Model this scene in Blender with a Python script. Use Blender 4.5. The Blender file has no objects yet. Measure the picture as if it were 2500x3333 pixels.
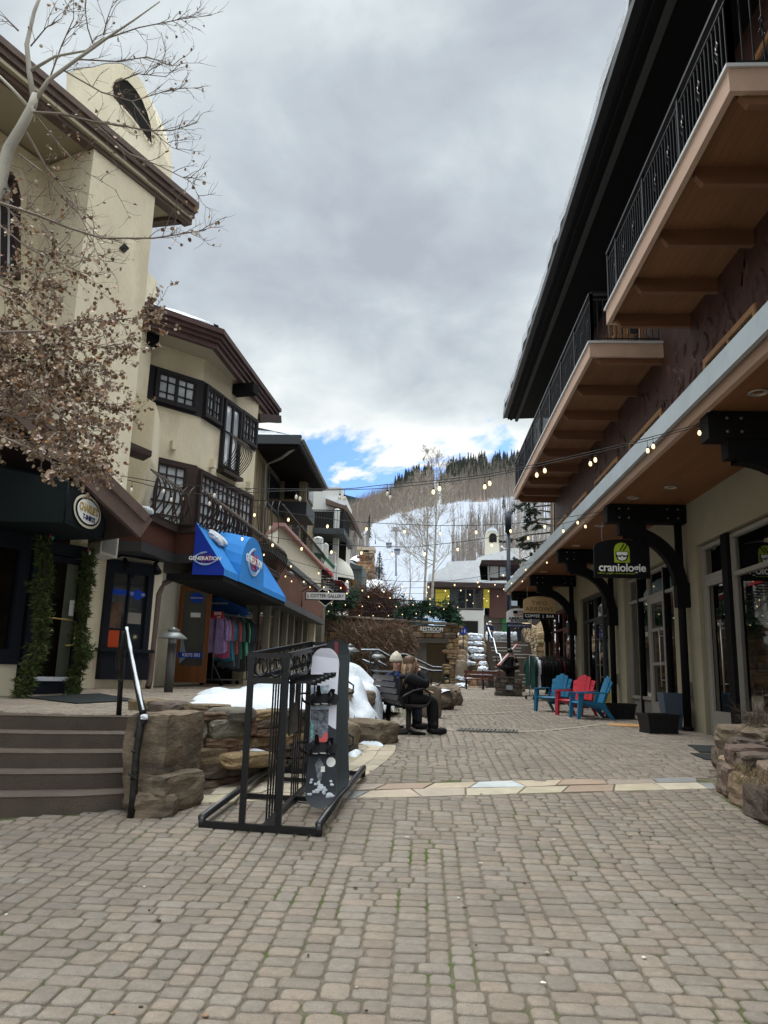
import bpy, bmesh, math, random
import numpy as np
from mathutils import Vector, Matrix, noise
R = math.radians
random.seed(7); NPR = np.random.RandomState(7)
scene = bpy.context.scene
# ---------------------------------------------------------------- camera
FP = 2500.0; CXP, CYP = 1250.0, 1666.5; CZ = 1.55
def _n(v): v = np.array(v, float); return v/np.linalg.norm(v)
_up = _n((338, -11950, FP)); _fy = np.array((126, 528.5, FP)); _fy = _n(_fy-_up*(_fy@_up))
_xr = np.cross(_fy, _up)
if _xr[0] < 0: _xr = -_xr
RM = np.array([_xr, _fy, _up])           # world = RM @ (right, down, forward)
cam = bpy.data.cameras.new('camera'); camo = bpy.data.objects.new('camera', cam); scene.collection.objects.link(camo)
cam.sensor_fit = 'VERTICAL'; cam.sensor_height = 36.0; cam.lens = 36.0*FP/3333.0
cam.clip_start = 0.05; cam.clip_end = 9000
r_, d_, f_ = RM[:, 0], RM[:, 1], RM[:, 2]
camo.matrix_world = Matrix(((r_[0], -d_[0], -f_[0], 0), (r_[1], -d_[1], -f_[1], 0), (r_[2], -d_[2], -f_[2], CZ), (0, 0, 0, 1)))
scene.camera = camo
# ---------------------------------------------------------------- sky and sun
world = bpy.data.worlds.new('World'); scene.world = world; world.use_nodes = True
SUN_EL, SUN_AZ = R(34), R(-40)
def build_world():
    nt = world.node_tree; nd = nt.nodes; lk = nt.links; nd.clear()
    out = nd.new('ShaderNodeOutputWorld'); bg = nd.new('ShaderNodeBackground')
    tc = nd.new('ShaderNodeTexCoord'); sep = nd.new('ShaderNodeSeparateXYZ'); lk.new(tc.outputs['Generated'], sep.inputs[0])
    def M(op, a, b=None, c=None):
        m = nd.new('ShaderNodeMath'); m.operation = op
        for i, v in enumerate((a, b, c)):
            if v is None: continue
            if isinstance(v, (int, float)): m.inputs[i].default_value = v
            else: lk.new(v, m.inputs[i])
        return m.outputs[0]
    x, y, z = sep.outputs
    zz = M('ADD', M('MAXIMUM', z, 0.0), 0.34)
    comb = nd.new('ShaderNodeCombineXYZ'); lk.new(M('DIVIDE', x, zz), comb.inputs[0]); lk.new(M('DIVIDE', y, zz), comb.inputs[1]); comb.inputs[2].default_value = 0.3
    def N(scale, det, rough, dist=0.0, off=(0, 0, 0)):
        mp = nd.new('ShaderNodeMapping'); lk.new(comb.outputs[0], mp.inputs[0]); mp.inputs['Location'].default_value = off
        n = nd.new('ShaderNodeTexNoise'); n.inputs['Scale'].default_value = scale; n.inputs['Detail'].default_value = det
        n.inputs['Roughness'].default_value = rough; n.inputs['Distortion'].default_value = dist
        lk.new(mp.outputs[0], n.inputs['Vector']); return n.outputs['Fac']
    def ramp(fac, stops):
        r = nd.new('ShaderNodeValToRGB'); lk.new(fac, r.inputs[0]); cr = r.color_ramp
        while len(cr.elements) > 1: cr.elements.remove(cr.elements[-1])
        cr.elements[0].position = stops[0][0]; cr.elements[0].color = (*stops[0][1], 1)
        for p, c in stops[1:]:
            e = cr.elements.new(p); e.color = (*c, 1)
        return r.outputs[0]
    def mix(fac, a, b, bt='MIX'):
        m = nd.new('ShaderNodeMix'); m.data_type = 'RGBA'; m.blend_type = bt
        for s, v in ((m.inputs[0], fac), (m.inputs[6], a), (m.inputs[7], b)):
            if isinstance(v, (int, float)): s.default_value = v
            elif isinstance(v, tuple): s.default_value = (*v, 1)
            else: lk.new(v, s)
        return m.outputs[2]
    big = N(1.5, 5, 0.5, 0.25, (1.7, 0.4, 0)); fine = N(5.2, 7, 0.58, 0.3, (3.1, 8.2, 0))
    f = M('ADD', M('MULTIPLY', big, 0.68), M('MULTIPLY', fine, 0.32))
    # clouds get lighter towards the horizon and towards the right of the valley
    low = M('SUBTRACT', 1.0, M('MINIMUM', M('MULTIPLY', M('MAXIMUM', M('SUBTRACT', z, 0.27), 0.0), 5.0), 1.0))
    side = M('MULTIPLY', M('MAXIMUM', M('SUBTRACT', x, -0.15), 0.0), 0.22)
    f2 = M('ADD', M('ADD', f, M('MULTIPLY', M('MULTIPLY', low, low), 0.20)), side)
    cloud = ramp(f2, [(0.38, (0.40, 0.445, 0.505)), (0.46, (0.49, 0.545, 0.60)), (0.52, (0.59, 0.65, 0.685)), (0.58, (0.70, 0.76, 0.78)), (0.66, (0.90, 0.93, 0.92)), (0.8, (1.02, 1.02, 1.0))])
    # gaps of blue close above the hills
    gapn = N(3.4, 6, 0.6, 0.5, (6.7, 2.6, 0))
    lowb = M('SUBTRACT', 1.0, M('MINIMUM', M('MULTIPLY', M('MAXIMUM', M('SUBTRACT', z, 0.262), 0.0), 12.0), 1.0))
    gap = ramp(M('ADD', gapn, M('SUBTRACT', M('MULTIPLY', M('SUBTRACT', lowb, 0.72), 0.45), M('MULTIPLY', M('MAXIMUM', M('SUBTRACT', M('ABSOLUTE', M('ADD', x, 0.03)), 0.13), 0.0), 2.5))), [(0.478, (0, 0, 0)), (0.545, (1, 1, 1))])
    sky = nd.new('ShaderNodeTexSky'); sky.sky_type = 'NISHITA'; sky.sun_disc = False; sky.sun_elevation = SUN_EL; sky.sun_rotation = -SUN_AZ
    sky.air_density = 1.2; sky.ozone_density = 2.5
    skyc = mix(1.0, sky.outputs[0], (0.078, 0.110, 0.175), 'MULTIPLY')
    col = mix(gap, cloud, skyc)
    # overcast sky is brightest overhead; boosted further above the picture to light the scene
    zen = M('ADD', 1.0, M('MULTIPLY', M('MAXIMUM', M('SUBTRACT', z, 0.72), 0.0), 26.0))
    below = M('GREATER_THAN', z, -0.02)
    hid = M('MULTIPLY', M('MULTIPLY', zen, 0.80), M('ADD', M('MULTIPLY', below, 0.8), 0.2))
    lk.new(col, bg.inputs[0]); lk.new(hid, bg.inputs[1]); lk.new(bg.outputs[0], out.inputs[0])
build_world()
sun = bpy.data.lights.new('sun', 'SUN'); sun.energy = 1.5; sun.angle = R(25); sun.color = (1, 0.96, 0.9)
suno = bpy.data.objects.new('sun', sun); scene.collection.objects.link(suno)
_sd = Vector((math.sin(R(-35))*math.cos(R(60)), math.cos(R(-35))*math.cos(R(60)), math.sin(R(60))))
suno.rotation_euler = _sd.to_track_quat('Z', 'Y').to_euler()
scene.view_settings.view_transform = 'Standard'; scene.view_settings.look = 'None'; scene.view_settings.gamma = 1
scene.view_settings.exposure = 0.5
scene.render.engine = 'CYCLES'
scene.cycles.max_bounces = 6; scene.cycles.transparent_max_bounces = 12
# ---------------------------------------------------------------- measuring helpers (photo pixel -> point on a real plane)
GY = [(-50, 0.0), (0, 0), (3, .08), (6, .2), (9, .45), (12, .6), (18, .67), (30, .86), (38, 1.0), (500, 1.0)]
def g(y): return float(np.interp(y, [a for a, b in GY], [b for a, b in GY]))
def _ray(u, v): return RM @ np.array(((u-CXP)/FP, (v-CYP)/FP, 1.0))
def PY(u, v, y): d = _ray(u, v); return Vector(d*(y/d[1])+np.array((0, 0, CZ)))
def PX(u, v, x): d = _ray(u, v); return Vector(d*(x/d[0])+np.array((0, 0, CZ)))
def PZ(u, v, z): d = _ray(u, v); return Vector(d*((z-CZ)/d[2])+np.array((0, 0, CZ)))
def PW(u, v, A, B):      # on the vertical plane through plan points A, B
    d = _ray(u, v); nx, ny = -(B[1]-A[1]), B[0]-A[0]
    t = (A[0]*nx+A[1]*ny)/(d[0]*nx+d[1]*ny); return Vector(d*t+np.array((0, 0, CZ)))
def pr(p):
    c = RM.T @ np.array((p[0], p[1], p[2]-CZ)); return CXP+FP*c[0]/c[2], CYP+FP*c[1]/c[2]
# ---------------------------------------------------------------- materials
MATS = {}
def mat(name, col=(0.5, 0.5, 0.5), rough=0.7, metal=0.0, var=0.0, vscale=3.0, bump=0.0, bscale=20.0, attr=False, spec=None,
        stain=None, emit=None, estr=0.0, coat=0.0, stretch=(1, 1, 1), detail=6, wave=None, var2=None):
    if name in MATS: return MATS[name]
    if spec is None: spec = 0.5 if rough < 0.32 else 0.2
    m = bpy.data.materials.new(name); m.use_nodes = True; MATS[name] = m
    nt = m.node_tree; nd = nt.nodes; lk = nt.links; b = nd['Principled BSDF']
    b.inputs['Base Color'].default_value = (*col, 1); b.inputs['Roughness'].default_value = rough
    b.inputs['Metallic'].default_value = metal; b.inputs['Specular IOR Level'].default_value = spec
    b.inputs['Coat Weight'].default_value = coat
    tc = nd.new('ShaderNodeTexCoord'); mp = nd.new('ShaderNodeMapping'); mp.inputs['Scale'].default_value = stretch
    lk.new(tc.outputs['Object'], mp.inputs[0]); vec = mp.outputs[0]
    src = None
    if attr:
        a = nd.new('ShaderNodeAttribute'); a.attribute_name = 'Col'; src = a.outputs['Color']
    def nz(scale, det=detail, rough_=0.6):
        n = nd.new('ShaderNodeTexNoise'); n.inputs['Scale'].default_value = scale; n.inputs['Detail'].default_value = det
        n.inputs['Roughness'].default_value = rough_; lk.new(vec, n.inputs['Vector']); return n.outputs['Fac']
    def mixc(f, a_, b_, bt):
        x = nd.new('ShaderNodeMix'); x.data_type = 'RGBA'; x.blend_type = bt; x.clamp_factor = True
        for s, v in ((x.inputs[0], f), (x.inputs[6], a_), (x.inputs[7], b_)):
            if isinstance(v, (int, float)): s.default_value = v
            elif isinstance(v, tuple): s.default_value = (*v[:3], 1)
            else: lk.new(v, s)
        return x.outputs[2]
    cur = src if src is not None else (*col, 1)
    if var > 0:
        r = nd.new('ShaderNodeMapRange'); lk.new(nz(vscale), r.inputs[0]); r.inputs[1].default_value = 0.3; r.inputs[2].default_value = 0.7
        r.inputs[3].default_value = 1-var; r.inputs[4].default_value = 1+var
        cmb = nd.new('ShaderNodeCombineColor'); [lk.new(r.outputs[0], cmb.inputs[i]) for i in range(3)]
        cur = mixc(1.0, cur, cmb.outputs[0], 'MULTIPLY')
    if var2:                                   # fine speckle
        r = nd.new('ShaderNodeMapRange'); lk.new(nz(var2[1], 3, 0.7), r.inputs[0]); r.inputs[1].default_value = 0.3; r.inputs[2].default_value = 0.7
        r.inputs[3].default_value = 1-var2[0]; r.inputs[4].default_value = 1+var2[0]
        cmb = nd.new('ShaderNodeCombineColor'); [lk.new(r.outputs[0], cmb.inputs[i]) for i in range(3)]
        cur = mixc(1.0, cur, cmb.outputs[0], 'MULTIPLY')
    if stain:                                  # (colour, scale, threshold, amount)
        r = nd.new('ShaderNodeMapRange'); lk.new(nz(stain[1], 8, 0.65), r.inputs[0]); r.inputs[1].default_value = stain[2]; r.inputs[2].default_value = stain[2]+0.12
        r.inputs[4].default_value = stain[3]
        cur = mixc(r.outputs[0], cur, stain[0], 'MIX')
    if not isinstance(cur, tuple): lk.new(cur, b.inputs['Base Color'])
    h = None
    if wave:                                   # boards: (axis, spacing)
        s2 = nd.new('ShaderNodeSeparateXYZ'); lk.new(tc.outputs['Object'], s2.inputs[0])
        q = nd.new('ShaderNodeMath'); q.operation = 'DIVIDE'; lk.new(s2.outputs[wave[0]], q.inputs[0]); q.inputs[1].default_value = wave[1]
        fr = nd.new('ShaderNodeMath'); fr.operation = 'FRACT'; lk.new(q.outputs[0], fr.inputs[0])
        gt = nd.new('ShaderNodeMapRange'); lk.new(fr.outputs[0], gt.inputs[0]); gt.inputs[1].default_value = 0.0; gt.inputs[2].default_value = 0.08
        h = gt.outputs[0]
        cur2 = mixc(gt.outputs[0], tuple(c*0.45 for c in col), cur if not isinstance(cur, tuple) else cur, 'MIX'); lk.new(cur2, b.inputs['Base Color'])
    if bump > 0:
        bp = nd.new('ShaderNodeBump'); bp.inputs['Strength'].default_value = bump; bp.inputs['Distance'].default_value = 0.02
        hh = nz(bscale, 6, 0.65)
        lk.new(hh, bp.inputs['Height']); lk.new(bp.outputs[0], b.inputs['Normal'])
    if emit:
        b.inputs['Emission Color'].default_value = (*emit, 1); b.inputs['Emission Strength'].default_value = estr
    return m
def glass_mat(name, refl=0.22, rough=0.02, gc=.8):
    if name in MATS: return MATS[name]
    m = bpy.data.materials.new(name); m.use_nodes = True; MATS[name] = m
    nt = m.node_tree; nd = nt.nodes; lk = nt.links; nd.clear()
    out = nd.new('ShaderNodeOutputMaterial'); tr = nd.new('ShaderNodeBsdfTransparent'); tr.inputs[0].default_value = (0.75, 0.8, 0.8, 1)
    gl = nd.new('ShaderNodeBsdfGlossy'); gl.inputs['Roughness'].default_value = rough; gl.inputs['Color'].default_value = (gc, gc, gc, 1)
    fr = nd.new('ShaderNodeFresnel'); fr.inputs[0].default_value = 1.6
    ad = nd.new('ShaderNodeMath'); ad.operation = 'ADD'; ad.use_clamp = True; lk.new(fr.outputs[0], ad.inputs[0]); ad.inputs[1].default_value = refl
    mx = nd.new('ShaderNodeMixShader'); lk.new(ad.outputs[0], mx.inputs[0]); lk.new(tr.outputs[0], mx.inputs[1]); lk.new(gl.outputs[0], mx.inputs[2])
    lk.new(mx.outputs[0], out.inputs[0]); return m
# ---------------------------------------------------------------- mesh building
V3 = Vector
class MB:
    def __init__(s): s.v = []; s.f = []; s.m = []; s.c = []; s.mi = 0; s.col = (1, 1, 1); s.smooth = []; s.sm = False
    def add(s, vs, fs):
        o = len(s.v); s.v += [tuple(p) for p in vs]
        for f in fs: s.f.append([i+o for i in f]); s.m.append(s.mi); s.c.append(s.col); s.smooth.append(s.sm)
    def quad(s, a, b, c, d): s.add((a, b, c, d), ((0, 1, 2, 3),))
    def poly(s, pts): s.add(pts, (tuple(range(len(pts))),))
    def hexa(s, p):      # 8 points: bottom 4 ccw, top 4 ccw
        s.add(p, ((3, 2, 1, 0), (4, 5, 6, 7), (0, 1, 5, 4), (1, 2, 6, 5), (2, 3, 7, 6), (3, 0, 4, 7)))
    def box(s, x0, x1, y0, y1, z0, z1):
        x0, x1 = min(x0, x1), max(x0, x1); y0, y1 = min(y0, y1), max(y0, y1); z0, z1 = min(z0, z1), max(z0, z1)
        s.hexa(((x0, y0, z0), (x1, y0, z0), (x1, y1, z0), (x0, y1, z0), (x0, y0, z1), (x1, y0, z1), (x1, y1, z1), (x0, y1, z1)))
    def bar(s, a, b, w, h, upv=(0, 0, 1)):   # rectangular bar from a to b
        a, b = V3(a), V3(b); d = (b-a); L = d.length
        if L < 1e-6: return
        d /= L; u = V3(upv)
        if abs(d.dot(u)) > 0.98: u = V3((0, 1, 0)) if abs(d.y) < 0.9 else V3((1, 0, 0))
        sx = d.cross(u).normalized(); sz = sx.cross(d).normalized()
        P = []
        for q in (a, b):
            for i, j in ((-1, -1), (1, -1), (1, 1), (-1, 1)): P.append(q+sx*(i*w/2)+sz*(j*h/2))
        s.add(P, ((3, 2, 1, 0), (4, 5, 6, 7), (0, 1, 5, 4), (1, 2, 6, 5), (2, 3, 7, 6), (3, 0, 4, 7)))
    def tube(s, pts, r, n=8, caps=True, closed=False):
        pts = [V3(p) for p in pts]; N = len(pts); rs = r if isinstance(r, (list, tuple)) else [r]*N
        rings = []; ref = None
        for i in range(N):
            if closed: t = pts[(i+1) % N]-pts[i-1]
            else: t = pts[min(i+1, N-1)]-pts[max(i-1, 0)]
            t = t.normalized() if t.length > 1e-9 else V3((0, 0, 1))
            if ref is None: ref = V3((0, 0, 1)) if abs(t.z) < 0.9 else V3((1, 0, 0))
            a = t.cross(ref)
            if a.length < 1e-4: a = t.cross(V3((0.3, 1, 0.2)))
            a.normalize(); b = t.cross(a); ref = -b if False else a.cross(t); ref.normalize()
            rings.append([pts[i]+a*(rs[i]*math.cos(2*math.pi*k/n))+b*(rs[i]*math.sin(2*math.pi*k/n)) for k in range(n)])
        vs = [p for rg in rings for p in rg]; fs = []
        for i in range(N if closed else N-1):
            j = (i+1) % N
            for k in range(n): fs.append((i*n+k, i*n+(k+1) % n, j*n+(k+1) % n, j*n+k))
        if caps and not closed: fs.append(tuple(reversed(range(n)))); fs.append(tuple((N-1)*n+k for k in range(n)))
        sm = s.sm; s.sm = n > 5; s.add(vs, fs); s.sm = sm
    def lathe(s, c, prof, n=16, caps=True):   # prof: (r, z)
        c = V3(c); vs = []; fs = []
        for r, z in prof:
            for k in range(n): vs.append(c+V3((r*math.cos(2*math.pi*k/n), r*math.sin(2*math.pi*k/n), z)))
        for i in range(len(prof)-1):
            for k in range(n): fs.append((i*n+k, i*n+(k+1) % n, (i+1)*n+(k+1) % n, (i+1)*n+k))
        if caps: fs.append(tuple(reversed(range(n)))); fs.append(tuple((len(prof)-1)*n+k for k in range(n)))
        sm = s.sm; s.sm = True; s.add(vs, fs); s.sm = sm
    def prism(s, pts, off):                   # polygon pts extruded by vector off
        n = len(pts); off = V3(off); a = [V3(p) for p in pts]; b = [p+off for p in a]
        fs = [tuple(reversed(range(n))), tuple(range(n, 2*n))]+[(i, (i+1) % n, n+(i+1) % n, n+i) for i in range(n)]
        s.add(a+b, fs)
    def wall(s, A, B, z0, z1, th=0.2, zt1=None, z01=None):   # slab behind the line A-B (behind = left of A->B)
        A, B = V3((A[0], A[1], 0)), V3((B[0], B[1], 0)); d = (B-A).normalized(); n = V3((-d.y, d.x, 0))*th
        zt1 = z1 if zt1 is None else zt1; z01 = z0 if z01 is None else z01
        Z = lambda p, z: V3((p.x, p.y, z))
        s.hexa((Z(A, z0), Z(B, z01), Z(B+n, z01), Z(A+n, z0), Z(A, z1), Z(B, zt1), Z(B+n, zt1), Z(A+n, z1)))
    def rock(s, c, size, seed=0, n=5, rough=0.12, sq=5.0, rotz=0.0, freq=1.6, tilt=(0, 0)):
        c = V3(c); vs = {}; fl = []; V = []
        rt = Matrix.Rotation(rotz, 3, 'Z') @ Matrix.Rotation(tilt[0], 3, 'X') @ Matrix.Rotation(tilt[1], 3, 'Y')
        def vid(i, j, k):
            key = (i, j, k)
            if key in vs: return vs[key]
            p = V3((2*i/n-1, 2*j/n-1, 2*k/n-1)); q = (abs(p.x)**sq+abs(p.y)**sq+abs(p.z)**sq)**(1/sq); p = p/q
            o = noise.noise_vector(p*freq+V3((seed*3.7, seed*1.3, seed*7.9)))*rough*2+noise.noise_vector(p*freq*3.1+V3((seed*2.7, seed*5.3, 1.9)))*rough*0.7
            p = p+o
            vs[key] = len(V); V.append(c+rt @ V3((p.x*size[0]/2, p.y*size[1]/2, p.z*size[2]/2))); return vs[key]
        for a in range(n):
            for b in range(n):
                fl.append((vid(a, b, 0), vid(a, b+1, 0), vid(a+1, b+1, 0), vid(a+1, b, 0)))
                fl.append((vid(a, b, n), vid(a+1, b, n), vid(a+1, b+1, n), vid(a, b+1, n)))
                fl.append((vid(a, 0, b), vid(a+1, 0, b), vid(a+1, 0, b+1), vid(a, 0, b+1)))
                fl.append((vid(a, n, b), vid(a, n, b+1), vid(a+1, n, b+1), vid(a+1, n, b)))
                fl.append((vid(0, a, b), vid(0, a, b+1), vid(0, a+1, b+1), vid(0, a+1, b)))
                fl.append((vid(n, a, b), vid(n, a+1, b), vid(n, a+1, b+1), vid(n, a, b+1)))
        s.add(V, fl)
    def mesh(s, name, mats, off=(0, 0, 0)):
        me = bpy.data.meshes.new(name); o = V3(off)
        me.from_pydata([(p[0]-o.x, p[1]-o.y, p[2]-o.z) for p in s.v], [], s.f)
        if not isinstance(mats, (list, tuple)): mats = [mats]
        for m in mats: me.materials.append(m)
        n = len(me.polygons)
        if n:
            me.polygons.foreach_set('material_index', s.m); me.polygons.foreach_set('use_smooth', s.smooth)
            if any(c != (1, 1, 1) for c in s.c):
                ca = me.color_attributes.new('Col', 'FLOAT_COLOR', 'CORNER')
                tot = np.array([len(f) for f in s.f]); arr = np.repeat(np.array([(*c, 1) for c in s.c], dtype=np.float32), tot, axis=0)
                ca.data.foreach_set('color', arr.ravel())
        me.update(); return me
COL = scene.collection
WL = {}
def setp(o, label=None, cat=None, group=None, kind=None):
    if label: o['label'] = label
    if cat: o['category'] = cat
    if group: o['group'] = group
    if kind: o['kind'] = kind
    return o
def link(o, parent=None):
    COL.objects.link(o)
    if parent is not None: o.parent = parent
    return o
def struct(name, mb, mats): return setp(link(bpy.data.objects.new(name, mb.mesh(name, mats))), kind='structure')
def stuff(name, label, cat, mb, mats): return setp(link(bpy.data.objects.new(name, mb.mesh(name, mats))), label, cat, kind='stuff')
def thing(name, label, cat, loc=(0, 0, 0), group=None):
    o = link(bpy.data.objects.new(name, None)); o.location = loc; o.empty_display_size = 0.1; WL[o.name] = V3(loc); return setp(o, label, cat, group)
def solo(name, label, cat, mb, mats, loc=(0, 0, 0), group=None):      # a thing that is one mesh
    o = link(bpy.data.objects.new(name, mb.mesh(name, mats, loc))); o.location = loc; return setp(o, label, cat, group)
def part(name, mb, mats, parent, label=None):
    off = WL.get(parent.name, V3((0, 0, 0))); o = link(bpy.data.objects.new(name, mb.mesh(name, mats, off)), parent); WL[o.name] = off
    if label: o['label'] = label
    return o
def copy_tree(o, loc=None, rotz=None, label=None, group=None, parent=None):
    c = o.copy(); link(c, parent)
    if loc is not None: c.location = loc
    if rotz is not None: c.rotation_euler = (0, 0, rotz)
    if label: c['label'] = label
    if group: c['group'] = group
    for ch in list(o.children): copy_tree(ch, parent=c)
    return c
def text(parent, s, size, M4, m, depth=0.004, bold=0.0, name='lettering', sx=1.0, align='CENTER', space=1.0, label=None):
    cu = bpy.data.curves.new(name, 'FONT'); cu.body = s; cu.size = size; cu.extrude = depth; cu.offset = bold; cu.align_x = align; cu.align_y = 'CENTER'
    cu.resolution_u = 3; cu.space_character = space
    tmp = bpy.data.objects.new('tmp', cu); COL.objects.link(tmp); dg = bpy.context.evaluated_depsgraph_get(); dg.update()
    me = bpy.data.meshes.new_from_object(tmp.evaluated_get(dg)); bpy.data.objects.remove(tmp)
    me.transform(M4 @ Matrix.Diagonal((sx, 1, 1, 1)))
    off = WL.get(parent.name, V3((0, 0, 0))) if parent else V3((0, 0, 0)); me.transform(Matrix.Translation(-off))
    me.materials.clear(); me.materials.append(m); o = link(bpy.data.objects.new(name, me), parent); WL[o.name] = off
    if label: o['label'] = label
    return o
def frame_at(p, right, upv=(0, 0, 1)):      # matrix whose x runs along right, y up, z towards the viewer
    r = V3(right).normalized(); u = V3(upv).normalized(); n = r.cross(u).normalized(); u = n.cross(r)
    M = Matrix.Identity(4)
    for i in range(3): M[i][0] = r[i]; M[i][1] = u[i]; M[i][2] = n[i]; M[i][3] = p[i]
    return M
def rnd(a, b): return random.uniform(a, b)
def jit(c, a): k = 1+rnd(-a, a); return tuple(max(0.0, x*k*(1+rnd(-a, a)*0.3)) for x in c)
# palette
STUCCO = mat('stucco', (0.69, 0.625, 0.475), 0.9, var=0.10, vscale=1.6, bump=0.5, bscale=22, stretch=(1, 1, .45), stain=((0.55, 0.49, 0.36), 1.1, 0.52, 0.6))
DBROWN = mat('dark_brown_timber', (0.040, 0.026, 0.024), 0.7, spec=.25, var=0.25, vscale=4, bump=0.2, bscale=30, stretch=(1, 0.2, 1))
MBROWN = mat('mid_brown_timber', (0.115, 0.080, 0.068), 0.65, var=0.2, vscale=3, bump=0.2, bscale=30)
FRAMEB = mat('dark_window_frame', (0.018, 0.016, 0.020), 0.6, spec=.25, var=0.15)
SNOW = mat('snow', (0.62, 0.66, 0.71), 0.85, var=0.10, vscale=3, bump=1.0, bscale=14, spec=0.2, stain=((0.46, 0.46, 0.45), 2.6, 0.56, 0.6))
BLACKM = mat('black_iron', (0.008, 0.008, 0.009), 0.5, metal=0.0, spec=.25, bump=0.1, bscale=40)
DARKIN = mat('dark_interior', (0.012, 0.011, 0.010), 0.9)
PANE = mat('window_pane', (0.02, 0.024, 0.03), 0.04, spec=1.0, coat=0.6)
PANEL = mat('blinded_window_pane', (0.50, 0.55, 0.60), 0.05, spec=1.0, coat=0.8, var=0.3, vscale=1.2)
GLASS = glass_mat('shop_glass')
# ================================================================ GROUND
PAVE = mat('paver_concrete', (0.27, 0.225, 0.19), 0.86, stain=((0.12, 0.10, 0.082), 0.55, 0.50, 0.38), attr=True, var=0.13, vscale=22, var2=(0.20, 170), bump=0.7, bscale=120, spec=0.3)
FLAG = mat('flagstone', (0.42, 0.37, 0.30), 0.8, attr=True, var=0.12, vscale=6, var2=(0.08, 90), bump=0.4, bscale=40, spec=0.3)
SAND = mat('joint_sand', (0.15, 0.125, 0.095), 0.95, var=0.3, vscale=8, bump=1.0, bscale=80, stain=((0.06, 0.095, 0.016), 1.9, 0.52, 0.95))
STONE = mat('field_stone', (0.24, 0.18, 0.12), 0.85, attr=True, var=0.35, vscale=5, var2=(0.15, 60), bump=1.0, bscale=26, spec=0.25, stain=((0.10, 0.085, 0.07), 3.2, 0.56, 0.6))
CONC = mat('step_concrete', (0.10, 0.080, 0.064), 0.9, var=0.18, vscale=4, var2=(0.12, 110), bump=0.6, bscale=70, stain=((0.07, 0.056, 0.046), 2.0, 0.52, 0.6))
STC = [(0.17, 0.125, 0.08), (0.13, 0.10, 0.075), (0.23, 0.165, 0.09), (0.10, 0.08, 0.065), (0.15, 0.13, 0.105), (0.12, 0.075, 0.05), (0.19, 0.16, 0.12)]
def inpoly(x, y, P):
    c = False; n = len(P)
    for i in range(n):
        x1, y1 = P[i]; x2, y2 = P[i-1]
        if (y1 > y) != (y2 > y) and x < (x2-x1)*(y-y1)/(y2-y1)+x1: c = not c
    return c
WALLB = [(-2.35, 7.55), (-2.2, 7.94), (-1.71, 8.58), (-1.30, 9.16), (-1.0, 9.8), (-0.98, 10.6), (-1.15, 11.3)]
FLAGE = [(-0.745, 8.1), (-0.60, 8.8), (-0.50, 9.4), (-0.40, 10.1), (-0.34, 10.8), (-0.36, 11.2)]
TERR = [(-9, 5.9), (-6.5, 6.15), (-3.6, 6.72), (-2.95, 6.95), (-2.35, 7.3)]+WALLB+[(-0.55, 12.4), (-0.55, 13.2), (-0.9, 14.8), (-0.6, 16.2), (-0.2, 18), (-0.6, 20), (-0.2, 22), (0.4, 24.2), (-0.5, 26), (-2, 30), (-9, 30)]
PLANT = [(3.2, 6.0), (3.0, 7.2), (3.02, 8.5), (3.4, 9.6), (3.75, 10.4), (6, 10.6), (6, 6.0)]
def sy(x): return 7.46+0.272*(x+2.0) if x < 0 else 8.0+0.262*x
def instrip(x, y): return -2.3 < x < 3.2 and sy(x)-0.02 < y < sy(x)+0.62
FLAGP = [(-2.2, 7.9), (-1.71, 8.58), (-1.3, 9.16), (-1.0, 9.8), (-0.98, 10.6), (-1.15, 11.3), (-0.36, 11.2), (-0.34, 10.8), (-0.40, 10.1), (-0.50, 9.4), (-0.60, 8.8), (-0.72, 8.1), (-0.9, 7.75), (-2.3, 7.5)]
BANDS = [([(-0.1, 14.3), (0.6, 13.65), (1.56, 13.7), (2.3, 14.4), (3.16, 15.6), (4.1, 17.2)], 0.2), ([(0.2, 17.7), (1.5, 18.6), (2.5, 20.0), (3.6, 21.5)], 0.18), ([(0.7, 22.6), (1.5, 21.6), (2.6, 22.5), (4.2, 25)], 0.22), ([(0.9, 27), (2.4, 26.4), (4.4, 28.5)], 0.3)]
def near_band(x, y):
    for P, w in BANDS:
        for (x1, y1), (x2, y2) in zip(P[:-1], P[1:]):
            if x1-.2 <= x <= x2+.2:
                t = min(1, max(0, (x-x1)/(x2-x1)))
                if abs(y-(y1+(y2-y1)*t)) < w*0.9: return True
    return False
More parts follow.
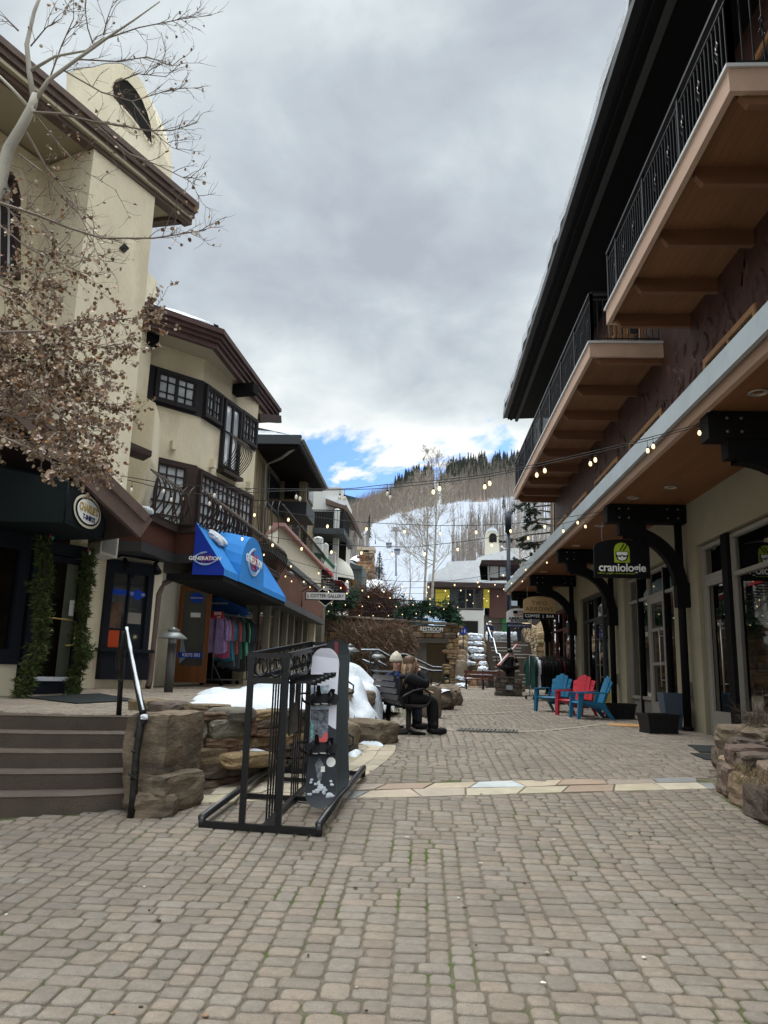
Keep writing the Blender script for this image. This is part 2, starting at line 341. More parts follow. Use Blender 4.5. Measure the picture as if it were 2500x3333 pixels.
def lay_pavers(x0, x1, y0, y1, keep, zf, tint=(0.215, 0.181, 0.147), u=0.059, seed=3):
    rs = random.Random(seed); ux = u*0.5; nx = int((x1-x0)/ux); ny = int((y1-y0)/u); occ = np.zeros((nx+12, ny+4), bool); out = []
    for j in range(ny):
        i = 0
        while i < nx:
            if occ[i, j]: i += 1; continue
            w = 1
            while w < 14 and i+w < nx+6 and not occ[i+w, j]: w += 1
            h = 3 if rs.random() < 0.13 else 2; sx = rs.choice((4, 5, 6, 6, 7) if h == 2 else (4, 5, 6))
            if w <= 7: sx = w
            elif w < sx+4: sx = w//2
            if w < 4: h = 2
            occ[i:i+sx, j:j+h] = True
            if sx > 1:
                cx, cy = x0+(i+sx/2)*ux, y0+(j+h/2)*u
                if keep(cx, cy): out.append((cx, cy, sx*ux, h*u))
            i += sx
    mb = MB(); 
    for (cx, cy, w, d) in out:
        if w < 0.05: continue
        far = cy > 15; gap = 0.0035+rs.uniform(0, 0.003); w2, d2 = w/2-gap, d/2-gap; rc = min(w2, d2)*rs.uniform(0.34, 0.55)
        c = tuple(t*rs.uniform(0.84, 1.16) for t in (1,))*3; k = rs.uniform(0.86, 1.12); q = rs.uniform(-0.03, 0.04)
        mb.col = (tint[0]*k*(1+q), tint[1]*k, tint[2]*k*(1-q)); mb.sm = True
        base = zf(cy); sl = (zf(cy+0.1)-zf(cy-0.1))/0.2+rs.uniform(-0.014, 0.014); tx = rs.uniform(-0.014, 0.014); dz = rs.uniform(-0.003, 0.003)
        wob = 0.05*math.sin(cx*0.9+cy*0.23)+.03*math.sin(cx*2.3+1)
        rings = []; seg = 1 if far else 2
        for inset, z in (((0, -0.024), (0.008, 0)) if far else ((0, -0.026), (0.002, -0.005), (0.009, 0.0))):
            ww, dd, r = w2-inset, d2-inset, max(rc-inset*0.6, 0.004); pts = []
            for (sx, sy2, a0) in ((1, 1, 0), (-1, 1, 90), (-1, -1, 180), (1, -1, 270)):
                for t in range(seg+1):
                    a = R(a0+90*t/seg); px = sx*(ww-r)+r*math.cos(a); py = sy2*(dd-r)+r*math.sin(a)
                    pts.append((cx+px, cy+py+wob, base+sl*py+tx*px+z+dz))
            rings.append(pts)
        if not far:
            for pi in range(len(rings[0])):
                jx, jy = rs.uniform(-.0025, .0025), rs.uniform(-.0025, .0025)
                for rg in rings: rg[pi] = (rg[pi][0]+jx, rg[pi][1]+jy, rg[pi][2])
        n = len(rings[0]); fs = []
        for a in range(len(rings)-1):
            for k2 in range(n): fs.append((a*n+k2, a*n+(k2+1) % n, (a+1)*n+(k2+1) % n, (a+1)*n+k2))
        fs.append(tuple((len(rings)-1)*n+k2 for k2 in range(n)))
        mb.add([p for rg in rings for p in rg], fs)
    return mb
def keep_plaza(x, y):
    if inpoly(x, y, TERR) or inpoly(x, y, PLANT) or instrip(x, y) or inpoly(x, y, FLAGP): return False
    if x > 5.2 or near_band(x, y): return False
    if y > 12 and x < -1.2-(y-12)*0.12+(y-12)*0.2-1: return False
    return True
mb = lay_pavers(-5.2, 5.4, 1.0, 37.6, keep_plaza, g); struct('plaza_paving', mb, [PAVE])
def zt(y): return float(np.interp(y, [6, 8.0, 12, 30], [1.03, 1.03, 1.14, 1.16]))
mb = lay_pavers(-8.2, -2.2, 7.2, 21, lambda x, y: inpoly(x, y, [(-8.2, 7.45), (-6.5, 7.5), (-3.6, 8.07), (-2.9, 8.35), (-2.9, 9.0), (-3.0, 11), (-3.2, 13), (-3.2, 21), (-8.2, 21)]), zt, tint=(0.27, 0.225, 0.18), seed=5)
struct('terrace_paving', mb, [PAVE])
# ground sheets under the stones, reaching far out under everything
mb = MB()
ys = [-60, -20, 0, 3, 6, 9, 12, 18, 30, 38, 60, 200, 900]
for a, b in zip(ys[:-1], ys[1:]):
    for xa, xb in ((-300, -9.0), (-9.0, 6), (6, 300)): mb.quad((xa, a, g(a)-.0115), (xb, a, g(a)-.0115), (xb, b, g(b)-.0115), (xa, b, g(b)-.0115))
struct('ground', mb, [SAND])
mb = MB()
mb.prism([(x, y, zt(y)-.02) for x, y in [(-9, 7.2), (-6.5, 7.5), (-3.6, 8.07), (-2.6, 8.3), (-2.0, 8.45), (-1.5, 9.0), (-1.25, 9.9), (-1.3, 11.0), (-1.5, 12)]]+[(-1.8, 17, 1.1), (-2, 24, 1.1), (-9, 24, 1.1)], (0, 0, -1.1))
struct('terrace_base', mb, [SAND])
# flagstone strip, curved flag path and the smooth bands in the paving
mb = MB(); rs = random.Random(11)
FC = [(0.34, 0.29, 0.22), (0.38, 0.33, 0.25), (0.29, 0.25, 0.20), (0.27, 0.20, 0.15), (0.20, 0.20, 0.19), (0.33, 0.27, 0.20), (0.25, 0.21, 0.17), (0.36, 0.31, 0.22)]
def slab(pts, col, zf=g, up=0.0):
    cx = sum(p[0] for p in pts)/len(pts); cy = sum(p[1] for p in pts)/len(pts); mb.col = col; mb.sm = False
    dz = rs.uniform(-.003, .003)+up
    o = [(cx+(x-cx)*0.985, cy+(y-cy)*0.985, zf(y)-0.02) for x, y in pts]; t = [(cx+(x-cx)*0.955, cy+(y-cy)*0.955, zf(y)+dz) for x, y in pts]
    n = len(pts); mb.add(o+t, [(i, (i+1) % n, n+(i+1) % n, n+i) for i in range(n)]+[tuple(range(n, 2*n))])
x = -2.25; row2 = []
for row in (0, 1):
    x = -2.25+row*0.2; lo, hi = (0.0, 0.31) if row == 0 else (0.32, 0.6)
    sk = 0.0
    while x < 3.1:
        w = rs.uniform(0.42, 0.62); x2 = min(x+w, 3.2); nsk = rs.uniform(-.07, .07)
        cc = jit(rs.choice(FC), 0.08)
        if row == 1 and -0.35 < x < 0.0: cc = (0.39, 0.41, 0.41)
        if row == 1 and 0.55 < x < 1.0: cc = (0.39, 0.41, 0.41)
        slab([(x+sk, sy(x)+lo), (x2+nsk, sy(x2)+lo), (x2-nsk, sy(x2)+hi), (x-sk, sy(x)+hi)], cc)
        sk = nsk; x = x2
def lerp2(P, t):
    t = max(0, min(1, t))*(len(P)-1); i = min(int(t), len(P)-2); f = t-i
    return (P[i][0]*(1-f)+P[i+1][0]*f, P[i][1]*(1-f)+P[i+1][1]*f)
IN = [(-2.05, 8.05), (-1.68, 8.6), (-1.26, 9.18), (-0.97, 9.8), (-0.95, 10.6), (-0.95, 11.15)]
nr, nc = 9, 3; J = {}
for a in range(nr+1):
    for b in range(nc+1):
        p, q = lerp2(IN, a/nr), lerp2(FLAGE, a/nr); t = b/nc
        t += rs.uniform(-.08, .08) if 0 < b < nc else 0
        J[a, b] = (p[0]*(1-t)+q[0]*t, p[1]*(1-t)+q[1]*t+(rs.uniform(-.08, .08) if 0 < a < nr else 0))
for a in range(nr):
    for b in range(nc):
        slab([J[a, b], J[a, b+1], J[a+1, b+1], J[a+1, b]], jit(rs.choice([(0.31, 0.27, 0.20), (0.27, 0.23, 0.17), (0.34, 0.29, 0.22)]), 0.1))
slab([(-2.1, 7.98), (-1.5, 8.1), (-1.3, 8.6), (-1.66, 8.55)], (0.29, 0.25, 0.19)); slab([(-1.5, 8.1), (-0.75, 8.05), (-0.75, 8.3), (-1.3, 8.6)], (0.32, 0.27, 0.20))
for P, w in BANDS:
    for (x1, y1), (x2, y2) in zip(P[:-1], P[1:]):
        k = max(1, int(math.hypot(x2-x1, y2-y1)/0.7))
        for i in range(k):
            a, b = i/k, (i+1)/k; p = (x1+(x2-x1)*a, y1+(y2-y1)*a); q = (x1+(x2-x1)*b, y1+(y2-y1)*b)
            slab([(p[0], p[1]-w*.7), (q[0], q[1]-w*.7), (q[0], q[1]+w*.7), (p[0], p[1]+w*.7)], jit((0.245, 0.21, 0.17), 0.06))
struct('flagstone_path', mb, [FLAG])
mb2_ = MB(); rs = random.Random(71)
for k in range(90):
    x, y = rs.uniform(-3, 3.5), 3.2+abs(rs.gauss(0, 4)); mb2_.col = rs.choice([(.5, .47, .4), (.2, .13, .08), (.35, .3, .2), (.05, .04, .03)])
    if keep_plaza(x, y): mb2_.rock((x, y, g(y)+.006), (rs.uniform(.012, .035), rs.uniform(.01, .025), .008), k, 3, .2, 2.5)
stuff('grit', 'tiny pale stones and leaf bits scattered over the paving', 'grit', mb2_, [mat('grit_bits', (.3, .3, .3), .9, attr=True)])
# iron drain grate, round manhole cover
mb = MB()
for i in range(16): mb.bar((0.62+i*0.063, 13.50, .635), (0.68+i*0.063, 13.86, .64), 0.028, 0.012)
mb.bar((.6, 13.49, .634), (1.62, 13.49, .634), .03, .02); mb.bar((.64, 13.87, .638), (1.66, 13.87, .638), .03, .02)
solo('drain_grate', 'long pale slotted drain grate set in the paving band', 'drain grate', mb, [mat('galvanised', (0.15, 0.14, 0.125), 0.7, metal=0.2)])
mb = MB(); mb.lathe((4.15, 16.2, g(16.2)-.01), [(0.42, 0), (0.42, 0.022), (0.39, 0.026), (0.0, 0.026)], 28)
solo('manhole_cover', 'round rusty ochre manhole cover behind the planter boxes', 'manhole cover', mb, [mat('rusty_plate', (0.40, 0.22, 0.09), 0.7, var=0.25, bump=0.4, bscale=60)])
# ---------------------------------------------------------------- stone steps on the left
t = thing('stone_steps', 'five broad brown concrete steps up to the left terrace', 'steps', (-4, 7.2, 0.26))
for k in range(5):
    mb = MB(); o = 0.31*k; z = 0.285+0.15*(k+1); zl = z-0.15-(0.05 if k == 0 else 0.0)
    F = [(-9.0, 5.75+o), (-6.5, 6.22+o), (-4.6, 6.52+o), (-3.6, 6.72+o), (-3.0, 6.93+o), (-2.62+0.0*k, 7.18+o*0.97), (-2.40-.05*k, 7.38+o)]
    B = [(-2.40-.05*k, 8.2+0.05*k), (-9.0, 7.9+.05*k)]
    P = F+B; n = len(P); c = [(x, y, z-0.028) for x, y in P]
    T = [(x, y-0.0, z) for x, y in [(p[0], p[1]+0.022) for p in F]+B]
    noseo = [(x, y-0.006, z-0.012) for x, y in F]+[(x, y, z-.012) for x, y in B]
    bot = [(x, y+0.012, zl) for x, y in F]+[(x, y, zl) for x, y in B]
    V = bot+c+noseo+T; fs = []
    for a in range(3):
        for i in range(n): fs.append((a*n+i, a*n+(i+1) % n, (a+1)*n+(i+1) % n, (a+1)*n+i))
    fs.append(tuple(range(3*n, 4*n))); mb.add(V, fs); part('step', mb, [CONC], t)
# ---------------------------------------------------------------- stone walls
def stone_courses(mb, P, zb, ztop, th=0.28, hmin=0.12, hmax=0.24, wmin=0.16, wmax=0.42, seed=1, rough=0.05, n=4, cols=STC, back=True, face=0.0):
    """irregular courses of blocks along the plan polyline P (front on the right-hand side of P)"""
    rs = random.Random(seed); L = [0]
    for a, b in zip(P[:-1], P[1:]): L.append(L[-1]+math.hypot(b[0]-a[0], b[1]-a[1]))
    def at(s):
        s = max(0, min(L[-1], s)); i = max(j for j in range(len(L)-1) if L[j] <= s+1e-9); f = (s-L[i])/(L[i+1]-L[i])
        a, b = P[i], P[i+1]; dx, dy = (b[0]-a[0]), (b[1]-a[1]); d = math.hypot(dx, dy)
        return a[0]+dx*f, a[1]+dy*f, dx/d, dy/d
    zlo = min(zb(L[-1]*k/8) for k in range(9)); zhi = max(ztop(L[-1]*k/8) for k in range(9)); z = zlo
    while z < zhi-0.02:
        h = rs.uniform(hmin, hmax); s = -rs.uniform(0, wmax*0.4)
        if z+h > zhi-0.06: h = zhi-z
        while s < L[-1]:
            w = rs.uniform(wmin, wmax); sm = s+w/2
            if 0 <= sm <= L[-1]+w*.3 and z+h*0.35 < ztop(sm) and z+h > zb(sm):
                x, y, dx, dy = at(sm); hh = min(h, ztop(sm)-z+0.02) if ztop(sm)-z < h else h; hh = max(hh, 0.06)
                two = rs.random() < 0.3 and hh > hmin*1.4
                for (zz, h2) in (((z, hh*0.48), (z+hh*0.5, hh*0.5)) if two else ((z, hh),)):
                    mb.col = jit(rs.choice(cols), 0.18); mb.sm = False
                    dpt = th*rs.uniform(0.9, 1.1); oo = face+dpt/2+rs.uniform(-.02, .02)
                    mb.rock((x-dy*oo, y+dx*oo, zz+h2/2+rs.uniform(-.012, .012)), (w*1.0+.014, dpt, h2*rs.uniform(.98, 1.14)+.008), seed=rs.randint(0, 9999), n=n, rough=rough, sq=rs.choice((5, 8, 12)), rotz=math.atan2(dy, dx)+rs.uniform(-.06, .06), tilt=(0, rs.uniform(-.05, .05)))
            s += w
        z += h
    # mortar core
    mb.col = (0.045, 0.038, 0.03)
    for k in range(24):
        x1, y1, dx, dy = at(L[-1]*k/24+1e-4); x2, y2, dx2, dy2 = at(L[-1]*(k+1)/24-1e-4); o = th*0.42+face; o2 = th*0.95+face
        za, zc = zb(L[-1]*k/24), ztop(L[-1]*(k+.5)/24)-.04
        if zc > za: mb.hexa(((x1-dy*o, y1+dx*o, za-.2), (x2-dy2*o, y2+dx2*o, za-.2), (x2-dy2*o2, y2+dx2*o2, za-.2), (x1-dy*o2, y1+dx*o2, za-.2), (x1-dy*o, y1+dx*o, zc), (x2-dy2*o, y2+dx2*o, zc), (x2-dy2*o2, y2+dx2*o2, zc), (x1-dy*o2, y1+dx*o2, zc)))
    mb.col = (1, 1, 1)
mb = MB()
stone_courses(mb, WALLB[:6], lambda s: 0.33+0.05*s, lambda s: 1.10 if s < 2.2 else 1.10-(s-2.2)*0.10, seed=21, rough=0.075, n=6, wmin=.13, wmax=.46, hmin=.09, hmax=.25)
solo('retaining_wall', 'curved dry stone retaining wall topped with snow behind the ski rack', 'stone wall', mb, [STONE])
mb = MB()
stone_courses(mb, [(-3.3, 8.85), (-2.9, 8.62), (-2.5, 8.5), (-2.15, 8.25)], lambda s: 1.0, lambda s: 1.14+.03*math.sin(s*4), th=.4, seed=9, n=6, wmin=.3, wmax=.55, hmin=.1, hmax=.14)
solo('stone_edging', 'low rough stone edging along the terrace beside the lamp bollard', 'stone edging', mb, [STONE])
# big split blocks that end the steps
BLK = mat('split_block', (0.155, 0.12, 0.085), 0.95, var=0.35, vscale=2.5, var2=(0.2, 50), bump=1.0, bscale=9, spec=.15, stretch=(1, 1, 2.2), stain=((0.06, 0.05, 0.04), 1.6, 0.50, 0.75))
mb = MB(); mb.rock((-2.41, 7.42, 0.80), (0.42, 0.78, 0.66), 5, 7, 0.05, 16, R(-10)); solo('stone_block', 'tall split brown stone block beside the snowy stair rail, topmost of the pile', 'stone block', mb, [BLK])
mb = MB(); mb.rock((-2.33, 7.26, 0.46), (0.48, 0.60, 0.32), 15, 6, 0.06, 12, R(-20)); solo('stone_block', 'squat brown stone block below the tall one at the foot of the steps', 'stone block', mb, [BLK])
mb = MB(); mb.rock((-2.36, 7.10, 0.33), (0.40, 0.42, 0.26), 25, 6, 0.06, 12, R(10)); solo('stone_block', 'small low stone block touching the paving right of the steps', 'stone block', mb, [BLK])
# boulders near the bench
def boulder(lab, c, s, seed, rz=0, rough=0.09, sq=4.0, n=10, m=None, tilt=(0, 0)):
    mb = MB(); mb.rock(c, s, seed, n, rough, sq, rz, tilt=tilt); return solo('boulder', lab, 'boulder', mb, [m or BLK])
boulder('long flat brown slab boulder under snow in front of the bench', (-0.82, 11.62, 0.68), (0.98, 0.5, 0.40), 41, R(-38), 0.07, 5)
boulder('narrow upright stone behind the snowboards', (-1.12, 11.25, 0.95), (0.16, 0.3, 0.5), 42, 0.2)
boulder('rough brown boulder below the slab beside the snowboards', (-1.05, 10.75, 0.68), (0.34, 0.6, 0.42), 43, 0.4)
boulder('square stone post behind the bench feet', (0.18, 16.8, 0.98), (0.40, 0.4, 0.68), 44, 0.3, 0.04, 6)
boulder('dark rounded boulder right of the bench with snow on it', (0.30, 19.9, 0.95), (0.95, 0.9, 0.55), 45, 0.5)
boulder('sloping brown boulder at the foot of the ramp rail', (0.55, 22.4, 0.98), (0.95, 1.7, 0.66), 46, 0.2, 0.08, 3.2)
boulder('small stone half buried in the snow behind the bench', (-0.95, 13.2, 1.12), (0.30, 0.3, 0.26), 47, 0.7)
boulder('yellowish rock showing through the snow beside the snowboards', (-1.35, 12.25, 1.20), (0.5, 0.35, 0.22), 48, 0.1, 0.12)
boulder('flat stone beside the lamp bollard on the snow bank', (-0.75, 17.0, 1.25), (0.55, 0.5, 0.35), 49, 0.2)
# ---------------------------------------------------------------- snow bank
SP = [(-3.05, 9.1), (-2.7, 8.72), (-2.15, 8.42), (-1.7, 8.86), (-1.32, 9.42), (-1.12, 10.0), (-1.12, 10.9), (-1.25, 11.6), (-0.85, 12.0), (-.62, 12.8), (-.72, 13.6), (-.9, 14.8), (-.75, 16.2), (-.5, 18), (-1.2, 19.5), (-2.5, 19.5), (-3.3, 18), (-3.5, 15.5), (-3.3, 13.6), (-3.6, 12.4), (-3.3, 11.2), (-2.9, 10)]
SC = [(-2.95, 9.0, 1.05), (-2.1, 8.5, 1.08), (-1.65, 8.95, 1.08), (-1.3, 9.5, 1.04), (-1.15, 10.3, 1.02), (-1.2, 11.0, 1.0), (-.9, 12.1, .85), (-.65, 13.0, .72), (-.95, 14.8, .85), (-.75, 16.2, .9), (-.5, 18, .85), (-1.32, 14, 1.63), (-1.5, 15, 1.64), (-2.2, 12.3, 1.10), (-2.4, 14.2, 1.27), (-3.0, 14, 1.12), (-2.8, 12.5, 1.08), (-3.5, 12.8, 1.13), (-3.4, 15, 1.16), (-2, 10.2, 1.14), (-2.4, 11.3, 1.14), (-1.6, 11.0, 1.14), (-1.3, 12.2, 1.24), (-1.15, 13, 1.42), (-.95, 13.6, 1.28), (-2.8, 17, 1.2), (-1.2, 18, 1.2), (-1.5, 16.3, 1.4)]
def snowz(x, y):
    s = w = 0
    for a, b, c in SC:
        q = 1/((x-a)**2+(y-b)**2+0.01)**1.6; s += q*c; w += q
    return s/w
def edge_d(x, y, P):
    m = 9
    for i in range(len(P)):
        x1, y1 = P[i-1]; x2, y2 = P[i]; dx, dy = x2-x1, y2-y1; t = max(0, min(1, ((x-x1)*dx+(y-y1)*dy)/(dx*dx+dy*dy))); m = min(m, math.hypot(x-x1-dx*t, y-y1-dy*t))
    return m
def snow_sheet(mb, P, zf, step=0.1, lump=0.05, thick=0.09, skirt=0.25, wob=0.12):
    xs = [p[0] for p in P]; ysn = [p[1] for p in P]; nx = int((max(xs)-min(xs))/step)+2; ny = int((max(ysn)-min(ysn))/step)+2; ids = {}; V = []; F = []
    def vid(i, j):
        if (i, j) in ids: return ids[i, j]
        x = min(xs)+i*step; y = min(ysn)+j*step; d = edge_d(x, y, P); ins = inpoly(x, y, P); d = d if ins else -d
        d += wob*noise.noise(V3((x*2.3, y*2.3, 1.7)))
        k = 1-math.exp(-max(0, d)/0.10)
        z = zf(x, y)+thick*k-0.02+lump*noise.noise(V3((x*1.8, y*1.8, 4.1)))*k+lump*0.35*noise.noise(V3((x*6, y*6, 2.2)))*k
        if d < 0: z -= min(skirt, -d*2.5)
        ids[i, j] = len(V); V.append((x, y, z)); return ids[i, j]
    for i in range(nx-1):
        for j in range(ny-1):
            x = min(xs)+(i+.5)*step; y = min(ysn)+(j+.5)*step; d = edge_d(x, y, P)
            if not inpoly(x, y, P): d = -d
            if d+wob*noise.noise(V3((x*2.3, y*2.3, 1.7))) > -step*0.7: F.append((vid(i, j), vid(i+1, j), vid(i+1, j+1), vid(i, j+1)))
    mb.sm = True; mb.add(V, F); mb.sm = False
mb = MB(); snow_sheet(mb, SP, snowz, 0.07, lump=.10); stuff('snow_bank', 'white snow bank behind the retaining wall and bench', 'snow', mb, [SNOW])
mb = MB()
snow_sheet(mb, [(-1.12, 11.62), (-.62, 11.28), (-.55, 11.5), (-1.0, 11.95)], lambda x, y: 0.86-(x+1.1)*0.1, 0.05, 0.03, 0.04, wob=.06)
snow_sheet(mb, [(-.92, 11.28), (-.52, 11.02), (-.55, 11.22), (-.8, 11.4)], lambda x, y: 0.58, 0.04, 0.03, 0.10, wob=.03)
snow_sheet(mb, [(-.98, 10.2), (-.82, 10.0), (-.74, 10.5), (-.9, 10.7)], lambda x, y: 0.50, 0.04, 0.03, 0.16, wob=.03)
snow_sheet(mb, [(-1.9, 8.22), (-1.62, 8.5), (-1.8, 8.62), (-2.05, 8.36)], lambda x, y: 0.70, 0.04, 0.02, 0.05, wob=.02)
snow_sheet(mb, [(.05, 19.6), (.7, 19.5), (.6, 20.1), (.1, 20.2)], lambda x, y: 1.18, 0.08, 0.03, 0.05, wob=.05)
snow_sheet(mb, [(.2, 21.8), (.8, 21.7), (.9, 22.6), (.3, 22.6)], lambda x, y: 1.26-(x-.3)*.2, 0.08, 0.03, 0.05, wob=.05)
snow_sheet(mb, [(-2.5, 8.62), (-2.25, 8.42), (-2.1, 8.5), (-2.4, 8.8)], lambda x, y: 1.13, 0.05, 0.03, 0.03, wob=.05)
stuff('snow_patches', 'small patches of old snow lying on the rocks beside the bench', 'snow', mb, [SNOW])
mb = MB(); mb.col = (.27, .19, .10); mb.rock((-1.83, 8.32, 0.62), (0.62, 0.34, 0.16), 77, 8, 0.05, 5, R(50)); solo('boulder', 'projecting ledge stone with a cap of snow low in the retaining wall', 'boulder', mb, [STONE])
# stacked boulders of the planting bed on the right
SR = [(0.17, 0.12, 0.085), (0.12, 0.085, 0.065), (0.24, 0.185, 0.12), (0.09, 0.068, 0.055)]
mb = MB(); rs = random.Random(5)
P = [(3.05, 6.3), (3.06, 6.75), (3.10, 7.2), (3.08, 7.65), (3.12, 8.1), (3.15, 8.55), (3.4, 9.05), (3.6, 9.5), (3.72, 9.95)]
for i, (x, y) in enumerate(P):
    mb.col = jit(SR[i % 4], .12); s = rs.uniform(.42, .56); mb.rock((x+.2, y, g(y)+.13), (.46, s, .34), 60+i, 7, .06, 9, rs.uniform(-.2, .2))
    mb.col = jit(rs.choice(SR), .12); mb.rock((x+.26, y+rs.uniform(-.1, .1), g(y)+.37), (.42, s*rs.uniform(.9, 1.15), .26), 80+i, 7, .07, 10, rs.uniform(-.25, .25))
for i in range(5): mb.col = jit(rs.choice(SR), .15); mb.rock((3.85+i*.42, 10.15+i*.03, g(10)+.12), (.44, .36, .3), 95+i, 6, .06, 5, rs.uniform(-.2, .2))
mb.col = (.12, .09, .07)
solo('stone_planter_edge', 'low wall of stacked brown boulders edging the bed at the right', 'stone wall', mb, [STONE])
mb = MB(); mb.rock((4.15, 9.35, 0.86), (1.25, .9, .42), 101, 9, .05, 14, .25); solo('boulder', 'large dark boulder with a pale flat top on the planting bed at the right edge', 'boulder', mb, [STONE if False else BLK])
mb = MB(); mb.add([(3.3, 6, .62), (6, 6, .62), (6, 10.1, .80), (3.75, 9.9, .78), (3.3, 8.4, .72)], [(0, 1, 2, 3, 4)]); struct('planting_bed', mb, [mat('bed_soil', (.09, .065, .04), .95, var=.4, vscale=6, bump=1, bscale=30, stain=((.06, .075, .02), 2.4, .55, .8))])
# ================================================================ RIGHT BUILDING
OLIVE = mat('olive_stucco', (0.27, 0.24, 0.165), 0.9, var=0.06, vscale=2, bump=0.4, bscale=70)
SOFF = mat('soffit_boards', (0.19, 0.086, 0.040), 0.7, spec=.2, var=0.2, vscale=3, wave=(0, 0.11), stretch=(1, .15, 1))
JOIST = mat('stained_joist', (0.17, 0.080, 0.044), 0.7, spec=.2, var=0.2, vscale=3, bump=0.15, stretch=(.2, 1, 1))
PINKW = mat('tan_fascia_board', (0.44, 0.30, 0.225), 0.7, spec=.2, var=0.1, vscale=2.5, bump=0.15, bscale=40, stretch=(1, .1, 1))
FLASH = mat('grey_metal_flashing', (0.36, 0.41, 0.43), 0.42, metal=0.35, var=0.12, vscale=1.5, stain=((0.30, 0.33, 0.36), 2.5, 0.58, 0.6))
MAROON = mat('carved_maroon_timber', (0.060, 0.027, 0.020), 0.6, spec=.25, var=0.3, vscale=3, bump=1.0, bscale=5)
BEAMB = mat('black_timber', (0.006, 0.0055, 0.006), 0.75, spec=.12, bump=0.25, bscale=30)
ALU = mat('grey_aluminium_frame', (0.25, 0.23, 0.20), 0.5, metal=0.1)
ORW = mat('orange_wood_frame', (0.33, 0.17, 0.075), 0.55, var=0.2)
ROOFD = mat('dark_roof_metal', (0.02, 0.02, 0.023), 0.6, spec=.2)
BOLT = mat('bolt_steel', (0.22, 0.22, 0.23), 0.4, metal=0.8)
RAILM = mat('dark_bronze_rail', (0.02, 0.02, 0.022), 0.4, metal=0.3)
DRIP = mat('pale_drip_edge', (0.60, 0.60, 0.60), 0.4, metal=0.3)
B = thing('chalet_building', 'long brown timber chalet with dark eaves, balconies and shops under a canopy on the right', 'building', (5.15, 18, 0.65))
Y0, Y1 = 3.0, 33.4
mb = MB()
def wseg(a, b, z0, z1, x0=5.15, x1=5.55): mb.box(x0, x1, a, b, z0, z1)
wseg(Y0, Y1, 4.08, 5.02)
for a, b in ((14.72, 16.20), (20.15, 21.95), (25.75, 26.75), (32.6, 33.4), (Y0, 6.2)): wseg(a, b, 0.3, 4.08)
mb.box(5.6, 9, Y1-.3, Y1, 0.3, 10.3); mb.box(5.15, 5.6, Y1, Y1+.03, .3, 5)
part('ground_floor_wall', mb, [OLIVE], B)
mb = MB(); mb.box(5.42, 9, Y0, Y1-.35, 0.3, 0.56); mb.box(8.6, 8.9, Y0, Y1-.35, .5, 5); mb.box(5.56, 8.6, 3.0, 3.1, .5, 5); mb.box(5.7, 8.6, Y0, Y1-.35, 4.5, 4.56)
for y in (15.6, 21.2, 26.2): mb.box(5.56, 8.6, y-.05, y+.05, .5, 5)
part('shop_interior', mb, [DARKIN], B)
# upper walls
mb = MB(); mb.box(4.42, 4.7, Y0, 26.2, 5.3, 10.62); mb.box(4.42, 9, 26.0, 26.2, 5.3, 10.6)
rs = random.Random(77)
# carved relief: leaf shaped lumps on the timber wall
for i in range(420):
    y = rs.uniform(8.5, 20); z = rs.uniform(5.5, 7.3) if rs.random() < .6 else rs.uniform(8, 10)
    if rs.random() < .5 and y > 14: continue
    a = rs.uniform(-.9, .9); l = rs.uniform(.10, .24); w = l*.38; d = .03; c, s_ = math.cos(a), math.sin(a)
    pts = [(-w, 0), (-w*.7, l*.6), (0, l), (w*.7, l*.6), (w, 0), (w*.6, -l*.7), (0, -l), (-w*.6, -l*.7)]
    o = [(4.419, y+p*c-q*s_, z+p*s_+q*c) for p, q in pts]; ii = [(4.419-d, y+(p*c-q*s_)*.6, z+(p*s_+q*c)*.6) for p, q in pts]
    mb.add(o+ii, [(k, (k+1) % 8, 8+(k+1) % 8, 8+k) for k in range(8)]+[tuple(range(8, 16))])
part('upper_wall', mb, [MAROON], B)
# upper floor windows behind the canopy edge and behind the balconies
def wframe(parent, y0, y1, z0, z1, x, fm, pm, n=2, fw=0.09, dep=0.06, sill=False, name='window', rows=1, mull=0.05):
    mb = MB(); mb.box(x-dep, x+.02, y0, y1, z1-fw, z1); mb.box(x-dep, x+.02, y0, y1, z0, z0+fw)
    mb.box(x-dep, x+.02, y0, y0+fw, z0+fw, z1-fw); mb.box(x-dep, x+.02, y1-fw, y1, z0+fw, z1-fw)
    for k in range(1, n): yy = y0+(y1-y0)*k/n; mb.box(x-dep*.8, x+.02, yy-mull/2, yy+mull/2, z0+fw, z1-fw)
    w = part(name, mb, [fm], parent); p = MB(); p.box(x-.012, x+.002, y0+fw*.5, y1-fw*.5, z0+fw*.5, z1-fw*.5); part('pane', p, [pm], w); return w
for y0, y1 in ((9.75, 11.7), (13.9, 16.2), (17.2, 19.6), (20.6, 22.6), (23.6, 25.4)): wframe(B, y0, y1, 5.38, 6.55, 4.41, ORW, PANE, 2, dep=.05)
for y0, y1 in ((7.6, 9.4), (10.0, 11.8), (15, 17), (18, 20), (21, 23)): wframe(B, y0, y1, 7.9, 9.9, 4.41, ORW, PANE, 2, dep=.05)
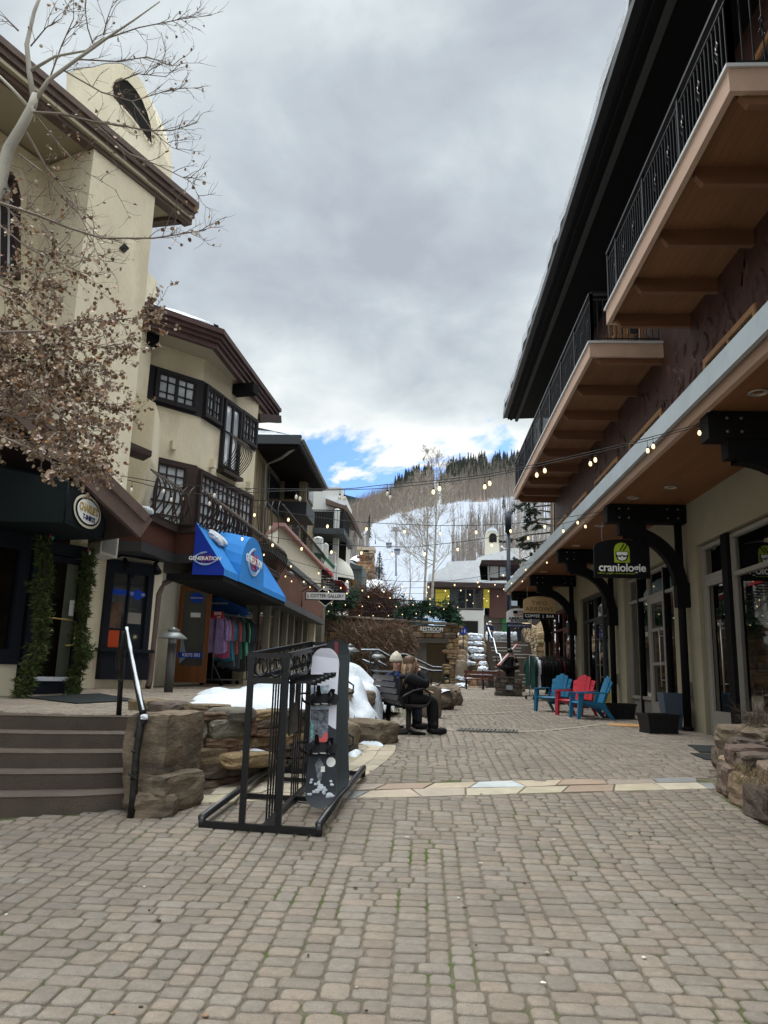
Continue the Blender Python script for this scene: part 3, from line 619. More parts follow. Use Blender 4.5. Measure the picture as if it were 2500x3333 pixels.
# canopy
mb = MB(); mb.box(3.62, 5.15, 4.0, 33.0, 4.97, 5.03); cs = part('canopy_soffit', mb, [SOFF], B)
mb = MB(); mb.box(3.54, 3.62, 4.0, 33.0, 4.945, 5.22); mb.box(3.62, 5.1, 32.92, 33.0, 4.945, 5.2); part('canopy_fascia', mb, [PINKW], B)
mb = MB(); mb.box(3.44, 3.50, 4.0, 33.05, 5.075, 5.34); mb.box(3.44, 4.5, 4.0, 33.05, 5.34, 5.36); mb.box(3.5, 3.54, 4, 33.0, 5.16, 5.2); mb.box(3.5, 5.1, 33.0, 33.05, 5.075, 5.34); part('canopy_flashing', mb, [FLASH], B)
LAMP = mat('recessed_lamp_trim', (0.55, 0.52, 0.47), 0.3, metal=0.6)
for u, v in ((2468, 1276), (2183, 1585), (2061, 1619), (1950, 1710), (1874, 1775), (1770, 1860)):
    p = PZ(u, v, 4.97); mb = MB(); mb.lathe((p.x, p.y, 4.955), [(0.06, 0.014), (0.115, 0.012), (0.12, 0.0), (0.10, -0.004), (0.095, 0.006), (0.07, 0.012)], 20, False); part('recessed_light', mb, [LAMP], B)
# brackets
for k, y in enumerate((9.6, 15.12, 20.75, 26.3, 31.7)):
    mb = MB(); mb.box(3.60, 5.14, y, y+.28, 4.60, 4.962)
    mb.box(3.84, 4.36, y+.03, y+.25, 4.36, 4.60)
    br = part('bracket_beam', mb, [BEAMB], B)
    mb = MB(); arc_o = []; arc_i = []
    for q in range(13):
        a = R(90*q/12); arc_o.append((3.95+1.16*math.sin(a), 3.38+1.16*math.cos(a)-.0)); arc_i.append((3.95+.92*math.sin(a), 3.38+.92*math.cos(a)))
    V = []; F = []
    for q in range(13):
        (xo, zo), (xi, zi) = arc_o[q], arc_i[q]; V += [(xo, y+.04, zo), (xi, y+.04, zi), (xi, y+.24, zi), (xo, y+.24, zo)]
    for q in range(12):
        for e in range(4): F.append((q*4+e, q*4+(e+1) % 4, (q+1)*4+(e+1) % 4, (q+1)*4+e))
    mb.add(V, F); mb.box(4.9, 5.148, y+.03, y+.25, 2.95, 3.42); part('arched_brace', mb, [BEAMB], br)
    mb = MB()
    for x in (3.84, 4.02, 4.78, 4.98):
        for z in (4.69, 4.87): mb.lathe((0, 0, 0), [(.022, 0), (.022, .012), (0, .014)], 6); n = len(mb.v)-18; mb.v[n:] = [(x+vx, y-vz, z+vy) for vx, vy, vz in mb.v[n:]]
    part('bolt', mb, [BOLT], br)
    mb = MB(); mb.tube([(5.0, y+.12, g(y)-.02), (5.0, y+.12, 4.6)], .075, 12); mb.lathe((5.0, y+.12, g(y)), [(.11, 0), (.11, .05), (.08, .08)], 12); part('post', mb, [BEAMB], B)
# shop fronts
def shopfront(y0, y1, x, zs, ztop, divs, door, sill=1.02, transom=3.42, m=ALU, name='shop_window'):
    # divs: list of y positions of mullions; door: (ya, yb)
    mb = MB(); f = .07
    for yy in [y0, y1-f]+list(divs): mb.box(x-.07, x+.04, yy, yy+f, zs, ztop)
    mb.box(x-.068, x+.042, y0+f, y1-f, ztop-f, ztop-.002)
    e = sorted([y0]+list(divs)+[y1-f])
    for a, b in zip(e[:-1], e[1:]):
        isdoor = door and a-.01 <= door[0] and b+.08 >= door[1]
        mb.box(x-.066, x+.038, a+f, b, transom, transom+f)
        if not isdoor: mb.box(x-.066, x+.038, a+f, b, sill, sill+f)
    w = part(name, mb, [m], B); p = MB(); p.box(x-.012, x-.004, y0+.03, y1-.03, sill if not door else zs+.05, ztop-.03); part('pane', p, [GLASS], w)
    ap = MB()
    for a, b in zip(e[:-1], e[1:]):
        isdoor = door and a-.01 <= door[0] and b+.08 >= door[1]
        if not isdoor: ap.box(x-.03, x-.016, a+f, b, zs-.1, sill)
    part('apron_panel', ap, [MBROWN if name != 'shop_window' else mat('grey_panel', (.15, .14, .13), .6)], w)
    if door:
        a, b = door; d = MB(); q = .11
        d.box(x-.062, x-.02, a, a+q, zs, transom); d.box(x-.062, x-.02, b-q, b, zs, transom); d.box(x-.06, x-.022, a+q, b-q, transom-.14, transom-.002); d.box(x-.06, x-.022, a+q, b-q, zs, zs+.42)
        dd = part('door', d, [m], B); h = MB(); hy = a+.17
        h.tube([(x-.13, hy, zs+.75), (x-.13, hy, zs+2.0)], .014, 8); h.tube([(x-.13, hy, zs+.9), (x-.06, hy-.03, zs+.9)], .01, 6); h.tube([(x-.13, hy, zs+1.85), (x-.06, hy-.03, zs+1.85)], .01, 6)
        part('handle', h, [mat('brushed_steel', (.5, .49, .46), .3, metal=.9)], dd)
        if name == 'shop_window' and y0 > 15:
            
            for zq in (1.22, 1.98): k = MB(); k.box(x-.058, x-.024, a+q, b-q, zs+zq, zs+zq+.07); part('door_rail', k, [m], dd)
shopfront(6.2, 13.30, 5.30, .60, 4.05, (9.8,), None, sill=1.02, transom=3.32)
shopfront(13.55, 14.70, 5.30, .62, 4.05, (), (13.62, 14.63), transom=3.42)
mb = MB(); mb.box(5.16, 5.32, 13.30, 13.55, .5, 4.07); part('corner_post', mb, [BEAMB], B)
shopfront(16.22, 20.13, 5.32, .66, 4.05, (17.15, 18.35, 19.25), (17.22, 18.35), sill=1.10, transom=3.42)
for ya_, yb_ in ((17.08, 17.15), (19.15, 19.25)): mb = MB(); mb.box(5.24, 5.31, ya_, yb_, .6, 4.0); part('mullion_cover', mb, [BEAMB], B)
DKG = mat('dark_green_frame', (.035, .04, .04), .5)
shopfront(21.97, 25.73, 5.30, .70, 4.05, (22.9, 24.0), (22.97, 24.0), sill=1.15, transom=3.3, m=DKG)
REDW = mat('red_brown_door', (.11, .035, .025), .55, var=.2)
shopfront(26.77, 32.58, 5.30, .78, 4.05, (28.1, 29.4, 31.0), (28.17, 29.4), sill=1.3, transom=3.3, m=REDW)
# wall boxes
for yy, zz in ((15.35, 1.28), (20.9, 1.42)): mb = MB(); mb.box(5.07, 5.15, yy, yy+.11, zz, zz+.26); mb.box(5.03, 5.07, yy+.02, yy+.09, zz+.05, zz+.16); part('utility_box', mb, [mat('beige_plastic', (.33, .30, .24), .6)], B)
# white interior column, green floor display, glowing lamps seen through the near shop window
mb = MB(); mb.tube([(6.9, 11.4, .56), (6.9, 11.4, 4.5)], .17, 14); part('interior_column', mb, [mat('white_paint_dim', (.3, .34, .3), .8)], B)
GLOW = mat('shop_lamp_glow', (1, .8, .5), .5, emit=(1, .75, .45), estr=9)
for p in ((6.6, 12.6, 3.0), (6.9, 11.5, 3.1), (7.2, 12.4, 2.5), (7.4, 11, 2.8), (7.2, 17.5, 3.0), (7.6, 18.6, 2.7), (7, 23.5, 3.1), (7, 29, 3.0), (7.8, 12.8, 2.2), (7.9, 14, 2.2)):
    mb = MB(); mb.rock(p, (.07, .07, .09), 1, 3, 0, 2.2); part('shop_lamp', mb, [GLOW], B)
mb = MB(); mb.box(5.6, 6.0, 12.6, 15.0, .9, 1.30); part('lime_display', mb, [mat('lime_display', (.12, .5, .02), .5, var=.4, vscale=3)], B)
mb = MB(); mb.rock((5.8, 13.6, 1.44), (.35, 1.5, .3), 3, 6, .1, 4); part('white_display', mb, [mat('white_display', (.5, .52, .52), .6)], B)
# balconies
def balcony(ya, yb, joists, near):
    X = 3.05; zb = 7.50
    mb = MB(); mb.box(X, X+.07, ya, yb, zb, zb+.27); mb.box(X+.07, 4.42, ya, ya+.07, zb, zb+.27); mb.box(X+.07, 4.42, yb-.07, yb, zb, zb+.27)
    bal = part('balcony', mb, [PINKW], B)
    mb = MB(); mb.box(X+.12, 4.42, ya+.07, yb-.07, zb+.13, zb+.16); part('balcony_soffit', mb, [SOFF], bal)
    mb = MB(); mb.box(X-.03, 4.44, ya-.03, yb+.03, zb+.27, zb+.31); part('deck_edge', mb, [DRIP], bal)
    for y in joists:
        mb = MB(); a = .09; mb.prism([(X+.13, y-a/2, zb+.02), (X+.13, y-a/2, zb+.129), (4.42, y-a/2, zb+.129), (4.42, y-a/2, zb-.10), (X+.22, y-a/2, zb-.10)], (0, a, 0)); part('joist', mb, [JOIST], bal)
    mb = MB(); zr = zb+.31; top = zr+1.0; xr = X+.06
    def run(p, q, n_):
        p, q = V3(p), V3(q); mb.bar(p+V3((0, 0, top)), q+V3((0, 0, top)), .085, .045); mb.bar(p+V3((0, 0, top-.12)), q+V3((0, 0, top-.12)), .03, .02); mb.bar(p+V3((0, 0, zr+.07)), q+V3((0, 0, zr+.07)), .03, .02)
        for k in range(n_+1):
            r = p+(q-p)*k/n_; post = k % 14 == 0; w = .05 if post else .014
            mb.bar(r+V3((0, 0, zr)), r+V3((0, 0, top-.02 if post else top-.12)), w, w, upv=(0, 1, 0))
            if k % 5 == 3:
                c = r+V3((0, 0, zr+.48))
                d = (q-p).normalized()
                for sg in (-1, 1):
                    mb.tube([c+V3((0, 0, -.14)), c+d*.035*sg+V3((-.01, 0, -.05)), c-d*.012*sg+V3((-.012, 0, .03)), c+d*.03*sg+V3((0, 0, .1)), c+V3((0, 0, .16))], .009, 5)
    run((xr, ya+.04, 0), (xr, yb-.04, 0), int((yb-ya)/.115)); run((xr, ya+.04, 0), (4.36, ya+.04, 0), 11); run((xr, yb-.04, 0), (4.36, yb-.04, 0), 11)
    part('railing', mb, [RAILM], bal)
balcony(7.0, 12.42, [7.12, 8.44, 9.78, 11.1, 12.3], True)
balcony(13.76, 26.0, [13.9, 15.6, 17.2, 18.72, 20.3, 21.85, 23.4, 24.9, 25.88], False)
# balcony furniture glimpsed through the rail
for y, lab in ((14.6, 'wooden folding chair on the far balcony behind the near rail end'),):
    t = thing('balcony_chair', lab, 'chair', (3.9, y, 7.81)); z = 7.81
    mb = MB(); mb.box(3.68, 4.12, y-.2, y+.22, z+.42, z+.45); part('seat', mb, [ORW], t)
    mb = MB(); [mb.bar((x, y+.24, z+.5), (x, y+.34, z+.98), .05, .02) for x in (3.72, 3.82, 3.92, 4.02, 4.1)]; mb.bar((3.68, y+.34, z+.98), (4.14, y+.34, z+.98), .03, .06); part('backrest', mb, [ORW], t)
    for sx, s2 in ((3.7, -1), (4.1, -1), (3.7, 1), (4.1, 1)): mb = MB(); mb.bar((sx, y+s2*.2, z), (sx, y-s2*.16, z+.43), .03, .03); part('leg', mb, [ORW], t)
# roof
mb = MB(); ya, yb = 1.0, 26.6
def slab_roof(x0, z0, x1, z1, th, a=ya, b=yb): mb.hexa(((x0, a, z0), (x1, a, z1), (x1, b, z1), (x0, b, z0), (x0, a, z0+th), (x1, a, z1+th), (x1, b, z1+th), (x0, b, z0+th)))
slab_roof(2.86, 10.82, 9.5, 13.6, .16)
part('roof', mb, [ROOFD], B)
mb = MB(); mb.box(2.78, 2.90, ya, yb+.02, 10.66, 10.80); mb.box(2.74, 2.79, ya, yb+.02, 10.64, 10.83); part('gutter', mb, [RAILM], B)
mb = MB(); mb.box(2.90, 2.97, ya, yb-.1, 10.58, 10.82); mb.box(2.97, 3.05, ya, yb-.15, 10.52, 10.82); mb.box(3.05, 3.14, ya, yb-.2, 10.55, 10.84)
mb.prism([(2.9, yb-.1, 10.58), (5.8, yb-.1, 11.75), (5.8, yb-.1, 12.05), (2.9, yb-.1, 10.82)], (0, .08, 0)); part('eave_fascia', mb, [BEAMB], B)
mb = MB(); mb.box(3.14, 3.24, ya, yb-.2, 10.46, 10.56); part('eave_strip', mb, [mat('dim_grey_strip', (.045, .048, .045), .7)], B)
mb = MB(); mb.hexa(((3.14, ya, 10.56), (4.42, ya, 10.62), (4.42, yb-.2, 10.62), (3.14, yb-.2, 10.56), (3.14, ya, 10.62), (4.42, ya, 10.68), (4.42, yb-.2, 10.68), (3.14, yb-.2, 10.62)))
mb.box(4.42, 9, ya, 26.2, 10.62, 10.7); part('eave_soffit', mb, [BEAMB], B)
mb = MB(); rs = random.Random(3)
n = 60; V = []; F = []
for k in range(n+1):
    y = 1+25.5*k/n; o = rs.uniform(-.03, .05); h = .17+rs.uniform(-.04, .05)
    V += [(2.72+o, y, 10.84), (2.70+o, y, 10.9+h*.6), (2.95+o, y, 11.04+h), (4.2, y, 11.56+h), (4.2, y, 11.4)]
for k in range(n):
    for e in range(5): F.append((k*5+e, k*5+(e+1) % 5, (k+1)*5+(e+1) % 5, (k+1)*5+e))
F += [(0, 1, 2, 3, 4), tuple(n*5+e for e in (4, 3, 2, 1, 0))]; mb.add(V, F); part('roof_snow', mb, [SNOW], B)
# ---------------------------------------------------------------- hanging signs on the right
WHITEP = mat('white_paint', (.78, .78, .76), .5); BLKP = mat('black_paint', (.006, .006, .007), .6, spec=.12); LIME = mat('lime_paint', (.34, .44, .03), .5)
def arch_board(x0, x1, y, z0, z1, rise, th=.05, n=12):
    c = (x0+x1)/2; w = (x1-x0)/2
    return [(x0, y, z0), (x1, y, z0)]+[(c+w*math.cos(math.pi*k/n), y, z1-rise+rise*math.sin(math.pi*k/n)**.9) for k in range(n+1)]
def hooks(parent, xs, y, z0, z1):
    for x in xs: mb = MB(); mb.tube([(x, y, z0), (x+.012, y, z0+.03), (x-.012, y, z0+.06), (x, y, z1)], .008, 5); part('chain', mb, [BOLT], parent)
def flatpoly(parent, pts, y, m, name, x0, z0, s, d=.006):
    mb = MB(); mb.prism([(x0+a*s, y, z0+b*s) for a, b in pts], (0, -d, 0)); return part(name, mb, [m], parent)
p0 = PY(1938, 1878, 15.2); p1 = PY(2121, 1882, 15.2); ztop = PY(2030, 1754, 15.2).z
xa, xb, zb0 = p0.x, p1.x, (p0.z+p1.z)/2; xc = (xa+xb)/2; ys = 15.26
t = thing('hanging_sign', 'black arched shop sign with white lettering and a lime green goggled face', 'sign', (xc, ys, zb0), 'shop signs hanging under the canopy')
mb = MB(); mb.prism(arch_board(xa, xb, ys, zb0, ztop, .17), (0, .06, 0)); part('board', mb, [BLKP], t)
hooks(t, (xa+.18, xb-.18), ys+.03, ztop-.05, 4.62)
F0 = lambda x, z, y=ys-.003: frame_at((x, y, z), (1, 0, 0))
text(t, 'craniologie', .225, F0(xc, zb0+.20), WHITEP, bold=.0045, sx=.97, space=.96, depth=.001)
text(t, 'helmets - goggles - mountain electronics', .042, F0(xc-.12, zb0+.09), LIME, sx=1.05)
W_ = .15; zc = zb0+.50
flatpoly(t, [(-1, -1.3), (1, -1.3), (1, .45), (.85, .95), (.5, 1.25), (0, 1.36), (-.5, 1.25), (-.85, .95), (-1, .45)], ys-.001, LIME, 'emblem', xc, zc, W_)
flatpoly(t, [(-.82, .15), (.82, .15), (.8, -.5), (.6, -.95), (.2, -1.15), (-.2, -1.15), (-.6, -.95), (-.8, -.5)], ys-.009, BLKP, 'emblem_face', xc, zc, W_)
flatpoly(t, [(-.7, .08), (.7, .08), (.72, -.28), (.45, -.4), (.1, -.3), (0, -.2), (-.1, -.3), (-.45, -.4), (-.72, -.28)], ys-.016, WHITEP, 'emblem_goggles', xc, zc, W_)
flatpoly(t, [(-.62, -.52), (-.1, -.62), (-.12, -.42), (.12, -.42), (.1, -.62), (.62, -.52), (.45, -.9), (0, -1.08), (-.45, -.9)], ys-.016, WHITEP, 'emblem_chin', xc, zc, W_)
for sx in (-.25, .2): flatpoly(t, [(sx-.1, .25), (sx+.05, .25), (sx+.6, 1.1), (sx+.48, 1.2)], ys-.009, BLKP, 'emblem_streak', xc, zc, W_)
# two arrows
OAK = mat('oak_sign', (.38, .25, .12), .5, var=.15, vscale=6, stretch=(4, 1, .4)); ENG = mat('engraved_letter', (.08, .045, .02), .7)
y = 26.45; p0 = PY(1704, 2014, y); p1 = PY(1808, 2016, y); zt0 = PY(1756, 1941, y).z; zm = PY(1756, 1996, y).z
t = thing('hanging_sign', 'arched oak sign with dark engraved letters above a black coffee bar strip', 'sign', (p0.x, y, p0.z), 'shop signs hanging under the canopy'); xc = (p0.x+p1.x)/2
mb = MB(); mb.prism(arch_board(p0.x, p1.x, y, zm, zt0, .18), (0, .06, 0)); part('board', mb, [OAK], t)
mb = MB(); mb.box(p0.x+.0, p1.x, y-.01, y+.07, p0.z, zm-.004); part('lower_strip', mb, [BLKP], t)
hooks(t, (p0.x+.15, p1.x-.15), y+.03, zt0-.08, 4.6)
text(t, 'TWO', .20, frame_at((xc, y-.003, zt0-.24), (1, 0, 0)), ENG, space=1.2); text(t, 'ARROWS', .20, frame_at((xc, y-.003, zt0-.44), (1, 0, 0)), ENG, space=1.1, sx=1.05)
text(t, 'COFFEE  |  BAR', .135, frame_at((xc, y-.013, (p0.z+zm)/2), (1, 0, 0)), WHITEP, space=1.1)
# american ski exchange
y = 31.75; p0 = PY(1649, 2042, y); p1 = PY(1731, 2043, y); zt0 = PY(1690, 1980, y).z; zm = PY(1690, 2026, y).z
t = thing('hanging_sign', 'white arched sign with a striped flag and a blue lower board', 'sign', (p0.x, y, p0.z), 'shop signs hanging under the canopy'); xc = (p0.x+p1.x)/2
mb = MB(); mb.prism(arch_board(p0.x, p1.x, y, zm, zt0, .22), (0, .06, 0)); part('board', mb, [WHITEP], t)
NAVY = mat('navy_paint', (.015, .025, .10), .5); REDP = mat('red_paint', (.45, .03, .03), .5)
mb = MB(); mb.box(p0.x, p1.x, y, y+.05, p0.z, zm-.05); part('lower_board', mb, [NAVY], t)
hooks(t, (p0.x+.15, p1.x-.15), y+.03, zt0-.1, 4.6)
text(t, 'AMERICAN', .17, frame_at((xc, y-.003, zm+.155), (1, 0, 0)), BLKP, bold=.006); text(t, 'SKI EXCHANGE', .10, frame_at((xc, y-.003, zm+.05), (1, 0, 0)), BLKP, bold=.004)
text(t, 'SKI & LOCKER RENTALS', .085, frame_at((xc, y-.003, (p0.z+zm-.05)/2), (1, 0, 0)), WHITEP)
for k in range(4): mb = MB(); mb.box(xc-.22, xc+.3, y-.004, y-.0001, zm+.27+k*.055, zm+.295+k*.055); part('flag_stripe', mb, [REDP if k % 2 == 0 else BLKP], t)
mb = MB(); mb.box(xc-.24, xc-.06, y-.008, y-.0045, zm+.36, zm+.475); part('flag_canton', mb, [BLKP], t)
# ================================================================ LEFT BUILDINGS
def fb(mb, A, B, s0, s1, z0, z1, d0, d1):      # box on the facade A->B; outward = right of A->B
    dx, dy = B[0]-A[0], B[1]-A[1]; L = math.hypot(dx, dy); dx /= L; dy /= L; nx, ny = dy, -dx
    q = lambda s, d, z: (A[0]+dx*s+nx*d, A[1]+dy*s+ny*d, z)
    if d0 > d1: d0, d1 = d1, d0
    mb.hexa((q(s0, d0, z0), q(s0, d1, z0), q(s1, d1, z0), q(s1, d0, z0), q(s0, d0, z1), q(s0, d1, z1), q(s1, d1, z1), q(s1, d0, z1)))
def dist(A, B): return math.hypot(B[0]-A[0], B[1]-A[1])
def fp(A, B, s, d, z):
    dx, dy = B[0]-A[0], B[1]-A[1]; L = math.hypot(dx, dy); dx /= L; dy /= L
    return V3((A[0]+dx*s+dy*d, A[1]+dy*s-dx*d, z))
def casement(parent, A, B, s0, s1, z0, z1, nv, nh, leaves=2, fm=FRAMEB, pm=PANEL, fw=.07, name='window', d=0.0, label=None):
    mb = MB()
    fb(mb, A, B, s0, s1, z1-fw, z1, d-.02, d+.07); fb(mb, A, B, s0, s1, z0, z0+fw, d-.02, d+.08); fb(mb, A, B, s0, s0+fw, z0+fw, z1-fw, d-.02, d+.07); fb(mb, A, B, s1-fw, s1, z0+fw, z1-fw, d-.02, d+.07)
    lw = (s1-s0-2*fw)/leaves
    for l in range(leaves):
        a = s0+fw+lw*l; b = a+lw; t_ = .035
        fb(mb, A, B, a, a+t_, z0+fw, z1-fw, d, d+.055); fb(mb, A, B, b-t_, b, z0+fw, z1-fw, d, d+.055); fb(mb, A, B, a+t_, b-t_, z1-fw-t_, z1-fw, d, d+.055); fb(mb, A, B, a+t_, b-t_, z0+fw, z0+fw+t_, d, d+.055)
        for k in range(1, nv): s = a+(b-a)*k/nv; fb(mb, A, B, s-.012, s+.012, z0+fw+t_, z1-fw-t_, d, d+.045)
        for k in range(1, nh): z = z0+(z1-z0)*k/nh; fb(mb, A, B, a+t_, b-t_, z-.012, z+.012, d, d+.043)
    w = part(name, mb, [fm], parent, label); p = MB(); fb(p, A, B, s0+fw*.4, s1-fw*.4, z0+fw*.4, z1-fw*.4, d-.015, d+.012); part('pane', p, [pm], w); return w
# ---------------------------------------------------------------- tower house with the t-shirt shop
T = thing('stucco_tower_house', 'tall cream stucco house with arched chimney and a t-shirt shop at its foot', 'building', (-5.3, 10.5, 1.1))
_e = PY(649, 661, 12.1); _f = PZ(0, 111, _e.z); _d = V3((_f.x-_e.x, _f.y-12.1, 0)).normalized(); _i = V3((_d.y, -_d.x, 0)); _i = _i if _i.x < 0 else -_i
ea, eb = _e+_i*.16, _e+_i*.16+_d*9
t1 = PW(503, 665, ea, eb); T1 = (t1.x, t1.y); t2 = PW(302, 525, ea, eb); T2 = (t2.x, t2.y); T2b = (T2[0]-.95, T2[1]+.45); T3 = (T2b[0]+_d.x*5, T2b[1]+_d.y*5)
mb = MB(); ztw = 9.30
mb.prism([(T1[0], T1[1], 3.6), (T2[0], T2[1], 3.6), (T2b[0], T2b[1], 3.6), (T3[0], T3[1], 3.6), (-13, 6, 3.6), (-13, 15.5, 3.6), (-5.6, 14.3, 3.6), (T1[0]-1.15, T1[1]+1.2, 3.6)], (0, 0, ztw-3.6))
part('tower_wall', mb, [STUCCO], T)
# lower walls
DOORA, DOORB = (-5.55, 10.75), (-5.18, 11.42)
mb = MB(); mb.wall((-5.18, 11.42), (-5.95, 13.2), .9, 3.9, .25)
WA, WB_ = (-5.95, 13.2), (-5.0, 14.4)
mb.wall(WA, WB_, .9, 3.75, .25); mb.wall(WB_, (-5.5, 14.75), .9, 3.75, .2); mb.wall((-5.5, 14.75), (-5.7, 22.6), .9, 3.75, .2)
mb.wall((-6.9, 8.2), (-5.62, 10.6), .9, 1.52, .3)
part('lower_wall', mb, [STUCCO], T)
NAVYD = mat('navy_black_frame', (.009, .011, .017), .7, spec=.15)
mb = MB(); SA, SB = (-6.9, 8.2), (-5.62, 10.6); L = dist(SA, SB)
fb(mb, SA, SB, 0, L, 1.52, 1.72, -.1, .03); fb(mb, SA, SB, 0, L, 3.1, 3.4, -.1, .02)
for s in (0.0, 1.4, L-.16): fb(mb, SA, SB, s, s+.16, 1.72, 3.1, -.1, .02)
sw = part('display_window', mb, [NAVYD], T); mb = MB(); fb(mb, SA, SB, .1, L-.1, 1.7, 3.1, -.06, -.05); part('pane', mb, [glass_mat('dim_shop_glass', refl=-.03, gc=.22)], sw)
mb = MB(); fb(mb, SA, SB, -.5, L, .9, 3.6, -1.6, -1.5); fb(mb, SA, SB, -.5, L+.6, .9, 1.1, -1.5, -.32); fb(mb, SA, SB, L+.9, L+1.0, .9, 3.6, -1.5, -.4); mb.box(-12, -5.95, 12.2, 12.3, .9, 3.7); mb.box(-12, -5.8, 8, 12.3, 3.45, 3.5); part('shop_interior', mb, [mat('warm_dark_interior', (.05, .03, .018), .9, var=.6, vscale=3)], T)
# ornaments hanging in the display window
mb = MB(); rs = random.Random(8)
for c in range(2):
    for k in range(13):
        p = fp(SA, SB, L-.75-c*.26, -.14, 1.95+k*.088); mb.rock(p, (.05, .05, .055), c*20+k, 3, .3, 3)
part('window_ornaments', mb, [mat('ornament_white', (.55, .58, .58), .5)], T)
# door with brass bar
mb = MB(); L = dist(DOORA, DOORB)
for a, b, c, d_ in ((-.12, 0, 1.1, 3.3), (L-.02, L+.1, 1.1, 3.3), (0, L, 3.12, 3.3)): fb(mb, DOORA, DOORB, a, b, c, d_, -.1, .05)
part('door_frame', mb, [NAVYD], T)
mb = MB(); fb(mb, DOORA, DOORB, .0, .06, 1.12, 3.1, -.03, .02); fb(mb, DOORA, DOORB, L-.08, L-.02, 1.12, 3.1, -.03, .02); fb(mb, DOORA, DOORB, .06, L-.08, 1.12, 1.30, -.03, .02); fb(mb, DOORA, DOORB, .06, L-.08, 3.02, 3.1, -.03, .02)
dr = part('shop_door', mb, [NAVYD], T); mb = MB(); fb(mb, DOORA, DOORB, .06, L-.08, 1.3, 3.02, -.012, -.004); part('pane', mb, [MATS['dim_shop_glass']], dr)
mb = MB(); z = 2.18; mb.tube([fp(DOORA, DOORB, .07, .06, z+.02), fp(DOORA, DOORB, L-.18, .08, z), fp(DOORA, DOORB, L-.11, .08, z-.03), fp(DOORA, DOORB, L-.11, .08, z-.33), fp(DOORA, DOORB, L-.13, .08, z-.36), fp(DOORA, DOORB, L-.24, .06, z-.37)], .012, 8); part('handle', mb, [mat('brass', (.62, .42, .14), .3, metal=.9)], dr)
mb = MB(); fb(mb, DOORA, DOORB, .2, .48, 1.55, 2.9, -.5, -.45); part('wood_display', mb, [mat('display_wood', (.22, .14, .07), .7, var=.3)], dr)
mb = MB(); fb(mb, DOORA, DOORB, .06, .2, 1.45, 2.1, -.4, -.3); part('blue_display', mb, [mat('deep_blue', (.01, .015, .25), .5)], dr)
mb = MB(); fb(mb, DOORA, DOORB, L-.2, L-.12, 2.25, 2.48, .002, .006); part('door_notice', mb, [WHITEP], dr)
mb = MB(); fb(mb, DOORA, DOORB, .05, L-.06, 1.30, 1.36, .0, .05); part('door_snow', mb, [SNOW], dr)
# window with navy frame and apron
mb = MB(); fb(mb, WA, WB_, .36, 1.30, 1.30, 1.80, 0, .16); fb(mb, WA, WB_, .30, 1.36, 1.78, 1.84, 0, .22); fb(mb, WA, WB_, .36, .48, 1.84, 3.42, 0, .1); fb(mb, WA, WB_, 1.18, 1.30, 1.84, 3.42, 0, .1); fb(mb, WA, WB_, .48, 1.18, 3.20, 3.42, 0, .1)
fb(mb, WA, WB_, .81, .845, 1.84, 3.2, 0, .06); aw = part('box_window', mb, [NAVYD], T)
mb = MB(); fb(mb, WA, WB_, .48, 1.18, 1.84, 3.2, .005, .02); part('pane', mb, [PANE], aw)
BLUEB = mat('royal_blue', (.012, .06, .42), .45); ORNG = mat('red_orange_poster', (.45, .06, .015), .5)
mb = MB(); fb(mb, WA, WB_, .49, .80, 2.80, 2.90, .021, .026); fb(mb, WA, WB_, .85, 1.17, 2.79, 2.89, .021, .026); part('blue_window_band', mb, [BLUEB], aw)
o = fp(WA, WB_, .93, .028, 2.84); dxy = V3((WB_[0]-WA[0], WB_[1]-WA[1], 0))
text(aw, 'TOYS', .075, frame_at(o, dxy), WHITEP, depth=.001); text(aw, 'BABY', .06, frame_at(fp(WA, WB_, 1.12, .028, 2.84), dxy), WHITEP, depth=.001)
mb = MB(); c = fp(WA, WB_, 1.02, .03, 2.83); mb.prism([c+dxy.normalized()*(.08*math.cos(a*.45))+V3((0, 0, .1*math.sin(a*.45))) for a in range(14)], (.004, -.003, 0)); part('blue_disc', mb, [BLUEB], aw)
mb = MB(); fb(mb, WA, WB_, .49, .73, 1.86, 2.16, .021, .026); part('red_poster', mb, [ORNG], aw)
mb = MB(); fb(mb, WA, WB_, .52, .74, 2.2, 2.66, .0205, .024); part('dim_poster', mb, [mat('dim_poster_paper', (.10, .06, .04), .5, var=.6, vscale=6)], aw)
mb = MB(); fb(mb, WA, WB_, .87, 1.14, 2.3, 2.5, .0205, .024); part('pale_box', mb, [mat('dim_card', (.22, .20, .17), .6)], aw)
# spot lamps above the window
mb = MB(); mb.tube([fp(WA, WB_, .42, .1, 3.42), fp(WA, WB_, .5, .3, 3.5), fp(WA, WB_, 1.2, .34, 3.46), fp(WA, WB_, 1.3, .1, 3.44)], .02, 6); 
for s in (.5, 1.12): p = fp(WA, WB_, s, .36, 3.42); mb.tube([p, p+V3((.06, -.05, -.10)), p+V3((.1, -.08, -.2))], [.03, .05, .075], 10)
fl = part('spot_lamp', mb, [BEAMB], T)
# downspout
mb = MB(); mb.tube([PY(607, 1868, 14.9), PY(560, 1885, 14.7), PY(528, 1903, 14.45), PY(517, 1935, 14.35), PY(500, 2090, 14.35), PY(488, 2215, 14.3), PY(482, 2236, 14.2)], .055, 10); part('downspout', mb, [MBROWN], T)
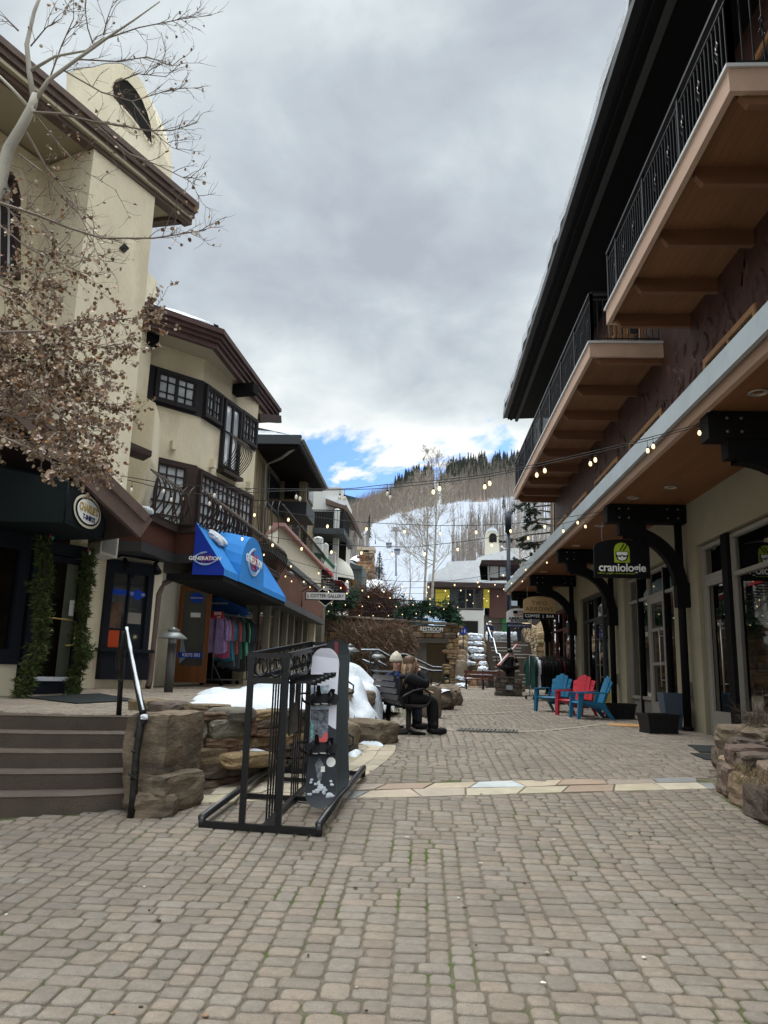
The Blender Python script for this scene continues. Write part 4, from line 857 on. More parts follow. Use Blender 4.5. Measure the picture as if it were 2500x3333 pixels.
# upper roof of the tower: eave along a line rising left, stepped fascia
E1 = PY(649, 661, 12.1); E1 = (E1.x, 12.1); E0 = PZ(0, 111, PY(649, 661, 12.1).z); zr = PY(649, 661, 12.1).z
d = V3((E0.x-E1[0], E0.y-12.1, 0)).normalized(); E9 = (E1[0]+d.x*9, E1[1]+d.y*9)
inn = V3((d.y, -d.x, 0)); inn = inn if inn.x < 0 else -inn
TB = (E1[0]-.84, E1[1]+.16)      # rear corner of the overhang
mb = MB()
def eave(mb, P, Q, z0, z1, o0, o1, inn, upv=0):
    P, Q = V3((P[0], P[1], 0)), V3((Q[0], Q[1], 0)); z = lambda p, k, zz: (p.x+inn.x*k, p.y+inn.y*k, zz)
    mb.hexa((z(P, o0, z0), z(Q, o0, z0), z(Q, o1, z0), z(P, o1, z0), z(P, o0, z1), z(Q, o0, z1), z(Q, o1, z1), z(P, o1, z1)))
for k, (z0, z1, o) in enumerate(((zr-.10, zr, .0), (zr-.20, zr-.10, .04), (zr-.29, zr-.20, .08), (zr-.40, zr-.29, .13))):
    eave(mb, E9, E1, z0, z1, o, .3, inn)
    q = V3((TB[0]-E1[0], TB[1]-E1[1], 0)).normalized(); i2 = V3((q.y, -q.x, 0)); i2 = i2 if i2.y < 0 else -i2
    eave(mb, (E1[0]+inn.x*.29, E1[1]+inn.y*.29), (TB[0]-2, TB[1]+.4), z0, z1, o*.6, .25, i2)
part('eave_fascia', mb, [MBROWN], T)
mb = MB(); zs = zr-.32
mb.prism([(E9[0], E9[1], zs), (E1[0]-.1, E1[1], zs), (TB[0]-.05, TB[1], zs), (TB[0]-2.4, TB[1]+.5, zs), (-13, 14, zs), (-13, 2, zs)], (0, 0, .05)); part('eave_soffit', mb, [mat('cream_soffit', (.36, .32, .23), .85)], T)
mb = MB(); rr = 2.4
P9 = V3((E9[0], E9[1], zr)); P1 = V3((E1[0], E1[1], zr)); up = V3((inn.x*3.4, inn.y*3.4, 1.9))
mb.add([P9, P1, P1+up, P9+up], [(0, 1, 2, 3)]); mb.add([P1, P1+V3((-3, 2, 0)), P1+up], [(0, 1, 2)]); part('roof', mb, [ROOFD], T)
mb = MB(); q0 = V3((0, 0, .02)); s1 = inn*.25+V3((0, 0, .14)); s2 = inn*3.0+V3((0, 0, 1.85))
n = 26; V = []; F = []
for k in range(n+1):
    p = P9+(P1-P9)*(k/n*.995)+inn*(.06+rnd(0, .05)); V += [p+V3((0, 0, .03)), p+s1*(.9+rnd(0, .25)), p+s2]
for k in range(n): F += [(k*3, k*3+3, k*3+4, k*3+1), (k*3+1, k*3+4, k*3+5, k*3+2)]
F.append((n*3, n*3+2, n*3+1)); mb.add(V, F); part('roof_snow', mb, [SNOW], T)
mb = MB(); p = PY(515, 694, 12.35); mb.bar(p+V3((-.5, .3, 0)), p+V3((.24, -.16, 0)), .15, .17); part('corbel', mb, [BEAMB], T)
mb = MB(); p = PY(215, 480, 11.4); mb.bar(p+V3((-.7, -.9, 0)), p+V3((.35, .2, 0)), .5, .34); part('corbel', mb, [BEAMB], T)
# chimney with arched opening
yc = 13.8; OUT = [(205, 560), (218, 240), (255, 222), (300, 218), (345, 205), (395, 205), (435, 228), (468, 275), (495, 335), (512, 400), (516, 470), (508, 540), (500, 620)]
HOLE = [(366, 310), (364, 285), (376, 262), (396, 253), (418, 262), (445, 292), (468, 330), (485, 375), (497, 420), (499, 462), (494, 473), (470, 440), (430, 385), (395, 345)]
mb = MB(); o = [PY(u, v, yc) for u, v in OUT]; mb.prism(list(reversed(o)), (0, .9, 0)); ch = part('chimney', mb, [STUCCO], T)
mb = MB(); h = [PY(u, v, yc-.012) for u, v in HOLE]; mb.prism(list(reversed(h)), (0, .008, 0)); part('chimney_opening', mb, [DARKIN], ch)
mb = MB(); 
for a, b in zip(HOLE[:-1], HOLE[1:]): mb.bar(PY(a[0], a[1], yc-.02), PY(b[0], b[1], yc-.02), .05, .03)
part('chimney_trim', mb, [STUCCO], ch)
mb = MB(); top = [(215, 240), (255, 222), (300, 218), (345, 205), (395, 205), (432, 226)]; mb.prism([PY(u, v+2, yc) for u, v in top]+[PY(u, v-14-8*math.sin(i*1.9), yc) for i, (u, v) in reversed(list(enumerate(top)))], (0, .9, 0)); part('chimney_snow', mb, [SNOW], ch)
# diamond vent, arched window at the left edge
mb = MB(); 
def on_face(u, v, A, B, off=0.0):
    p = PW(u, v, A, B); dx, dy = B[0]-A[0], B[1]-A[1]; L = math.hypot(dx, dy); return V3((p.x+dy/L*off, p.y-dx/L*off, p.z))
mb.prism([on_face(u, v, T2, T1, .004) for u, v in ((388, 809), (404, 793), (420, 809), (404, 824))], (.006, -.02, 0)); part('diamond_vent', mb, [DARKIN], T)
mb = MB(); pts = [(-60, 900), (-60, 560), (0, 560), (25, 585), (38, 640), (36, 900)]
a = [on_face(u, v, T3, T2b, .03) for u, v in [(44, 910), (44, 640), (32, 590), (10, 565), (-30, 555)]]
for p, q in zip(a[:-1], a[1:]): mb.bar(p, q, .12, .12)
b_ = [on_face(u, v, T3, T2b, .03) for u, v in [(8, 900), (10, 700), (6, 660), (-20, 640)]]
for p, q in zip(b_[:-1], b_[1:]): mb.bar(p, q, .06, .08)
aw2 = part('arched_window', mb, [DBROWN], T); mb = MB(); mb.poly([on_face(u, v, T3, T2b, .012) for u, v in [(38, 905), (38, 640), (28, 600), (8, 575), (-60, 560), (-60, 905)]]); part('pane', mb, [PANEL], aw2)
# low pent roof, wing wall, big raking roof over the shop
mb = MB(); mb.prism([PY(448, 1278, 12.9), PY(506, 1312, 12.9), PY(492, 1490, 12.9), PY(430, 1700, 12.9), PY(330, 1700, 12.9), PY(330, 1278, 12.9)], (-.3, 1.2, 0)); part('wing_wall', mb, [STUCCO], T)
mb = MB(); a = [PY(370, 1415, 11.9), PY(495, 1468, 12.5), PY(493, 1486, 12.5), PY(372, 1445, 11.9)]; mb.prism(a, (-.25, .3, 0)); mb.prism([PY(372, 1445, 11.9), PY(493, 1486, 12.5), PY(270, 1488, 12.1)], (0, .02, .03)); part('pent_roof', mb, [DBROWN], T)
K0, K1 = PY(452, 1702, 10.7), PY(0, 1262, 8.9); kd = (K1-K0); K2 = K0+kd*2.2; K0 = K0-kd*.03
mb = MB(); mb.bar(K0-kd*.02, K2, .08, .34, upv=(0, 0, 1)); mb.bar(K0+V3((.05, 0, .12)), K2+V3((.05, 0, .12)), .06, .14); part('raking_fascia', mb, [MBROWN], T)
mb = MB(); bk = V3((-1.6, 1.2, 0)); mb.hexa((K0+V3((0, 0, -.12)), K2+V3((0, 0, -.12)), K2+bk+V3((0, 0, -.12)), K0+bk+V3((0, 0, -.12)), K0+V3((0, 0, .16)), K2+V3((0, 0, .16)), K2+bk+V3((0, 0, .16)), K0+bk+V3((0, 0, .16)))); part('raking_roof', mb, [DBROWN], T)
mb = MB(); V = []; F = []
for k in range(9): p = K0+kd*(.0+.09*k)+V3((-.02, .02, .17)); h = .03+.16*math.sin(min(1, k/5)*2.6)*(1-k/9); V += [p, p+V3((-.05, .04, h)), p+V3((-.7, .5, h)), p+V3((-.7, .5, 0))]
for k in range(8): F += [(k*4+e, k*4+(e+1) % 4, k*4+4+(e+1) % 4, k*4+4+e) for e in range(4)]
mb.add(V, F); part('roof_snow', mb, [SNOW], T)
# ---------------------------------------------------------------- black awning box sign
CANV = mat('dark_green_canvas', (.008, .012, .013), .8, spec=.12, var=.1)
t = thing('awning_sign', 'dark green box awning with an oval cream T-SHIRTS logo above the shop door', 'sign', (-4.4, 10, 3.3))
mb = MB(); mb.hexa(((-4.66, 9.5, 3.33), (-4.66, 10.74, 3.33), (-5.4, 10.95, 3.33), (-6.9, 9.5, 3.33), (-4.66, 9.5, 3.87), (-4.64, 10.74, 3.87), (-5.3, 10.9, 4.3), (-6.9, 9.5, 4.3))); part('canvas', mb, [CANV], t)
mb = MB(); mb.tube([(-4.65, 9.5, 3.87), (-4.63, 10.74, 3.87), (-4.65, 10.74, 3.33), (-4.65, 9.5, 3.33), (-4.65, 9.5, 3.87)], .012, 6); part('frame_piping', mb, [CANV], t)
CREAMP = mat('cream_paint', (.62, .58, .46), .5); GOLDP = mat('gold_letter', (.42, .31, .10), .5)
def oval(ry, rz, off, m, name, n=28, c=(10.12, 3.60)):
    mb = MB(); mb.prism([(-4.638+off, c[0]+ry*math.cos(2*math.pi*k/n), c[1]+rz*math.sin(2*math.pi*k/n)) for k in range(n)], (.004, 0, 0)); part(name, mb, [m], t)
oval(.43, .225, .0, CREAMP, 'oval_rim'); oval(.385, .19, .005, BLKP, 'oval_ring'); oval(.34, .165, .010, WHITEP, 'oval_face')
fy_ = lambda y, z, o: frame_at((-4.638+o, y, z), (0, 1, 0))
text(t, 'CHARLIE\'S', .15, fy_(10.12, 3.63, .016), GOLDP, bold=.004, sx=.85); text(t, 'T-SHIRTS', .095, fy_(10.15, 3.51, .016), NAVY, bold=.002)
# air conditioner
t = thing('air_conditioner', 'beige wall air conditioner with a grille beside the awning sign', 'air conditioner', (-4.7, 11.7, 3.1))
a = [PY(333, 1720, 11.5), PY(389, 1737, 11.9), PY(381, 1818, 11.9), PY(325, 1800, 11.5)]; mb = MB(); mb.prism(a, (-.55, .35, 0)); part('case', mb, [mat('beige_enamel', (.36, .34, .30), .5)], t)
mb = MB(); c = sum(a, V3((0, 0, 0)))/4; aa = [c+(p-c)*.78+V3((.006, -.008, 0)) for p in a]
for k in range(13):
    f = k/12; mb.bar(aa[0]+(aa[3]-aa[0])*f, aa[1]+(aa[2]-aa[1])*f, .006, .006)
for k in range(11):
    f = k/10; mb.bar(aa[0]+(aa[1]-aa[0])*f, aa[3]+(aa[2]-aa[3])*f, .006, .006, upv=(0, 1, 0))
part('grille', mb, [mat('grey_grille', (.16, .16, .15), .6)], t)
# ---------------------------------------------------------------- cream house with the bay
H = thing('bay_window_house', 'cream stucco house with dark casement windows, curled iron balcony rails and a blue awning below', 'building', (-4.5, 15.6, 1.1))
BC = (-4.892, 15.6); BLf = (-6.25, 14.15); BRt = (-4.255, 18.25)
sW = lambda u, v, A_, B_: (PW(u, v, A_, B_)-V3((A_[0], A_[1], PW(u, v, A_, B_).z))).length
mb = MB(); zt_ = zt_h = 8.25
P = [BC, BRt, (BRt[0]-2.5, 18.6), (-9, 19), (-9, 13.5), BLf]
mb.prism([(x, y, 3.9) for x, y in P], (0, 0, zt_-3.9)); part('wall', mb, [STUCCO], H)
LL = dist(BLf, BC); LR = dist(BC, BRt)
# dark window band upper storey
zb_, zt2 = 6.84, 7.66
mb = MB(); fb(mb, BLf, BC, LL-1.5, LL+.01, zb_, zt2, 0, .03); fb(mb, BC, BRt, -.01, LR-.06, zb_, zt2, 0, .03); part('window_band', mb, [FRAMEB], H)
casement(H, BLf, BC, sW(500, 1250, BLf, BC), sW(638, 1290, BLf, BC), zb_+.06, zt2-.05, 2, 3, 2, d=.03)
casement(H, BC, BRt, sW(660, 1300, BC, BRt), sW(714, 1340, BC, BRt), zb_+.04, zt2-.04, 2, 3, 2, d=.03)
casement(H, BC, BRt, sW(780, 1390, BC, BRt), sW(828, 1420, BC, BRt), zb_+.04, zt2-.04, 2, 3, 2, d=.03)
casement(H, BC, BRt, sW(717, 1400, BC, BRt), sW(776, 1400, BC, BRt), 5.95, zt2-.06, 1, 1, 2, d=.03, name='balcony_door')
# middle storey: large multi pane windows
zm0, zm1 = 4.25, 5.75
mb = MB(); fb(mb, BLf, BC, LL-1.72, LL+.01, zm0, zm1, 0, .03); fb(mb, BC, BRt, -.01, LR-.04, zm0, zm1-.02, 0, .03); part('window_band', mb, [DBROWN], H)
casement(H, BLf, BC, LL-1.62, LL-.2, zm0+.04, zm1-.06, 3, 5, 2, d=.03, fm=DBROWN)
casement(H, BC, BRt, .06, LR-.12, zm0+.04, zm1-.08, 3, 6, 4, d=.03, fm=DBROWN)
for A_, B_, s, z in ((BLf, BC, sW(550, 1480, BLf, BC), 5.96), (BC, BRt, sW(680, 1515, BC, BRt), 5.86), (BC, BRt, sW(800, 1580, BC, BRt), 5.80)): mb = MB(); fb(mb, A_, B_, s, s+.11, z, z+.19, 0, .12); part('wall_lamp', mb, [STUCCO], H)
# iron balconet with bulging bars
IRON = mat('wrought_iron', (.045, .034, .028), .45, metal=.5)
def bulge(mb, A, B, s0, s1, z0, z1, n, out=.24, r=.011, flip=False):
    for k in range(n):
        s = s0+(s1-s0)*k/(n-1); pts = []
        for q in range(9):
            f = q/8; o = .05+out*(math.sin(math.pi*min(1, (1-f)*1.25))**1.2 if f > .2 else 1.0*(f/.2)**.6)
            o = .05+out*max(0, math.sin(math.pi*(1-f)**.8)) if not flip else .05+out*(1-f)
            pts.append(fp(A, B, s+.02*math.sin(f*6), o, z0+(z1-z0)*f))
        mb.tube(pts, r, 5)
    mb.bar(fp(A, B, s0-.02, .05, z1), fp(A, B, s1+.02, .05, z1), .035, .02); mb.bar(fp(A, B, s0-.02, .05, z0), fp(A, B, s1+.02, .05, z0), .035, .03)
mb = MB(); sa, sb = sW(714, 1450, BC, BRt), sW(772, 1450, BC, BRt); bulge(mb, BC, BRt, sa, sb, 5.92, 6.86, 11, .36); fb(mb, BC, BRt, sa-.05, sb+.05, 5.84, 5.92, 0, .2); part('balconet', mb, [IRON], H)
# brown parapet with curled railing
PA, PB, PC_, PD = (-4.95, 13.0), (-4.83, 14.45), (-4.42, 14.36), (-4.2, 21.8)
BRST = mat('brown_stucco', (.065, .024, .016), .85, var=.1, bump=.3, bscale=60)
for nm, z0, z1, o, m_ in (('parapet', 3.68, 4.09, 0.0, BRST), ('parapet_base', 3.50, 3.68, .03, mat('dark_trim', (.035, .033, .036), .6)), ('parapet_cap', 4.09, 4.22, .05, DBROWN)):
    mb = MB(); P = [(PA[0]+o, PA[1]-o), (PB[0]+o*1.2, PB[1]-o*.6), (PC_[0]+o, PC_[1]-o), (PD[0]+o, PD[1]+o), (-5.6, PD[1]), (-5.6, PA[1]-o)]; mb.prism([(x, y, z0) for x, y in P], (0, 0, z1-z0)); part(nm, mb, [m_], H)
mb = MB()
for A_, B_ in ((PA, PB), (PB, PC_), (PC_, PD)):
    L = dist(A_, B_); n = max(3, int(L/.19)); bulge(mb, A_, B_, .05, L-.05, 4.23, 4.98, n, .20, .017)
part('balcony_railing', mb, [IRON], H)
mb = MB(); mb.rock((-4.94, 13.1, 4.25), (.22, .35, .13), 3, 6, .1, 3); mb.rock((-4.9, 13.9, 4.23), (.16, .5, .08), 4, 6, .1, 3); part('parapet_snow', mb, [SNOW], H)
# big eave with stepped fascia
zE = PY(730, 1073, 14.8).z; F0_ = PZ(477, 984, zE); F1_ = PZ(730, 1073, zE); F2_ = PZ(912, 1326, zE)
g0 = V3((F0_.x-F1_.x, F0_.y-F1_.y, 0)).normalized(); F00 = (F0_.x+g0.x*1.2, F0_.y+g0.y*1.2); F1p = (F1_.x, F1_.y); F2p = (F2_.x, F2_.y)
def off2(P, o):     # inset of the three point eave
    (x0, y0), (x1, y1), (x2, y2) = P; a = V3((x1-x0, y1-y0, 0)).normalized(); b = V3((x2-x1, y2-y1, 0)).normalized(); na, nb = V3((-a.y, a.x, 0)), V3((-b.y, b.x, 0)); m_ = (na+nb)/(1+na.dot(nb))
    return [(x0+na.x*o, y0+na.y*o), (x1+m_.x*o, y1+m_.y*o), (x2+nb.x*o-b.x*o*.4, y2+nb.y*o-b.y*o*.4)]
EP = [F00, F1p, F2p]
mb = MB()
for z0, z1, o in ((zE-.10, zE, 0), (zE-.19, zE-.10, .05), (zE-.28, zE-.19, .10), (zE-.40, zE-.28, .15)):
    q = off2(EP, o); r = off2(EP, .26)
    for i in (0, 1): mb.hexa([(q[i][0], q[i][1], z0), (q[i+1][0], q[i+1][1], z0), (r[i+1][0], r[i+1][1], z0), (r[i][0], r[i][1], z0), (q[i][0], q[i][1], z1), (q[i+1][0], q[i+1][1], z1), (r[i+1][0], r[i+1][1], z1), (r[i][0], r[i][1], z1)])
    e = q[2]; mb.hexa([(e[0], e[1]-.0, z0), (e[0]+.02, e[1]+.12, z0), (e[0]-1.6, e[1]+.45, z0), (e[0]-1.6, e[1]+.2, z0), (e[0], e[1], z1), (e[0]+.02, e[1]+.12, z1), (e[0]-1.6, e[1]+.45, z1), (e[0]-1.6, e[1]+.2, z1)])
part('eave_fascia', mb, [mat('maroon_brown_fascia', (.075, .042, .04), .6, var=.25, vscale=3, stretch=(1, .3, 1))], H)
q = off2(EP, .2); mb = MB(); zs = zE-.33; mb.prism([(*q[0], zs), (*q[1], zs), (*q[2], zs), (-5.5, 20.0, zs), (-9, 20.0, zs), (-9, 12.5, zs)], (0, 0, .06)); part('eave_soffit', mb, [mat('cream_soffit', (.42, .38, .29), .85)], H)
mb = MB(); a0, a1, a2 = [V3((*p, zE+.01)) for p in EP]; i0 = V3((-2.6, 1.2, 1.5)); mb.add([a0, a1, a2, a2+V3((-3.2, -.6, 1.7)), a1+V3((-3, 2.0, 1.7)), a0+V3((-2, 2.6, 1.5))], [(0, 1, 4, 5), (1, 2, 3, 4)]); part('roof', mb, [ROOFD], H)
mb = MB(); ICE = SNOW
for (p, q_) in ((a0, a1), (a1, a2)):
    n = 16; V = []; F = []; lim = .74 if p is a1 else .96
    for k in range(n+1):
        c = p+(q_-p)*(k/n*lim); hh = .10+.05*noise.noise(c*1.7); inw = V3((-.12, .06, 0)); V += [c+inw, c+inw*1.3+V3((0, 0, hh)), c+inw*8+V3((0, 0, hh+.45)), c+inw*8]
    for k in range(n): F += [(k*4+e, k*4+(e+1) % 4, k*4+4+(e+1) % 4, k*4+4+e) for e in range(4)]
    mb.add(V, F)
part('roof_snow', mb, [SNOW], H)
for s, (A_, B_) in ((sW(765, 1262, BC, BRt), (BC, BRt)), (LL-1.5, (BLf, BC))): mb = MB(); mb.bar(fp(A_, B_, s, -.1, 7.98), fp(A_, B_, s, .55, 7.98), .26, .24); part('corbel', mb, [BEAMB], H)
mb = MB(); mb.bar(fp(BC, BRt, LR+.02, .0, 7.75), V3((F2_.x, F2_.y, zE-.34)), .12, .2); part('bracket', mb, [DBROWN], H)
# awning over the ski shop
AWB = mat('blue_canvas', (.03, .22, .60), .7, var=.10, vscale=2, spec=.2, bump=.3, bscale=8); AWD = mat('deep_blue_end_canvas', (.008, .03, .30), .7, spec=.2)
t = thing('blue_awning', 'bright blue awning with a domed middle and white lettering over the ski shop', 'awning', (-4.2, 14.3, 3.4))
y0, y1 = 14.3, 19.9; xb, xf, zt3, zb3, zv = -4.40, -3.79, 4.28, 3.40, 3.27
mb = MB(); d0, d1 = 15.3, 17.3      # dome span
def awn(ya, yb, sa=0, sb=0): mb.quad((xf, ya, zb3), (xf, yb, zb3), (xb, yb-sb, zt3), (xb, ya+sa, zt3)); mb.quad((xf, ya, zv), (xf, yb, zv), (xf, yb, zb3), (xf, ya, zb3))
awn(y0, d0); awn(d1, y1)
mb.add([(xf, y1, zb3), (xb, y1, zb3), (xb, y1, zt3)], [(0, 1, 2)]); mb.quad((xf, y1, zv), (xb, y1, zv), (xb, y1, zb3), (xf, y1, zb3))
for y in np.arange(d1+.25, y1, .25): mb.bar((xf+.003, y, zb3), (xb+.003, y, zt3), .012, .006, upv=(0, 1, 0))
part('canopy', mb, [AWB], t)
mb = MB(); mb.add([(xf, y0, zb3), (xf, y0, zv), (xb, y0, zv), (xb, y0, zt3)], [(0, 1, 2, 3)]); part('end_panel', mb, [AWD], t); mb = MB(); mb.box(xb-.5, xf-.02, y0+.02, y1-.02, zv-.10, zv+.02); part('underside', mb, [BEAMB], t)
mb = MB(); n = 14; fr = [(xf+.03, d0, zv)]+[(xf+.03, (d0+d1)/2-(d1-d0)/2*math.cos(math.pi*k/n), zb3-.05+.98*math.sin(math.pi*k/n)**.85) for k in range(n+1)]+[(xf+.03, d1, zv)]
mb.poly(fr); bk = [(xb-.02, p[1], min(p[2]+.2, 4.40)) for p in fr]
for k in range(len(fr)-1): mb.quad(fr[k+1], fr[k], bk[k], bk[k+1])
part('dome', mb, [AWB], t)
mb = MB(); mb.rock((-4.22, 15.2, 4.12), (.3, .9, .14), 5, 8, .14, 3, tilt=(0, .9)); part('awning_snow', mb, [SNOW], t)
def swirl(M4, s, parent):
    for i, (rx, ry, ph) in enumerate(((1.0, .55, .2), (1.15, .5, .5), (.9, .62, .0))):
        mb = MB(); pts = [M4 @ V3((s*rx*math.cos(a*.35+ph), s*ry*math.sin(a*.35+ph), .004+i*.002)) for a in range(4, 17)]; mb.tube(pts, .012*s/.3, 4); part('logo_ring', mb, [mat('logo_grey', (.35, .45, .6), .5)], parent)
    mb = MB(); rs = random.Random(4)
    for k in range(9): a, b = V3((rs.uniform(-.5, .6)*s, rs.uniform(-.45, .5)*s, .008)), V3((rs.uniform(-.5, .6)*s, rs.uniform(-.45, .5)*s, .008)); mb.bar(M4 @ a, M4 @ b, .02*s/.3, .004)
    part('logo_splash', mb, [REDP], parent)
M1 = frame_at((-4.17, y0-.004, 3.58), (1, 0, 0)); swirl(M1, .2, t); text(t, 'GENERATION', .10, frame_at((-4.17, y0-.02, 3.58), (1, 0, 0)), WHITEP, bold=.002)
M2 = frame_at((xf+.034, (d0+d1)/2, 3.80), (0, 1, 0)); swirl(M2, .46, t); text(t, 'GENERATION', .22, frame_at((xf+.05, (d0+d1)/2, 3.82), (0, 1, 0)), WHITEP, bold=.006)
for c_ in t.children:
    for v_ in c_.data.vertices: v_.co.x += .035*v_.co.y
# open wooden shop door standing at right angles to the front
t = thing('shop_door', 'open wood framed glass door with a blue KID\'S SKI band', 'door', (-5.2, 17, 1.15)); y = 17.0
a, b, c, d_ = PY(590, 1905, y), PY(691, 1907, y), PY(668, 2223, y), PY(560, 2228, y); xa, xb_ = (a.x+d_.x)/2, (b.x+c.x)/2; z0, z1 = c.z, a.z; f = .10
WOODD = mat('orange_brown_door_wood', (.20, .075, .025), .5, var=.3, vscale=3, stretch=(3, 1, .3))
mb = MB(); mb.box(xa, xa+f, y, y+.05, z0, z1); mb.box(xb_-f, xb_, y, y+.05, z0, z1); mb.box(xa+f, xb_-f, y, y+.05, z1-.12, z1); mb.box(xa+f, xb_-f, y, y+.05, z0, z0+.36); part('door_frame', mb, [WOODD], t)
mb = MB(); mb.box(xa+f, xb_-f, y+.02, y+.03, z0+.36, z1-.12); part('pane', mb, [PANE], t)
mb = MB(); mb.box(xa+f-.04, xb_-f, y-.006, y-.001, z0+.53, z0+.65); part('blue_band', mb, [BLUEB], t); text(t, 'KID\'S SKI', .10, frame_at(((xa+xb_)/2, y-.008, z0+.59), (1, 0, 0)), WHITEP, bold=.002)
mb = MB(); mb.box(xa+.28, xa+.5, y-.004, y+.018, z0+1.42, z0+1.52); part('door_notice', mb, [WHITEP], t)
mb = MB(); cx = (xa+xb_)/2+.02; mb.prism([(cx+.15*math.cos(k*.45), y+.016, z0+1.85+.12*math.sin(k*.45)) for k in range(14)], (0, -.004, 0)); part('blue_disc', mb, [BLUEB], t); text(t, 'GENERATION', .045, frame_at((cx, y+.008, z0+1.85), (1, 0, 0)), WHITEP)
mb = MB(); mb.prism([(xa+.06, y+.018, z0+.36), (xa+.26, y+.018, z0+.55), (xa+.14, y+.018, z0+.95), (xa+.04, y+.018, z0+.9)], (0, -.004, 0)); part('frosted_sticker', mb, [mat('frosted_grey', (.25, .3, .36), .5)], t)
# shop front along the terrace (cotter gallery side)
G = thing('gallery_building', 'low brown fronted gallery with grey trim, wooden posts and a cream parapet with pink coping', 'building', (-4.4, 26, 1.2))
mb = MB(); mb.box(-6.5, -4.25, 21.82, 32.0, 3.62, 4.68); part('brown_band', mb, [mat('brown_plaster', (.14, .068, .05), .85, var=.12, bump=.3, bscale=60)], G)
mb = MB(); mb.box(-6.5, -4.12, 20.4, 32.1, 3.42, 3.62); part('grey_trim', mb, [mat('grey_trim', (.085, .09, .095), .6, var=.15)], G)
mb = MB(); mb.box(-6.5, -4.18, 20.2, 32.05, 4.68, 4.86); part('upper_trim', mb, [mat('grey_trim', (.085, .09, .095), .6, var=.15)], G)
mb = MB(); mb.prism([(-4.32, 21.9, 4.86), (-4.32, 31.9, 4.86), (-4.32, 31.9, 5.74), (-4.32, 22.2, 5.72)], (-.3, 0, 0)); mb.prism([(-4.33, 22.3, 5.73), (-5.2, 22.3, 4.9), (-4.33, 22.3, 4.86)], (0, .2, 0)); part('cream_parapet', mb, [mat('pale_cream_stucco', (.58, .54, .44), .9, var=.06, vscale=1)], G)
PINK = mat('pink_coping', (.42, .24, .22), .6); mb = MB(); mb.bar((-4.33, 22.15, 5.76), (-4.33, 31.95, 5.78), .36, .1); mb.bar((-4.33, 22.18, 5.76), (-5.4, 22.18, 4.75), .16, .1); part('coping', mb, [PINK], G)
WPOST = mat('weathered_post', (.20, .18, .145), .8, var=.25, stretch=(3, 3, .3)); 
for y in (22.4, 23.9, 25.4, 26.7, 28.6, 30.0): mb = MB(); mb.box(-4.66, -4.5, y, y+.22, 1.1, 3.42); part('post', mb, [WPOST], G)
mb = MB(); mb.box(-4.62, -4.40, 31.2, 31.5, 1.1, 3.42); part('cream_post', mb, [STUCCO], G)
mb = MB(); mb.box(-4.85, -4.75, 20.5, 31.2, 1.7, 3.42); part('pane', mb, [PANE], G); mb = MB(); mb.box(-4.95, -4.6, 20, 31.4, 1.0, 1.7); part('plinth', mb, [OLIVE], G)
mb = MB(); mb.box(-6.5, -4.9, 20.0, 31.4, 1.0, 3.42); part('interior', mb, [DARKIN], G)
for p in ((24.6, 2.9), (24.65, 2.75), (24.7, 2.5), (24.62, 2.2), (24.66, 2.05)): mb = MB(); mb.rock((-4.74, p[0], p[1]), (.03, .06, .06), 1, 3, 0, 2.2); part('fairy_light', mb, [mat('white_bulb_glow', (1, 1, 1), .5, emit=(1, .95, .85), estr=3)], G)
mb = MB(); A_, B_ = (-4.35, 22.2), (-4.35, 31.8)
bulge(mb, A_, B_, .1, 9.4, 5.82, 6.42, 44, .16, .014); bulge(mb, (-5.2, 22.1), (-4.4, 22.1), .1, .9, 5.2, 6.45, 5, .2, .014); part('curled_railing', mb, [IRON], G)
for y in (23.2, 25.8): mb = MB(); mb.tube([(-4.25, y, 4.5), (-4.08, y, 4.46)], .02, 6); mb.tube([(-4.1, y, 4.46), (-4.02, y-.12, 4.38)], [.05, .08], 8); part('flood_lamp', mb, [mat('lamp_grey', (.25, .25, .25), .4)], G)
# gallery hanging sign
t = thing('hanging_sign', 'white and black gallery board with a 1970 diamond on an iron bracket', 'sign', (-3.4, 26.6, 4.2))
y = 26.6; q = lambda u, v, yy=26.6: PY(u, v, yy)
xs0, xs1 = q(994, 1940).x, q(1127, 1940).x; zc = (q(1060, 1926).z+q(1060, 1954).z)/2; hh = .15; cx = (xs0+xs1)/2
mb = MB(); mb.prism([(cx, y+.02, zc-.34), (cx+.44, y+.02, zc), (cx, y+.02, zc+.34), (cx-.44, y+.02, zc)], (0, .03, 0)); part('diamond_board', mb, [BLKP], t)
mb = MB(); mb.box(xs0, xs1, y, y+.06, zc-hh, zc+hh); part('frame', mb, [BLKP], t)
mb = MB(); mb.box(xs0+.03, xs1-.03, y-.006, y-.0005, zc-hh+.03, zc+hh-.03); part('board', mb, [WHITEP], t)
mb = MB(); mb.prism([(cx, y+.018, zc+.165), (cx+.13, y+.018, zc+.235), (cx, y+.018, zc+.305), (cx-.13, y+.018, zc+.235)], (0, -.008, 0)); part('small_diamond', mb, [WHITEP], t)
mb = MB(); 
for a, b in (((cx-.44, zc+.01), (cx, zc+.35)), ((cx, zc+.35), (cx+.44, zc+.01)), ((cx-.44, zc-.01), (cx, zc-.35)), ((cx, zc-.35), (cx+.44, zc-.01))): mb.bar((a[0], y+.012, a[1]), (b[0], y+.012, b[1]), .012, .022)
part('diamond_rim', mb, [WHITEP], t)
text(t, 'J. COTTER GALLERY', .155, frame_at((cx, y-.008, zc), (1, 0, 0)), BLKP, sx=.92, bold=.002); text(t, '1970', .06, frame_at((cx, y+.008, zc+.235), (1, 0, 0)), BLKP)
